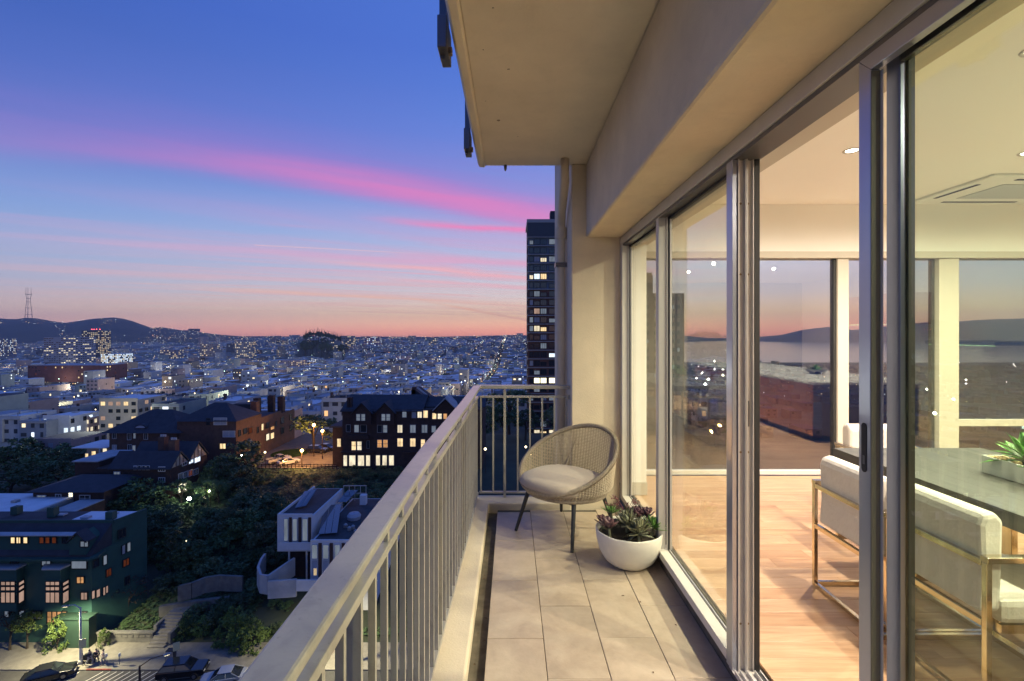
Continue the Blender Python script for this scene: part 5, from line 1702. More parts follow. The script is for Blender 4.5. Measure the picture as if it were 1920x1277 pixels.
TWS = [(1040, 452, 472, 641, 668, ), ]
k = 0
for px0, px1, pyt, pyb, Y, dep, lab in [(440, 470, 641, 672, 1300, 30, 'lit slab of flats left of the wooded hill in the far town'), (640, 662, 630, 664, 1700, 30, 'stepped dark tower right of the wooded hill'),
                                  (684, 712, 631, 652, 1900, 30, 'dark tower on the skyline with lit top floors'), (617, 640, 641, 668, 1500, 30, 'pale block with bright corner lights below the wooded hill'),
                                  (797, 818, 634, 650, 2000, 30, 'low dark tower on the middle of the skyline'), (742, 768, 668, 690, 1250, 30, 'block with a bright lit stair strip in the middle of the far town'),
                                  (520, 562, 676, 700, 1100, 40, 'long pale block of flats with many lit windows in the far town'), (868, 905, 678, 706, 1150, 35, 'bright lit block beside the long lamp-lit street'),
                                  (806, 832, 672, 692, 1200, 30, 'pale flats on the slope below the low dark tower'), (300, 330, 656, 676, 1500, 35, 'grey block with scattered lights under the far saddle'),
                                  (375, 400, 645, 668, 1350, 30, 'dark twin block with warm windows left of the lit slab'), (0, 10, 635, 668, 1300, 30, 'grey block cut by the left edge below the far hills'),
                                  (715, 775, 694, 712, 850, 35, 'long cream block of flats in the middle of the lower town')]:
    k += 1
    block('tower_block', lab, 'building', px0, px1, pyt, pyb, Y, dep, [pmat('flats_%d' % k, (.26 + .05 * (k % 4), .25 + .04 * (k % 3), .28), .85)][0], M['roof_grey'], max(5, int((px1 - px0) / 3.2)), max(5, int((pyb - pyt) / 3.0)),
          ['dark', None, None, 'cream', 'warm', 'dark'] if k % 3 else ['dark', None, 'cream', 'cool'], 'taller blocks in the far town', ww=.5, wh_=.45, seed=20 + k)

# ================================================================== APARTMENT TOWER BESIDE THE PILLAR
at_ = thing('apartment_tower', 'slender dark apartment tower with pale floor bands partly hidden by the pillar', 'building', (16, 178, -36))
TY = 170.0
tx0, tx1 = PX(990, TY), 30.0
tz = PZ(412, TY)
MB().box(tx0, tx1, TY, TY + 16, -38, tz - 1.2).obj('wall', pmat('tower_brick', (0.075, 0.05, 0.05), .85, var=.2, vscale=.3), at_)
MB().box(tx0 - .4, tx1 + .4, TY - .9, TY + 16.4, tz - 1.19, tz).obj('roof', M['metal_grey'], at_)
MB().box(tx0 - .3, tx1, TY - .8, TY - .01, tz - 6.0, tz - 1.2).obj('crown_wall', pmat('crown', (0.05, 0.065, 0.08), .6), at_)
MB().box(PX(1033, TY), PX(1050, TY), TY + 2, TY + 6, tz + .001, tz + 3.6).obj('penthouse', M['slate'], at_)
MB().box(tx0 - .03, tx1, TY - .06, TY - .005, tz - 25, tz - 6.0).obj('upper_cladding', pmat('tower_cladding', (0.10, 0.14, 0.18), .5, var=.15, vscale=.3), at_)
MB().box(tx0 - .03, tx1, TY - .06, TY - .005, -37, tz - 25.01).obj('lower_cladding', pmat('tower_red', (0.13, 0.065, 0.055), .85, var=.2, vscale=.3), at_)
slabm = MB().box(-(tx1 - tx0) / 2 - .25, (tx1 - tx0) / 2 + .25, -.45, .44, -.14, .14).mesh('floor_slab', M['metal_grey'])
FH = 3.07
kz = 0
z = tz - 6.3
litfl = {1: None, 2: None, 3: 'cool2', 4: 'cool', 7: 'cream', 9: 'cream', 12: 'pale', 15: 'cool', 16: 'cool'}
b0 = BASE[at_.name]
while z > -34:
    inst('floor_slab', slabm, at_, ((tx0 + tx1) / 2 - b0.x, TY - .45 - b0.y, z - b0.z))
    segs = [(tx0 + .5, tx0 + 1.9), (tx0 + 2.1, tx0 + 4.2), (tx0 + 4.4, tx0 + 6.6), (tx0 + 7.4, tx0 + 9.6), (tx0 + 10.2, tx0 + 13)]
    for i, (a, c) in enumerate(segs):
        l = 'dark'
        fl_ = {2: ('dark', 'blind', 'cream', 'pale', 'dark'), 4: ('cream', 'cool', 'cool', 'dark', 'dark'), 8: ('dark', 'cool', 'pale', 'dark', 'dark'), 10: ('pale', 'cream', 'cool', 'dark', 'cream'),
               6: ('dark', 'pale', 'dark', 'dark', 'dark'), 3: ('dark', 'dark', 'dark', 'dark', 'pale'), 13: ('dark', 'dark', 'dark', 'cool', 'dark'), 16: ('dark', 'bright', 'bright', 'bright', 'dark'),
               17: ('dark', 'pale', 'dark', 'dark', 'dark'), 22: ('dark', 'cream', 'cream', 'cream', 'cream')}.get(kz)
        if fl_:
            l = fl_[i]
        elif (kz * 7 + i * 3) % 9 == 0:
            l = 'pale'
        elif (kz * 5 + i * 11) % 7 == 0:
            l = 'blind'
        if l in ('cool', 'cream') and (kz + i) % 3 == 0:
            l = 'pink' if i % 2 else 'warm'
        hh_w = 2.0 if (kz + i) % 4 else 1.5
        window(at_, ((a + c) / 2, TY - .1, z - FH / 2 - (2.0 - hh_w) / 2), c - a, hh_w, 0, l, 1 + (kz * 3 + i) % 3, 1, M['green_trim'])
    window(at_, (tx0 - .06, TY + 3, z - FH / 2), 2.4, 1.8, radians(-90), 'dark' if kz % 4 else 'pale', 2, 1)
    kz += 1
    z -= FH
# brown tower seen through the end window of the room
bt = thing('brick_tower', 'dark brown tower with a stepped crown seen through the far panes of the room', 'building', (80, 215, -60))
bx0, bx1 = PX(1205, 200), PX(1268, 200)
mt = pmat('brown_tower', (0.20, 0.14, 0.10), .85, var=.15, vscale=.2)
MB().box(bx0, PX(1224, 200), 200, 222, -62, PZ(516, 200)).obj('wall', mt, bt)
MB().box(PX(1224, 200) + .01, PX(1283, 200), 200, 222, -62, PZ(550, 200)).obj('wall', mt, bt)
for i in range(4):
    MB().box(bx0 + i * 1.1, bx0 + i * 1.1 + .6, 200, 221, PZ(516, 200) + .01, PZ(511, 200)).obj('merlon', mt, bt)
for j in range(10):
    for a in (1214, 1229, 1242, 1262, 1272):
        window(bt, (PX(a, 200), 199.9, PZ(560 + j * 16, 200)), 1.2, 1.8, 0, 'pale' if (j * 5 + a) % 7 == 0 else 'dark', 1, 1)
# transmitter tower on the far hill
st = thing('radio_mast', 'three-legged red and white radio mast on the far hilltop', 'mast', (PX(53, 5500), 5500, PZ(598, 5500)))
SX, SY0 = PX(53.2, 5500), 5500
zb_ = PZ(600, 5500)
S_ = 5500 / 900


def mpt(dx_, py_, k):
    a = 2 * pi * k / 3 + .4
    return (SX + dx_ * S_ * cos(a), SY0 + dx_ * S_ * sin(a), PZ(py_, 5500))


prof_ = [(6.0, 600), (4.6, 580), (3.1, 567), (2.9, 560), (4.3, 552)]
for k in range(3):
    MB().tube([mpt(d, p, k) for d, p in prof_], [2.8, 2.4, 2.1, 2.0, 2.0], 5).obj('leg', M['slate'], st)
    MB().tube([mpt(4.2, 552, k), mpt(4.0, 539, k)], [1.8, 1.0], 5).obj('antenna', M['slate'], st)
for d, p in ((5.3, 590), (4.3, 577.5), (3.1, 566), (3.0, 559.5), (5.6, 552)):
    MB().tube([mpt(d, p, k) for k in range(3)], 1.9, 5, closed=True).obj('cross_beam', M['slate'], st)
# lone hilltop block
block('hilltop_block', 'small flat building alone on the far skyline right of the round hill', 'building', 353, 369, 616.5, 621, 5590, 60, M['slate'], M['slate'], 4, 2, [None], side=False)
LMK = [(140, 1010, 'the green apartment house'), (600, 1000, 'the white modern house'), (760, 800, 'the shingle mansion'), (500, 790, 'the brown row houses'), (320, 870, 'the tudor house'),
       (265, 800, 'the hip-roofed house'), (170, 845, 'the lit porch'), (95, 845, 'the pink house'), (128, 910, 'the low dark house'), (60, 955, 'the white-roofed building'), (355, 935, 'the white floodlight'),
       (566, 845, 'the orange globe lamp'), (520, 862, 'the parked pickup truck'), (395, 1090, 'the concrete retaining wall'), (303, 1195, 'the garden stairs'), (235, 1200, 'the stone planter wall'),
       (520, 1080, 'the curving white wall'), (120, 698, 'the long brick building'), (230, 775, 'the cream apartment block'), (322, 745, 'the broad cypress'), (745, 703, 'the long cream flats'), (205, 677, 'the glass block'),
       (105, 798, 'the broad pale house'), (349, 1014, 'the dim path lamp'), (455, 870, 'the round tree'), (890, 730, 'the railing corner'), (20, 740, 'the left edge of the view'), (420, 720, 'the middle of the town'),
       (600, 730, 'the roofs above the lane lamps')]
USED = {}


def where(px, py):
    q = min(LMK, key=lambda l: (l[0] - px) ** 2 + 2.2 * (l[1] - py) ** 2)
    dx_, dy_ = px - q[0], (py - q[1]) * 1.4
    if abs(dx_) > abs(dy_):
        r = 'just right of' if 0 < dx_ < 45 else 'well right of' if dx_ > 0 else 'just left of' if dx_ > -45 else 'well left of'
    else:
        r = 'just below' if 0 < dy_ < 35 else 'well below' if dy_ > 0 else 'just above' if dy_ > -35 else 'well above'
    return r + ' ' + q[2]


# ================================================================== TOWN: NEAREST HOUSES ONE BY ONE, THE REST AS ONE MASS
RC = random.Random(5)
WALLC = {'white': (.56, .54, .51), 'grey': (.36, .35, .34), 'cream': (.48, .42, .34), 'pink': (.43, .31, .27), 'blue-grey': (.30, .32, .36), 'tan': (.38, .30, .22), 'dark': (.15, .13, .13), 'pale green': (.35, .38, .33)}
WM = {k: pmat('town_wall_' + k.replace(' ', '_').replace('-', '_'), v, .88, var=.12, vscale=.35) for k, v in WALLC.items()}
WKEYS = list(WALLC)
ROOFS = [('pale', M['roof_pale']), ('grey', M['roof_grey']), ('tarred', M['roof_tar'])]
FAR_LIT = {'c': emat('far_cool', (.80, .90, 1.0), 1.7), 'w': emat('far_warm', (1.0, .80, .50), 1.5), 'o': emat('far_orange', (1.0, .55, .25), 1.2), 'g': emat('far_greenish', (.75, 1.0, .85), 1.4)}
keep_out = [(-150, -100, 120, 190), (-160, -120, 160, 200)]
lots = []
SBX, SBY = 92.0, 128.0
ROADX, ROADY = 17.0, 15.0
for by in range(0, 30):
    yb = 152 + by * SBY
    if yb > 3300:
        break
    for bx in range(-36, 22):
        xb = -ROADX / 2 + bx * SBX - 28
        xm, ym = xb + SBX / 2, yb + SBY / 2
        u = xm / ym
        left = -1.28 < u < 0.16
        rightw = 0.16 < u < 1.25 and ym < 1650
        if not (left or rightw):
            continue
        if rightw and ym < 200:
            continue
        wx0, wx1 = xb + ROADX / 2, xb + SBX - ROADX / 2
        wy0, wy1 = yb + ROADY / 2, yb + SBY - ROADY / 2
        if ym < 500:
            lw_, ld = 8.4, 17
        elif ym < 1000:
            lw_, ld = 10.5, 19
        elif ym < 1800:
            lw_, ld = 15, 28
        else:
            lw_, ld = 25, 38
        ny_ = max(1, int((wy1 - wy0) / ld))
        nx_ = max(1, int((wx1 - wx0) / lw_))
        for j in range(ny_):
            x = wx0
            for i in range(nx_):
                wv_ = (wx1 - wx0) / nx_
                y0_ = wy0 + j * (wy1 - wy0) / ny_
                if RC.random() < .09:
                    continue
                h = RC.choice([6.5, 7.5, 9, 9.5, 10, 10.5, 11.5, 12.5])
                if RC.random() < (.05 if ym < 900 else .10):
                    h *= RC.uniform(1.5, 2.6)
                if ym > 1500 and RC.random() < .1:
                    h *= RC.uniform(1.4, 2.2)
                if rightw:
                    if RC.random() < .82:
                        continue
                    h *= .75
                dx0 = x + i * wv_
                lots.append((y0_ + RC.uniform(0, 2), dx0 + .12, dx0 + wv_ - .12, (wy1 - wy0) / ny_ - RC.uniform(2, 6), h, rightw))
lots.sort(key=lambda l: l[0])


def clear(x0, x1, y0):
    px = PX
    pxm = CX + FF * (x0 + x1) / 2 / y0
    if y0 < 215 and 80 < pxm < 300:
        return False
    if y0 < 190 and pxm > 880:
        return False
    if -10 < x0 < 40 and 150 < y0 < 215:
        return False
    if x0 > 50 and x0 < 80 and y0 < 230:
        return False
    for q in ((52, 188, 590, 700), (82, 142, 1200, 1330), (153, 187, 1420, 1500), (189, 222, 1030, 1110), (715, 775, 830, 900)):
        if q[0] - 4 < pxm < q[1] + 4 and q[2] < y0 < q[3]:
            return False
    if 552 < pxm < 650 and 1330 < y0 < 1950:
        return False
    if 52 < pxm < 188 and 480 < y0 < 640:
        return False
    return True


def town_house(b, wins, x0, x1, y0, d, h, zg, rr, near, mi_w, mi_r, far=False):
    """walls + parapet + roof into mesh b (material slots mi_w / mi_r)"""
    z0, z1 = zg - 3, zg + h
    y1 = y0 + d
    if far:
        b.add([(x0, y0, z0), (x1, y0, z0), (x1, y1, z0), (x0, y1, z0), (x0, y0, z1), (x1, y0, z1), (x1, y1, z1), (x0, y1, z1)],
              [(0, 1, 5, 4), (1, 2, 6, 5), (3, 0, 4, 7), (2, 3, 7, 6)], mi_w)
        b.add([(x0, y0, z1 - .01), (x1, y0, z1 - .01), (x1, y1, z1 - .01), (x0, y1, z1 - .01)], [(0, 1, 2, 3)], mi_r)
    # windows
    fh = 3.1
    rows = max(1, int((h - .6) / fh))
    cols_ = max(2, int((x1 - x0) / (2.6 if near else 3.2)))
    cw = (x1 - x0) / cols_
    pl = .10 if near else .13
    if rr.random() < .08:
        pl = .45
    if (x0 + x1) / 2 / y0 > .2:
        pl *= .3
    for j in range(rows):
        zc = zg + h - 1.7 - j * fh
        for i in range(cols_):
            r_ = rr.random()
            k = 'd' if r_ > pl * 1.6 else ('w' if r_ < pl * .5 else 'c' if r_ < pl * .9 else 'o' if r_ < pl else 'd')
            if far and k == 'd' and (rr.random() < .6 or y0 > 800):
                continue
            ww_ = cw * rr.choice([.30, .38, .46, .62])
            xc = x0 + cw * (i + .5)
            hh = .62 + .25 * ((i * 7 + int(x0 * 3)) % 3) / 2
            wins(k, 'y', xc, ww_ / 2, y0, zc, hh)
    sx = x1 if x1 < 0 else x0
    n2 = max(1, int(d / 4.5))
    for j in range(rows):
        zc = zg + h - 1.7 - j * fh
        for i in range(n2):
            if rr.random() < .55:
                continue
            r_ = rr.random()
            k = 'w' if r_ < pl * .6 else 'c' if r_ < pl else 'd'
            if far and k == 'd':
                continue
            wins(k, 'x', sx, .5, y0 + d * (i + .5) / n2, zc, .7, 1 if x1 < 0 else -1)


NEAR_N = 0
TDARK = pmat('town_window', (.07, .075, .085), .15, spec=.9)
far = MB()
far_w = {k: MB() for k in 'cwogd'}
parts_tree_spots = []
for (y0_, x0_, x1_, d_, h_, rw_) in lots:
    if not clear(x0_, x1_, y0_):
        continue
    xm = (x0_ + x1_) / 2
    zg = ground(xm, y0_ + d_ / 2)
    pxm = CX + FF * xm / y0_
    ptop = HZ - (zg + h_ - 1.66) / y0_ * FF
    if y0_ < 1500 and RC.random() < .07:
        if pxm < 985:
            parts_tree_spots.append((xm, y0_ + d_ / 2, zg))
        continue
    # keep the skyline of the slope in front of the hills
    lim = 688 + max(0, 520 - y0_) / 370 * 62
    if y0_ < 520 and ptop < lim:
        h_ = max(4.5, 1.66 - (lim - HZ) / FF * y0_ - zg)
    seen = (-10 < pxm < 985) and not rw_
    if seen and NEAR_N < 270:
        NEAR_N += 1
        key = RC.choice(['white', 'white', 'grey', 'cream', 'pink', 'blue-grey', 'tan', 'pale green', 'white', 'grey'])
        rn, rm_ = RC.choice(ROOFS[:2] + ROOFS[:1] + ROOFS)
        st_ = max(2, int(h_ / 3.1))
        lab = '%s %d-storey house with %s flat roof %s' % (key, st_, rn, where(pxm, ptop + 6))
        t = thing('town_house', lab, 'house', (xm, y0_, zg), 0, 'flat-roofed houses of the lower town')
        b_ = MB()
        wallm, roofm = MB(), MB()
        z0, z1 = zg - 4, zg + h_
        pt = .22
        wallm.box(x0_, x1_, y0_, y0_ + d_, z0, z1 - .5)
        flat_roof(wallm, x0_, x1_, y0_, y0_ + d_, z1 - .499, RC.choice([.35, .5, .8]), pt)
        if RC.random() < .5:      # shallow bay on the street front
            wb = (x1_ - x0_) * .3
            xb_ = x0_ + (x1_ - x0_) * RC.choice([.12, .58])
            wallm.box(xb_, xb_ + wb, y0_ - .8, y0_ - .01, zg + 3.2, z1 - .6)
        wallm.obj('wall', WM[key], t)
        roofm.box(x0_ + pt + .01, x1_ - pt - .01, y0_ + pt + .01, y0_ + d_ - pt - .01, z1 - .498, z1 - .44)
        for _ in range(RC.choice([0, 1, 1, 2, 3])):
            a, c_ = RC.uniform(x0_ + 1, x1_ - 2), RC.uniform(y0_ + 1, y0_ + d_ - 3)
            s_ = RC.uniform(.5, 1.4)
            roofm.box(a, a + s_, c_, c_ + s_ * RC.uniform(.7, 1.8), z1 - .439, z1 - .44 + RC.uniform(.4, 1.5))
        roofm.obj('roof', rm_, t)
        cn = MB().box(x0_ - .12, x1_ + .12, y0_ - .32, y0_ - .005, z1 - .95, z1 - .72)
        cn.box(x0_ - .05, x1_ + .05, y0_ - .14, y0_ - .005, zg + 3.0, zg + 3.15)
        cn.obj('cornice', WM[RC.choice(['white', 'cream', key])], t)
        vt = MB()
        for _ in range(RC.randint(2, 6)):
            a, c_ = RC.uniform(x0_ + .6, x1_ - .8), RC.uniform(y0_ + .6, y0_ + d_ - 1)
            q_ = RC.uniform(.10, .22)
            vt.lathe([(q_, 0), (q_, RC.uniform(.5, 1.3)), (q_ * 1.5, 1.35)], 6, (a, c_, z1 - .44), cap1=True)
        vt.obj('roof_vent', M['metal_grey'], t, kind='stuff')
        if RC.random() < .6:
            a, c_ = RC.uniform(x0_ + .8, x1_ - 2.2), RC.uniform(y0_ + 1, y0_ + d_ - 3)
            MB().box(a, a + 1.2, c_, c_ + 1.8, z1 - .4385, z1 - .22).obj('skylight', RC.choice([LIT['blind'], TDARK, LIT['pale']]), t)
        if RC.random() < .45:
            a = RC.choice([x0_ + .25, x1_ - 1.0])
            MB().box(a, a + .75, y0_ + d_ * .5, y0_ + d_ * .5 + .9, z1 - .4385, z1 + RC.uniform(.8, 1.6)).obj('chimney', M['brick_brown'], t)
        ws = {}

        def addw(k, ax, a, hw, yy, zc, hh, s=1):
            m_ = ws.setdefault(k, MB())
            if ax == 'y':
                m_.box(a - hw, a + hw, yy - .07, yy - .005, zc - hh, zc + hh)
            else:
                m_.box(min(a + .005 * s, a + .07 * s), max(a + .005 * s, a + .07 * s), yy - hw, yy + hw, zc - hh, zc + hh)
        town_house(None, addw, x0_, x1_, y0_, d_, h_, zg, RC, True, 0, 0)
        for k, m_ in ws.items():
            m_.obj('window', TDARK if k == 'd' else FAR_LIT[k], t, kind='stuff')
    else:
        wi = RC.randrange(len(WKEYS)) if not rw_ else WKEYS.index('dark')
        ri = len(WKEYS) + (RC.choice([0, 0, 0, 1, 1, 2]) if not rw_ else 2)

        def addf(k, ax, a, hw, yy, zc, hh, s=1):
            m_ = far_w[k]
            if k != 'd' and y0_ > 500:
                q = min(2.0, y0_ / 900.0) * .8
                hw, hh = max(hw * .8, .42 * q), max(hh * .7, .42 * q)
            if ax == 'y':
                m_.add([(a - hw, yy - .06, zc - hh), (a + hw, yy - .06, zc - hh), (a + hw, yy - .06, zc + hh), (a - hw, yy - .06, zc + hh)], [(0, 1, 2, 3)])
            else:
                m_.add([(a + .06 * s, yy - hw, zc - hh), (a + .06 * s, yy + hw, zc - hh), (a + .06 * s, yy + hw, zc + hh), (a + .06 * s, yy - hw, zc + hh)], [(0, 1, 2, 3)])
        town_house(far, addf, x0_, x1_, y0_, d_, h_, zg, RC, False, wi, ri, True)
town = far.obj('distant_town', [WM[k] for k in WKEYS] + [r[1] for r in ROOFS], kind='stuff')
tag(town, 'mass of pale flat-roofed houses and flats spreading to the far hills', 'town')
for k, mt_ in (('c', FAR_LIT['c']), ('w', FAR_LIT['w']), ('o', FAR_LIT['o']), ('g', FAR_LIT['g']), ('d', TDARK)):
    if far_w[k].f:
        far_w[k].obj('window', mt_, town, kind='stuff')

# lights of streets and hills: tiny glowing lamps
pts = {k: MB() for k in 'cwogr'}


def spark(k, x, y, z, s):
    s *= .28 + .7 * RC.random() ** 3
    pts[k].add([(x + s, y, z), (x - s, y, z), (x, y + s, z), (x, y - s, z), (x, y, z + s), (x, y, z - s)],
               [(0, 2, 4), (2, 1, 4), (1, 3, 4), (3, 0, 4), (2, 0, 5), (1, 2, 5), (3, 1, 5), (0, 3, 5)])


for by in range(1, 26):
    yb = 152 + by * SBY
    for bx in range(-36, 12):
        xb = -ROADX / 2 + bx * SBX - 28
        for q in range(4):
            x = xb + RC.uniform(-5, 5)
            y = yb + SBY * q / 4 + RC.uniform(-8, 8)
            if not (-1.2 < x / y < 1.0) or RC.random() < .35 or (x / y > .1 and (y > 1600 or RC.random() < .88)):
                continue
            k = RC.choice('cccwwwgo')
            spark(k, x, y, ground(x, y) + RC.uniform(6.5, 12), RC.uniform(.35, .75) * (.5 + y / 1100))
        for q in range(2):
            x = xb + SBX * q / 2 + RC.uniform(-8, 8)
            y = yb + RC.uniform(-4, 4)
            if not (-1.2 < x / y < .1) or RC.random() < .4:
                continue
            spark(RC.choice('cwwg'), x, y, ground(x, y) + RC.uniform(6.5, 11), RC.uniform(.35, .7) * (.5 + y / 1100))
TL_ = []
for col_, en in (((1.0, .84, .58), 6000), ((.92, .96, 1.0), 6000), ((.95, 1.0, .85), 5600)):
    d_ = bpy.data.lights.new('town_lamp_light', 'POINT')
    d_.energy = en
    d_.color = col_
    d_.shadow_soft_size = .4
    TL_.append(d_)
nl = 0
for by in range(0, 9):
    yb = 152 + by * SBY
    for bx in range(-16, 2):
        xb = -ROADX / 2 + bx * SBX - 28
        for q in range(3 if by < 4 else 2):
            x, y = xb + RC.uniform(-3, 3), yb + SBY * q / 3 + RC.uniform(-8, 8)
            if not (-1.1 < x / y < .04) or RC.random() < .25:
                continue
            z = ground(x, y) + 12.5
            lo = bpy.data.objects.new('lamp', RC.choice(TL_))
            COL.objects.link(lo)
            lo.location = (x, y, z)
            k_ = 1 + by * .25
            lo.scale = (1, 1, 1)
            spark(RC.choice('cwg'), x, y, z + 1.2, .35 + y / 1500)
            nl += 1
# the long street that runs straight away near the end of the view
for i in range(64):
    y = 650 * (4.2 ** (i / 64.0))
    x = -36.0 - (i % 2) * 12 + RC.uniform(-2, 2) + y * .002
    spark(RC.choice('cwwoorr'), x, y, ground(x, y) + 12 + RC.uniform(-2, 3), .3 + y / 2600)
# hillside sparks
n = 0
while n < 3000:
    px_ = RC.uniform(-60, 985)
    y = RC.uniform(3000, 5500) if RC.random() < .8 else RC.uniform(1800, 3000)
    x = PX(px_, y)
    cl = mnoise.noise(Vector((px_ / 45.0, y / 700.0, 4.0)))
    if 120 < px_ < 285 and y > 4200 and cl < .25:
        n += .3
        continue
    if 0 < px_ < 110 and 3400 < y < 4600:
        n += .3
        continue
    if cl < RC.uniform(-.35, .45):
        n += .12
        continue
    spark(RC.choice('ccwwwo'), x, y, ground(x, y) + 6, RC.uniform(1.3, 3.2) * y / 4500)
    n += 1
for _ in range(80):      # beyond the bay and on the northern shore
    px_ = RC.uniform(1180, 1960)
    y = RC.choice([RC.uniform(500, 1650), RC.uniform(500, 1650), RC.uniform(6100, 6900)])
    x = PX(px_, y)
    z = ground(x, y)
    if z < -124:
        continue
    spark(RC.choice('ccwwo'), x, y, z + 7, RC.uniform(.3, .8) * (.5 + y / 2200))
LS = {'c': emat('spark_cool', (.85, .95, 1.0), 4.0), 'w': emat('spark_warm', (1.0, .78, .45), 4.8), 'o': emat('spark_orange', (1.0, .5, .2), 4.0), 'g': emat('spark_green', (.7, 1.0, .8), 4.5), 'r': emat('spark_red', (1.0, .22, .14), 3.0)}
first = None
for k in pts:
    if not pts[k].f:
        continue
    if first is None:
        first = pts[k].obj('town_lights', LS[k], kind='stuff')
        tag(first, 'glittering street lamps scattered over the far town and hills', 'lights')
    else:
        pts[k].obj('lamp', LS[k], first, kind='stuff')

# ================================================================== TREES AND SHRUBS
RT = random.Random(21)
LEAF = [pmat('leaf_a', (0.066, 0.12, 0.042), .7, objvar=.4), pmat('leaf_b', (0.085, 0.12, 0.05), .7, objvar=.4), pmat('leaf_c', (0.095, 0.15, 0.030), .7, objvar=.3), pmat('leaf_d', (0.038, 0.028, 0.02), .8, objvar=.3)]
BARK = pmat('bark', (0.05, 0.038, 0.028), .95)


def crown_mesh(name, seed, mat, rx, ry, rz_, clumps=46, per=30, leaf=.28, flat=0.0, low=-.55):
    rr = random.Random(seed)
    b = MB()
    for c in range(clumps):
        a = rr.uniform(0, 2 * pi)
        zc = rr.uniform(low, 1.0)
        rad = sqrt(max(0.05, 1 - zc * zc)) * rr.uniform(.55, 1.0)
        bump_ = 1 + .28 * mnoise.noise(Vector((cos(a) * 1.7 + seed, sin(a) * 1.7, zc * 1.9)))
        cx_, cy_, cz_ = cos(a) * rad * rx * bump_, sin(a) * rad * ry * bump_, zc * rz_ * bump_
        cr = rr.uniform(.16, .30) * rx
        for _ in range(per):
            d = Vector((rr.gauss(0, 1), rr.gauss(0, 1), rr.gauss(0, .75 - flat)))
            d = d.normalized() * cr * rr.uniform(.35, 1.0)
            p = Vector((cx_, cy_, cz_)) + d
            u = Vector((rr.uniform(-1, 1), rr.uniform(-1, 1), rr.uniform(-.6, .6))).normalized()
            v = u.cross(Vector((rr.uniform(-1, 1), rr.uniform(-1, 1), rr.uniform(-1, 1)))).normalized()
            s = leaf * rr.uniform(.6, 1.35)
            b.add([tuple(p - u * s), tuple(p + v * s * .55 + u * s * .1), tuple(p + u * s), tuple(p - v * s * .55 - u * s * .1)], [(0, 1, 2, 3)])
    return b.mesh(name, mat)


CR = {'round': [crown_mesh('crown', 1, LEAF[0], 1, 1, .9, leaf=.085), crown_mesh('crown', 2, LEAF[1], 1, .9, .85, leaf=.085), crown_mesh('crown', 3, LEAF[0], 1, 1.05, .75, leaf=.08)],
      'flat': [crown_mesh('crown', 4, LEAF[0], 1, 1, .38, leaf=.075, flat=.35, low=-.3), crown_mesh('crown', 5, LEAF[1], 1, 1, .45, leaf=.075, flat=.3, low=-.3)],
      'tall': [crown_mesh('crown', 6, LEAF[0], .55, .55, 1, leaf=.07, low=-.9), crown_mesh('crown', 7, LEAF[1], .6, .6, 1, leaf=.07, low=-.9)],
      'bush': [crown_mesh('crown', 8, LEAF[1], 1, 1, .75, 40, 28, .09, low=-.2), crown_mesh('crown', 9, LEAF[0], 1, 1, .8, 40, 28, .09, low=-.2)],
      'lime': [crown_mesh('crown', 10, LEAF[2], 1, 1, 1.05, 44, 30, .085, low=-.7), crown_mesh('crown', 11, LEAF[2], 1, .9, .9, 44, 30, .085, low=-.6)],
      'bare': [crown_mesh('crown', 12, LEAF[3], 1, 1, .9, 40, 12, .06)]}


def trunk_mesh():
    b = MB()
    b.tube([(0, 0, 0), (.03, .02, .4), (-.02, .05, .75), (.04, .0, 1.0)], [.075, .055, .045, .03], 7)
    for k in range(6):
        a = k * 1.05 + .3
        z = .5 + .07 * k
        b.tube([(0, .03, z), (cos(a) * .22, sin(a) * .22, z + .22), (cos(a) * .42, sin(a) * .42, z + .5)], [.035, .022, .010], 5)
    return b.mesh('trunk', BARK)


TRUNK = trunk_mesh()


def tree(label, kind, x, y, r, h, cat='tree', name='tree', group=None, zb=None):
    """crown radius r, total height h"""
    z = ground(x, y) if zb is None else zb
    t = thing(name, label, cat, (x, y, z), RT.uniform(0, 6.28), group)
    BASE[t.name] = Vector()
    m = RT.choice(CR[kind])
    if kind == 'tall':
        inst('crown', m, t, (0, 0, h * .53), (0, 0, 0), (r * 1.7, r * 1.7, h * .5))
        inst('trunk', TRUNK, t, (0, 0, -.3), (0, 0, 0), (h * .3, h * .3, h * .5))
    elif cat == 'shrub':
        inst('crown', m, t, (0, 0, h * .4), (0, 0, 0), (r, r, h * .62))
        inst('trunk', TRUNK, t, (0, 0, -.2), (0, 0, 0), (h * .35, h * .35, h * .5))
    else:
        s = max(r * .8, h * .30)
        inst('crown', m, t, (0, 0, h - s * .9), (0, 0, 0), (r, r, s))
        inst('trunk', TRUNK, t, (0, 0, -.3), (0, 0, 0), (r * 1.1, r * 1.1, h - s * .8))
    return t


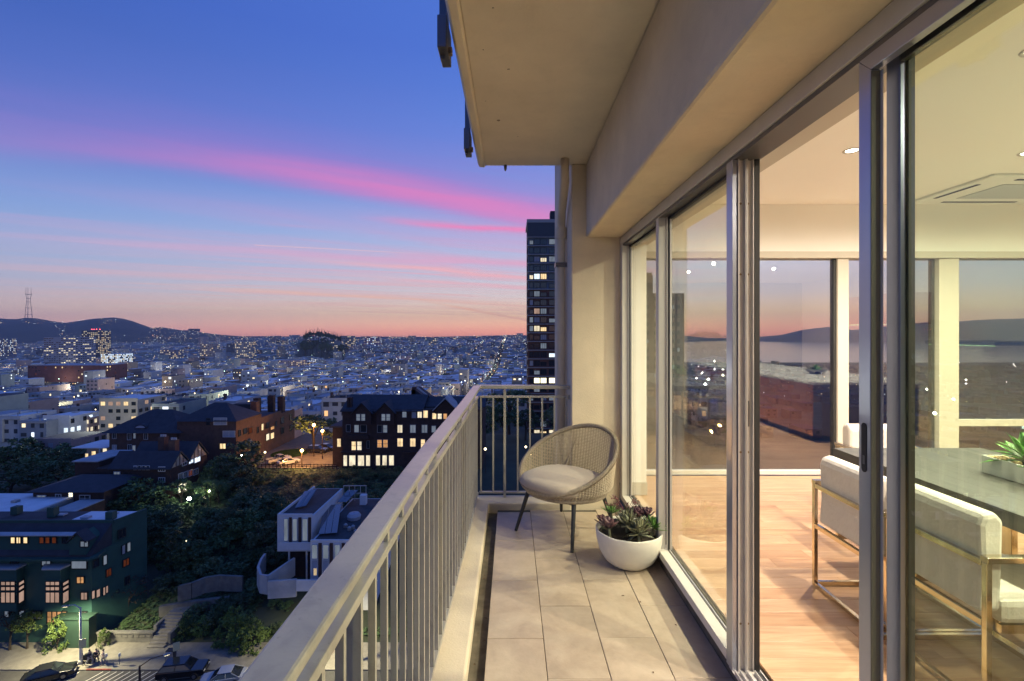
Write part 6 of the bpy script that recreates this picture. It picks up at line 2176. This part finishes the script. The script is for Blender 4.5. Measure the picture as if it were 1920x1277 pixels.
# named trees of the slope (photo column, distance, crown radius, height)
for px_, Y_, r, h, kd, lab in [
        (588, 119, 5.4, 10.5, 'flat', 'big spreading dark tree behind the two glowing orange lamps'),
        (640, 118, 4.0, 7.5, 'flat', 'dark spreading tree between the orange lamps and the shingle mansion'),
        (455, 98, 4.6, 7.5, 'round', 'round dark tree below the nearest brown row house'),
        (422, 95, 3.2, 5.5, 'round', 'bushy tree left of the round tree below the row houses'),
        (262, 85, 4.4, 7.5, 'round', 'dense round tree in front of the tudor house'),
        (232, 83, 3.6, 5.6, 'round', 'dense tree left of the tudor house front'),
        (215, 82, 3.0, 4.6, 'round', 'dark tree just above the green apartment house roof'),
        (330, 106, 3.6, 7.0, 'round', 'dark tree behind the tudor house chimneys'),
        (352, 104, 3.2, 6.5, 'round', 'tree behind the half-timbered gables'),
        (290, 76, 3.2, 6.4, 'round', 'tree in the hollow right of the green apartment house'),
        (335, 70, 2.0, 7.2, 'tall', 'upright olive green tree by the dim path lamp'),
        (318, 71, 1.8, 6.0, 'tall', 'narrow olive tree beside the path on the slope'),
        (370, 82, 2.2, 4.2, 'lime', 'shrubby tree lit up by the white floodlight'),
        (240, 63, 2.4, 5.0, 'bare', 'leafless reddish tree above the stone planter wall'),
        (300, 110, 4, 7, 'round', 'dark tree right of the eyebrow dormer house'),
        (180, 128, 4, 6.5, 'round', 'dark tree in the hedge behind the porch'),
        (40, 132, 5, 7.5, 'round', 'large dark tree at the left edge below the pink house'),
        (10, 126, 5, 7.0, 'round', 'large dark tree cut by the left edge above the pale roof'),
        (150, 120, 4.4, 6.5, 'round', 'dark tree in the long hedge, left of the porch'),
        (120, 122, 4.8, 7, 'round', 'dark tree in the middle of the long hedge'),
        (85, 124, 4.6, 6.2, 'round', 'dark tree in the long hedge below the pink house'),
        (60, 108, 4.6, 6.2, 'round', 'dark tree on the lower side of the long hedge'),
        (110, 106, 4.2, 5.6, 'round', 'dark tree on the lower side of the hedge behind the low house'),
        (150, 104, 4.0, 5.4, 'round', 'dark tree behind the low house roof'),
        (20, 100, 4.6, 6.4, 'round', 'dark tree behind the white-roofed building'),
        (322, 262, 9.5, 13, 'flat', 'broad dark cypress standing among the pale roofs of the town'),
        (908, 122, 3.4, 8.0, 'round', 'dark tree behind the far end of the railing'),
        (925, 150, 5.0, 9.0, 'round', 'tree below the apartment tower, left of its foot'),
        (945, 128, 4.4, 10.5, 'round', 'dark tree seen through the end railing'),
        (985, 132, 4.0, 8.5, 'round', 'dark tree in front of the lit lobby of the tower'),
        (1040, 145, 4.5, 8.0, 'round', 'dark tree at the foot of the apartment tower by the pillar'),
        (955, 152, 7.0, 16.5, 'flat', 'wide dark tree crown left of the apartment tower above the railing'),
]:
    tree(lab, kd, PX(px_, Y_), Y_, r, h)
# wood on the hill of the skyline
for i in range(26):
    px_ = 572 + i * 3.0 + RT.uniform(-2, 2)
    Y_ = RT.uniform(1750, 1900)
    top = lerp_tab([(562, 640), (570, 627), (582, 620), (600, 620), (620, 625), (640, 629), (655, 640)], px_) + RT.uniform(0, 2)
    z_t = PZ(top, Y_)
    zg = ground(PX(px_, Y_), Y_)
    h = max(9, min(44, z_t - zg))
    t = tree('tall dark tree in the wood on the skyline', RT.choice(['round', 'flat']), PX(px_, Y_), Y_, RT.uniform(8, 11), h, group='trees of the wooded skyline hill', zb=z_t - h)
    for c in t.children:
        if c.name.startswith('trunk'):
            c.scale.z = h
for i in range(44):
    px_ = RT.uniform(556, 650)
    Y_ = RT.uniform(1380, 1760)
    x = PX(px_, Y_)
    top = RT.uniform(632, 650) - 3 * (1 - abs(px_ - 600) / 50)
    z_t = PZ(top, Y_)
    zg = ground(x, Y_)
    h = max(10, min(40, z_t - zg))
    tree('tall dark tree in the wood on the skyline', RT.choice(['round', 'flat', 'round']), x, Y_, RT.uniform(7, 12), h, group='trees of the wooded skyline hill')
# trees among the houses of the town
for i, (x, y, z) in enumerate(parts_tree_spots[:70]):
    tree('dark tree between flat roofs ' + where(CX + FF * x / y, HZ - (z + 5) / y * FF), RT.choice(['round', 'round', 'flat']), x, y, RT.uniform(3.2, 6.0) * (1 if y < 500 else 1.5), RT.uniform(6, 10) * (1 if y < 500 else 1.3), group='dark trees among the town houses')
# scrub on the slope
n = 0
tries = 0
while n < 200 and tries < 4000:
    tries += 1
    px_ = RT.uniform(195, 760)
    Y_ = RT.uniform(60.5, 102.5)
    x = PX(px_, Y_)
    if -33 < x < -12 and 58 < Y_ < 80.5:
        continue
    if x < -48 and Y_ < 73.5:
        continue
    if -82 < x < -61 and 87 < Y_ < 100:
        continue
    if x < -64 and 78 < Y_ < 91:
        continue
    if Y_ < 66 and -48 < x < -34:
        continue
    if -60 < x < -36 and Y_ > 98:
        continue
    low_ = 470 < px_ < 780 and Y_ > 86
    pyy = HZ - (ground(x, Y_) + 1.5 - 1.66) / Y_ * FF
    kd = RT.choice(['bush', 'bush', 'bush', 'round', 'bush', 'lime' if RT.random() < .12 else 'bush'])
    if low_:
        r_ = RT.uniform(.8, 1.5)
        tree('low dark shrub on the bank %s' % where(px_, pyy), 'bush', x, Y_, r_, RT.uniform(.7, 1.25), cat='shrub', name='shrub', group='small trees and shrubs of the slope')
    elif kd == 'round':
        r_ = RT.uniform(1.6, 2.6)
        tree('%s dark tree in the scrub %s' % ('slender' if r_ < 1.95 else 'small' if r_ < 2.3 else 'stout', where(px_, pyy)), 'round', x, Y_, r_, RT.uniform(3.4, 5.2), group='small trees and shrubs of the slope')
    else:
        r_ = RT.uniform(1.3, 2.7)
        tree('%s %s shrub %s' % ('small' if r_ < 1.7 else 'middling' if r_ < 2.2 else 'large', 'yellow-green' if kd == 'lime' else 'dark rounded', where(px_, pyy)), kd, x, Y_, r_, RT.uniform(1.8, 3.4), cat='shrub', name='shrub', group='small trees and shrubs of the slope')
    n += 1
for px_, Y_, r_, lab in [(338, 61.6, 1.1, 'dark bush overgrowing the left end of the concrete retaining wall'), (362, 61.8, 1.3, 'dark bush spilling before the concrete retaining wall, second from its left end'),
                         (392, 62.4, 1.2, 'dark bush before the middle of the concrete retaining wall'), (425, 63.0, 1.4, 'dark bush before the right half of the concrete retaining wall'),
                         (452, 63.0, 1.5, 'dark bush hiding the right end of the concrete retaining wall'), (512, 63.0, .9, 'dark bush inside the curving white garden wall'),
                         (535, 62.5, 1.0, 'dark bush behind the front of the white garden wall'), (525, 59.8, 1.1, 'dark bush leaning on the front of the white garden wall')]:
    tree(lab, 'bush', PX(px_, Y_), Y_, r_, r_ * 1.15, cat='shrub', name='shrub', group='small trees and shrubs of the slope')
# clipped shrubs and young trees along the pavement
for px_, Y_, r, h, kd, lab in [(108, 57.0, 1.3, 3.6, 'lime', 'bright yellow-green clipped tree in front of the green apartment house'),
                               (50, 57.2, 1.6, 4.2, 'lime', 'yellow-green street tree left of the clipped one'),
                               (18, 57.0, 1.8, 4.6, 'bare', 'reddish street tree at the left edge of the pavement'),
                               (195, 57.7, .75, 1.9, 'lime', 'small bright round shrub against the stone planter wall'),
                               (345, 59.2, 1.2, 2.2, 'lime', 'first green hedge shrub right of the stairs'),
                               (362, 59.4, 1.2, 2.3, 'bush', 'second hedge shrub right of the stairs'),
                               (380, 59.3, 1.2, 2.2, 'lime', 'third hedge shrub right of the stairs'),
                               (400, 59.6, 1.3, 2.5, 'bush', 'dark hedge shrub before the bright bushes'),
                               (430, 58.4, 1.7, 3.6, 'lime', 'bright yellow-green bush beside the parked silver car'),
                               (452, 57.6, 1.7, 3.4, 'lime', 'bright bush right next to the balcony rail edge'),
                               (475, 57.0, 1.8, 3.6, 'lime', 'bright bush half hidden by the balcony rail'),
                               (418, 60.5, 1.5, 3.0, 'bush', 'dark bush behind the bright bushes at the kerb')]:
    tree(lab, kd, PX(px_, Y_), Y_, r, h, cat='shrub' if h < 4 else 'tree', name='shrub' if h < 4 else 'street_tree', zb=ground(PX(px_, Y_), Y_) if Y_ > 58.4 else SZ + .15)
# ground cover on the whole slope
gc = MB()
for _ in range(26000):
    Y_ = RT.uniform(59, 103)
    px_ = RT.uniform(180, 780)
    x = PX(px_, Y_)
    if x < -50 and Y_ < 73:
        continue
    if -60 < x < -37 and Y_ > 102.5:
        continue
    if -33 < x < -14 and 60 < Y_ < 79:
        continue
    z = ground(x, Y_) + RT.uniform(.02, .35)
    a = RT.uniform(0, 6.28)
    s = RT.uniform(.16, .38)
    tl = RT.uniform(-.5, .5)
    ca, sa = cos(a), sin(a)
    gc.add([(x - ca * s, Y_ - sa * s, z - tl * s), (x + sa * s * .6, Y_ - ca * s * .6, z + .05), (x + ca * s, Y_ + sa * s, z + tl * s), (x - sa * s * .6, Y_ + ca * s * .6, z + .05)], [(0, 1, 2, 3)])
tag(gc.obj('ivy', LEAF[0], kind='stuff'), 'dark ivy and ground cover over the slope between the houses', 'ground cover')
gl = MB()
for _ in range(5000):
    a, q = RT.uniform(0, 6.28), sqrt(RT.random())
    x, y_ = -53.2 + 4.1 * q * cos(a), 115.2 + 4.1 * q * sin(a)
    s = RT.uniform(.03, .08)
    gl.add([(x - s, y_, -27.4), (x + s, y_, -27.4), (x + RT.uniform(-.05, .05), y_ + RT.uniform(-.05, .05), -27.4 + RT.uniform(.08, .2))], [(0, 1, 2)])
tag(gl.obj('grass', M['lawn'], kind='stuff'), 'green lawn island in the driveway court', 'grass')

# ================================================================== STREET: WALL, STAIRS, LAMPS, SIGNS, CARS, PEOPLE
sw = thing('planter_wall', 'weathered stone planter wall along the pavement beside the stairs', 'wall', (-45, 58.8, SZ))
xa_, xb_ = PX(182, 58.4), PX(286, 58.4)
MB().box(xa_, xb_, 58.41, 58.8, SZ - .2, SZ + 1.15).obj('wall', M['concrete'], sw, bevel=.03)
MB().box(xa_ - .1, xb_ + .1, 58.3, 58.9, SZ + 1.151, SZ + 1.33).obj('coping', M['concrete'], sw, bevel=.02)
for i in range(9):
    x = xa_ + .5 + i * (xb_ - xa_ - 1) / 8
    MB().box(x - .3, x + .3, 58.36, 58.409, SZ + .72, SZ + 1.05).obj('block', M['concrete'], sw, bevel=.015)
stt = thing('stairs', 'pale concrete garden stairs rising from the pavement into the dark garden', 'stairs', (-43.5, 60, SZ))
sa_, sb_ = PX(288, 58.4), PX(319, 58.4)
for i in range(11):
    MB().box(sa_, sb_, 57.3 + i * .36, 57.3 + i * .36 + .40 + (.0 if i < 10 else 2), SZ - .3 + i * .2, SZ + .32 + i * .2).obj('step', M['pavement'], stt, bevel=.015)
MB().box(sb_ + .02, sb_ + .4, 57.9, 61.3, SZ - .2, SZ + 1.5).obj('cheek_wall', M['concrete'], stt, bevel=.02)
MB().box(sa_ - .4, sa_ - .02, 58.91, 61.3, SZ - .2, SZ + 1.9).obj('cheek_wall', M['concrete'], stt, bevel=.02)
ST_LAMP = bpy.data.lights.new('street_lamp_light', 'SPOT')
ST_LAMP.energy = 9000
ST_LAMP.color = (1.0, .88, .52)
ST_LAMP.spot_size = radians(150)
ST_LAMP.spot_blend = .6
ST_LAMP.shadow_soft_size = .15
M['lamp_glow'] = emat('lamp_glow', (1, .85, .5), 6)


def street_lamp(label, x, y, zb, h, arm, mat, lit=True, face=True):
    t = thing('street_lamp', label, 'street lamp', (x, y, zb))
    BASE[t.name] = Vector()
    MB().tube([(0, 0, 0), (0, 0, h)], [.14, .09], 10).obj('pole', mat, t, local=True)
    MB().lathe([(.26, 0), (.24, .3), (.15, .5)], 10).obj('base', mat, t, local=True)
    d = Vector(arm)
    MB().tube([(0, 0, h - .1), (d.x * .4, d.y * .4, h + .35), (d.x, d.y, h + .3)], [.06, .05, .04], 8).obj('arm', mat, t, local=True)
    hd = MB().box(-.35, .35, -.14, .14, 0, .14).obj('head', M['metal_grey'], t, local=True, bevel=.04)
    hd.location = (d.x, d.y, h + .22)
    hd.rotation_euler = (0, 0, atan2(d.y, d.x))
    MB().box(-.22, .22, -.1, .1, -.02, -.001).obj('lens', M['lamp_glow'], hd, local=True)
    if lit:
        lo = bpy.data.objects.new('lamp', ST_LAMP)
        COL.objects.link(lo)
        lo.parent = t
        lo.location = (d.x, d.y, h + .12)
    return t


street_lamp('tall pale street lamp on the pavement in front of the green apartment house', PX(151, 54.6), 54.6, SZ + .15, 6.4, (-1.5, -.2), M['trim_white'])
street_lamp('dark street lamp pole at the bottom edge with its arm over the street', PX(262, 51.0), 51.0, SZ + .02, 2.4, (1.9, 1.4), M['shingle_dark'], lit=False)
street_lamp('street lamp by the parked cars hidden behind the balcony rail', PX(640, 54.4), 54.4, SZ + .15, 7.5, (-1.5, -.6), M['trim_white'])
SD = bpy.data.lights.new('court_lamp_light', 'POINT')
SD.energy = 2300
SD.color = (1.0, .50, .14)
SD.shadow_soft_size = .18
M['sodium'] = emat('sodium', (1.0, .56, .16), 30)
globe = MB().lathe([(.02, -.32), (.23, -.22), (.33, 0), (.23, .24), (.02, .33)], 14, cap1=True).mesh('globe', M['sodium'], True)
for px_, py_, Y_, lab in [(566, 845, 103.6, 'orange globe lamp beside the parked white car at the driveway edge'), (588.5, 797, 112.5, 'orange lamp higher up in the big spreading tree'), (604.5, 808, 110.5, 'orange lamp in the tree nearest the shingle mansion')]:
    z0 = ground(PX(px_, Y_), Y_)
    zt_ = PZ(py_, Y_)
    t = thing('globe_lamp', lab, 'lamp', (PX(px_, Y_), Y_, z0), 0, 'orange lamps of the driveway court')
    BASE[t.name] = Vector()
    MB().tube([(0, 0, 0), (0, 0, zt_ - z0 - .33)], [.10, .06], 8).obj('pole', M['shingle_dark'], t, local=True)
    inst('globe', globe, t, (0, 0, zt_ - z0))
    for dy_ in (-.6,):
        lo = bpy.data.objects.new('lamp', SD)
        COL.objects.link(lo)
        lo.parent = t
        lo.location = (0, dy_, zt_ - z0 - .1)
FL = bpy.data.lights.new('flood_light', 'POINT')
FL.energy = 480
FL.color = (.95, 1.0, .80)
FL.shadow_soft_size = .15
M['flood'] = emat('flood', (.95, 1.0, .85), 60)


def small_lamp(label, px_, py_, Y_, mat, size, light=None, cat='lamp', name='garden_lamp', energy=None):
    z0 = ground(PX(px_, Y_), Y_)
    zt_ = PZ(py_, Y_)
    zt_ = max(zt_, z0 + .5)
    t = thing(name, label, cat, (PX(px_, Y_), Y_, z0))
    BASE[t.name] = Vector()
    MB().tube([(0, .12, -.2), (0, .12, zt_ - z0)], .05, 7).obj('pole', M['shingle_dark'], t, local=True)
    MB().lathe([(size * .3, -size), (size, -.3 * size), (size, .4 * size), (size * .2, size)], 10, (0, 0, zt_ - z0), cap1=True).obj('globe', mat, t, local=True)
    if light:
        lo = bpy.data.objects.new('lamp', light)
        COL.objects.link(lo)
        lo.parent = t
        lo.location = (0, -.5, zt_ - z0 + .2)
    return t


small_lamp('dazzling white floodlight among the shrubs below the tudor house', 355, 935, 84, M['flood'], .30, FL, name='floodlight')
FLs = FL.copy()
FLs.energy = 60
FLs.color = (1, .8, .4)
small_lamp('small white garden lamp right of the floodlight', 393, 921, 86, M['flood'], .15, FLs)
small_lamp('small yellow lamp by the path right of the floodlight', 384, 934, 84.5, M['lamp_glow'], .22)
small_lamp('dim warm path lamp low among the trees', 349.5, 1014.5, 70, M['lamp_glow'], .10)
small_lamp('tiny white lamp on the dark tree below the row houses', 453, 854, 95, M['flood'], .09)
FLy = FL.copy()
FLy.energy = 40
FLy.color = (1, .85, .4)
small_lamp('yellow lamp glowing in the bushes left of the parked truck', 497, 848, 103, M['lamp_glow'], .2, FLy)
small_lamp('lit garden lamp seen low through the end railing, left', 910, 842, 100, M['lamp_glow'], .26)
small_lamp('pair of warm lamps seen low through the end railing, right', 986, 838, 100, M['lamp_glow'], .22)
small_lamp('white glowing lamp beside the warm pair low through the end railing', 995, 851, 98, M['lamp_glow'], .24)
small_lamp('bright spot lamp far below between the railing bars', 791, 1003, 70, M['flood'], .16)
# signs
for px_, pyt, pyb, Y_, lab in [(331, 1204, 1247, 54.0, 'yellow-white street sign on a thin pole near the dark car'), (155, 1198, 1240, 54.3, 'yellow-white sign fixed beside the tall street lamp')]:
    t = thing('street_sign', lab, 'sign', (PX(px_, Y_), Y_, SZ + .15))
    BASE[t.name] = Vector()
    hh = PZ(pyt, Y_) - SZ - .15
    MB().tube([(0, 0, 0), (0, 0, hh)], .035, 8).obj('pole', M['metal_grey'], t, local=True)
    MB().box(-.32, .32, -.07, -.04, hh - .95, hh).obj('plate', pmat('sign_face', (.55, .52, .30), .5), t, local=True, bevel=.01).rotation_euler = (0, 0, .5)
for px_, Y_, lab in [(224, 54.3, 'short parking meter on the empty stretch of pavement'), (199, 54.2, 'short parking meter beside the walking people')]:
    t = thing('parking_meter', lab, 'parking meter', (PX(px_, Y_), Y_, SZ + .15))
    BASE[t.name] = Vector()
    MB().tube([(0, 0, 0), (0, 0, 1.0)], .035, 8).obj('pole', M['metal_grey'], t, local=True)
    MB().lathe([(.06, 1.0), (.12, 1.08), (.13, 1.3), (.08, 1.42)], 12, cap1=True).obj('head', M['trim_white'], t, local=True)
t = thing('utility_box', 'grey metal cabinet on the pavement behind the dark parked car', 'utility box', (PX(321, 55.2), 55.2, SZ + .15))
BASE[t.name] = Vector()
MB().box(-.45, .45, -.3, .3, 0, 1.25).obj('cabinet', M['slate'], t, local=True, bevel=.03)
MB().box(-.40, .40, -.325, -.301, .1, 1.15).obj('door', M['metal_grey'], t, local=True, bevel=.01)
t = thing('stroller', 'dark covered pushcart beside the walking people', 'cart', (PX(166, 54.9), 54.9, SZ + .15))
BASE[t.name] = Vector()
MB().prism([(-.5, .35), (.45, .3), (.5, .7), (.1, 1.0), (-.5, .85)], 'y', -.28, .28).obj('hood', M['leg_black'], t, local=True, bevel=.06)
for sx in (-.35, .35):
    for sy in (-.25, .25):
        MB().tube([(sx, sy - .03, .15), (sx, sy + .03, .15)], .15, 12).obj('wheel', M['gasket'], t, local=True)
MB().tube([(-.5, 0, .8), (-.85, 0, 1.0)], .025, 6).obj('handle', M['metal_grey'], t, local=True)

TYRE = pmat('tyre', (.012, .012, .013), .8)
RIM = pmat('rim', (.35, .35, .36), .3, .9)
CGLASS = pmat('car_glass', (.012, .015, .02), .06, spec=.9)
TAIL = pmat('tail_light', (.3, .015, .012), .25)
HEAD = pmat('head_light', (.6, .6, .6), .15)


def car(label, cat, loc, rz, col, kind='sedan', rough=.25, name='parked_car', group=None):
    t = thing(name, label, cat, loc, rz, group)
    BASE[t.name] = Vector()
    paint = pmat('car_paint', col, rough, .2, coat=.8)
    if kind == 'suv':
        L, Wd, zb, zs, zr_ = 4.8, 1.9, .28, 1.05, 1.68
        low = [(-2.4, .35), (-2.38, .85), (-2.3, 1.02), (-.95, 1.08), (2.3, 1.06), (2.4, .9), (2.4, .35), (1.9, .28), (-1.9, .28)]
        cab = [(-1.15, 1.06), (-.45, 1.62), (.4, 1.70), (1.75, 1.62), (2.25, 1.08)]
    elif kind == 'pickup':
        low = [(-2.6, .4), (-2.58, .95), (-2.45, 1.08), (-1.1, 1.12), (.25, 1.12), (.25, .82), (2.55, .82), (2.6, .45), (2.1, .38), (-2.1, .38)]
        cab = [(-1.25, 1.1), (-.75, 1.68), (-.1, 1.72), (.2, 1.60), (.22, 1.1)]
        L, Wd = 5.2, 1.95
    else:
        low = [(-2.3, .32), (-2.28, .68), (-2.1, .80), (-.95, .92), (1.3, .95), (2.2, .90), (2.3, .75), (2.28, .34), (1.85, .25), (-1.85, .25)]
        cab = [(-1.1, .91), (-.35, 1.36), (.3, 1.43), (1.0, 1.36), (1.85, .93)]
        L, Wd = 4.6, 1.82
    hw = Wd / 2
    n = len(low)
    vs = [(x, -hw * .97, z) for x, z in low] + [(x, hw * .97, z) for x, z in low]
    b = MB()
    b.prism([(x, z) for x, z in low], 'y', -hw, hw)
    # nose and tail taper
    b.v = [(x, y * (1 - .10 * (abs(x) / (L / 2)) ** 6), z) for x, y, z in b.v]
    b.obj('body', paint, t, local=True, bevel=.07)
    m = len(cab)
    g_ = MB()
    vs = []
    for s in (-1, 1):
        for i, (x, z) in enumerate(cab):
            k = .93 if z < cab[0][1] + .05 else .74
            vs.append((x, s * hw * k, z))
    fs = [tuple(range(m)), tuple(range(2 * m - 1, m - 1, -1))] + [(i, i + m, (i + 1) % m + m, (i + 1) % m) for i in range(m)]
    g_.add(vs, fs)
    g_.obj('cabin_glass', CGLASS, t, local=True, bevel=.04)
    r_ = MB()
    zt = max(z for _, z in cab)
    xs_ = [x for x, z in cab if z > zt - .16]
    r_.box(min(xs_) - .02, max(xs_) + .02, -hw * .74, hw * .74, zt - .03, zt + .035)
    for s in (-1, 1):
        for i in range(m - 1):
            (xa, za), (xb, zb2) = cab[i], cab[i + 1]
            if abs(za - zb2) > .2:
                ka = .935 if za < zb2 else .745
                kb = .745 if za < zb2 else .935
                r_.tube([(xa, s * hw * ka, za), (xb, s * hw * kb, zb2)], .045, 5)
        r_.tube([(.45, s * hw * .745, zt - .02), (.5, s * hw * .935, cab[0][1])], .04, 5)
    r_.obj('roof', paint, t, local=True, bevel=.02)
    wm = MB().tube([(0, -.11, 0), (0, .11, 0)], .34, 18)
    rm2 = MB().tube([(0, -.118, 0), (0, .118, 0)], .2, 12)
    for sx in (-L * .305, L * .305):
        for sy in (-1, 1):
            wh2 = MB().tube([(0, -.11, 0), (0, .11, 0)], .34, 18).obj('wheel', TYRE, t, local=True)
            wh2.location = (sx, sy * (hw - .10), .34)
            MB().tube([(0, -.118, 0), (0, .118, 0)], .2, 12).obj('rim', RIM, wh2, local=True)
    for s in (-1, 1):
        zl = low[1][1] - .08
        MB().box(low[1][0] - .03, low[1][0] + .18, s * hw * .62 - .18, s * hw * .62 + .18, zl - .07, zl + .06).obj('headlight', HEAD, t, local=True, bevel=.02)
        MB().box(L / 2 - .1, L / 2 + .03, s * hw * .68 - .16, s * hw * .68 + .16, zl - .08, zl + .08).obj('tail_light', TAIL, t, local=True, bevel=.02)
    if kind == 'pickup':
        bb = MB()
        bb.box(.28, 2.58, -hw, -hw + .09, .823, 1.12).box(.28, 2.58, hw - .09, hw, .823, 1.12).box(2.48, 2.58, -hw + .091, hw - .091, .823, 1.12)
        bb.obj('bed_side', paint, t, local=True, bevel=.02)
        MB().box(.30, 2.47, -hw + .1, hw - .1, .8225, .85).obj('bed_floor', M['gutter'], t, local=True)
    return t


car('dark sedan parked at an angle below the tall street lamp', 'car', (PX(92, 52.4), 52.4, SZ + .02), radians(208), (.012, .013, .016))
car('black SUV parked beside the striped bay on the street', 'car', (PX(340, 52.6), 52.9, SZ + .02), radians(190), (.008, .009, .012), 'suv')
car('silver car with a dark roof cut off by the balcony rail', 'car', (PX(418, 51.8), 51.8, SZ + .02), radians(12), (.30, .31, .32))
car('white car parked next to the truck in the lamp-lit driveway', 'car', (PX(541, 106), 106, -27.43), radians(228), (.72, .70, .66))
car('white pickup truck with an empty brown bed in the lamp-lit driveway', 'truck', (PX(521, 107), 107.3, -27.43), radians(230), (.60, .55, .48), 'pickup', name='pickup_truck')
car('dark station car parked behind the orange globe lamp', 'car', (PX(594, 116), 116.2, -27.43), radians(175), (.03, .03, .035), 'suv')
car('dark sedan behind the driveway lamp near the shingle mansion', 'car', (PX(613, 119), 119, -27.43), radians(160), (.05, .05, .055))
fence = thing('driveway_fence', 'low dark wooden fence along the driveway edge below the white car', 'fence', (-47, 103.2, -27.6))
for i in range(24):
    x = -56 + i * .8
    MB().box(x - .05, x + .05, 102.9, 103.0, -28.4, -26.55).obj('post', M['shingle_dark'], fence)
for z in (-26.75, -27.1):
    MB().box(-56.1, -37.5, 102.85, 102.899, z, z + .12).obj('rail', M['shingle_dark'], fence)
# through-road wall and hedge bank under the court
MB().box(-57, -37, 103.05, 103.19, -30, -27.46).obj('court_wall', M['concrete'], kind='structure')


def person(label, px_, Y_, top, legs, rz, step=.2, lean=0.0, dress=False, hand=None):
    t = thing('person', label, 'person', (PX(px_, Y_), Y_, SZ + .15), rz)
    BASE[t.name] = Vector()
    skin = pmat('skin', (.42, .26, .19), .6)
    V_ = [(0, 0, .95, .13), (0, 0, 1.18, .14), (0, 0, 1.40, .15), (0, 0, 1.50, .06), (0, 0, 1.60, .085), (0, -.01, 1.70, .075),
          (.10, 0, .90, .10), (.11, -step, .50, .065), (.11, -step * .6, .08, .045), (.11, -step * .6 - .16, .03, .035),
          (-.10, 0, .90, .10), (-.11, step * .6, .50, .065), (-.11, step * 1.3, .10, .045), (-.11, step * 1.3 - .14, .03, .035),
          (.20, 0, 1.40, .065), (.26, step * .4, 1.13, .05), (.25, step * .1 - .1, .90, .038), (.25, -.14, .80, .03),
          (-.20, 0, 1.40, .065), (-.26, -step * .3, 1.13, .05), (-.25, -step * .6 - .1, .92, .038), (-.25, -.2, .83, .03)]
    E_ = [(0, 1), (1, 2), (2, 3), (3, 4), (4, 5), (0, 6), (6, 7), (7, 8), (8, 9), (0, 10), (10, 11), (11, 12), (12, 13), (2, 14), (14, 15), (15, 16), (16, 17), (2, 18), (18, 19), (19, 20), (20, 21)]

    def skinned(name, idx, grow, mat, sub=1):
        vid = {i: k for k, i in enumerate(idx)}
        me = bpy.data.meshes.new(name)
        me.from_pydata([V_[i][:3] for i in idx], [(vid[a], vid[b]) for a, b in E_ if a in vid and b in vid], [])
        me.materials.append(mat)
        o = bpy.data.objects.new(name, me)
        COL.objects.link(o)
        o.parent = t
        o.modifiers.new('skin', 'SKIN')
        s = o.modifiers.new('sub', 'SUBSURF')
        s.levels = sub
        s.render_levels = sub
        for k, i in enumerate(idx):
            r = V_[i][3] * grow
            me.skin_vertices[0].data[k].radius = (r, r * .85)
        me.skin_vertices[0].data[0].use_root = True
        return o
    skinned('body', list(range(22)), 1.0, skin)
    skinned('jacket', [0, 1, 2, 14, 15, 16, 18, 19, 20], 1.22, pmat('cloth_top', top, .9))
    skinned('trousers', [0, 6, 7, 8, 10, 11, 12], 1.2, pmat('cloth_legs', legs, .9))
    MB().lathe([(.02, .12), (.075, .09), (.1, .02), (.098, -.05), (.07, -.1)], 12, (0, .012, 1.66), cap0=False).obj('hair', pmat('hair', (.03, .02, .015), .7), t, local=True, smooth=True)
    MB().box(-.03, .03, -.105, -.08, 1.60, 1.64).obj('face', skin, t, local=True, bevel=.01)
    return t


person('person in a dark coat walking on the pavement', 181, 54.6, (.02, .02, .025), (.03, .03, .04), radians(60))
person('person in a pale dress and coat walking beside the one in dark clothes', 193.5, 54.5, (.35, .30, .30), (.30, .27, .26), radians(-40))
person('person in pale trousers bending over the covered cart', 168, 54.4, (.06, .06, .07), (.4, .38, .36), radians(100), .3)

# tell twins apart
from collections import defaultdict
tw = defaultdict(list)
for o in S.objects:
    if o.parent is None and 'label' in o and o.get('group'):
        if len(o['label'].split()) > 13:
            o['label'] = o['label'].replace(' with ', ', ', 1).replace(' the ', ' ').replace(' flat roof', ' roof')
        tw[o['label']].append(o)
for lab, os_ in tw.items():
    if len(os_) < 2 or len(lab.split()) > 13 or os_[0]['group'].startswith(('recessed', 'trees of the wood', 'white uph')):
        continue
    os_.sort(key=lambda o: o.location.x / max(1, o.location.y))
    names_ = {2: ['left one', 'right one'], 3: ['left one', 'middle one', 'right one']}.get(len(os_))
    if names_ is None:
        names_ = ['leftmost'] + ['%s from left' % q for q in ('second', 'third', 'fourth', 'fifth', 'sixth', 'seventh', 'eighth', 'ninth', 'tenth')]
    for o, n_ in zip(os_, names_):
        o['label'] = lab + ', ' + n_

# ================================================================== AIR
hz = MB().box(-20500, 21500, -160, 8990, -164, 345)
HM = bpy.data.materials.new('haze')
HM.use_nodes = True
ht = NT(HM.node_tree)
pv = ht.n('ShaderNodeVolumePrincipled')
pv.inputs['Color'].default_value = (.86, .90, 1.0, 1)
pv.inputs['Density'].default_value = 0.000065
pv.inputs['Anisotropy'].default_value = 0.0
ho = ht.n('ShaderNodeOutputMaterial')
ht.put(ho.inputs['Volume'], pv.outputs[0])
HM.cycles.homogeneous_volume = True
hz.obj('haze', HM, kind='stuff')
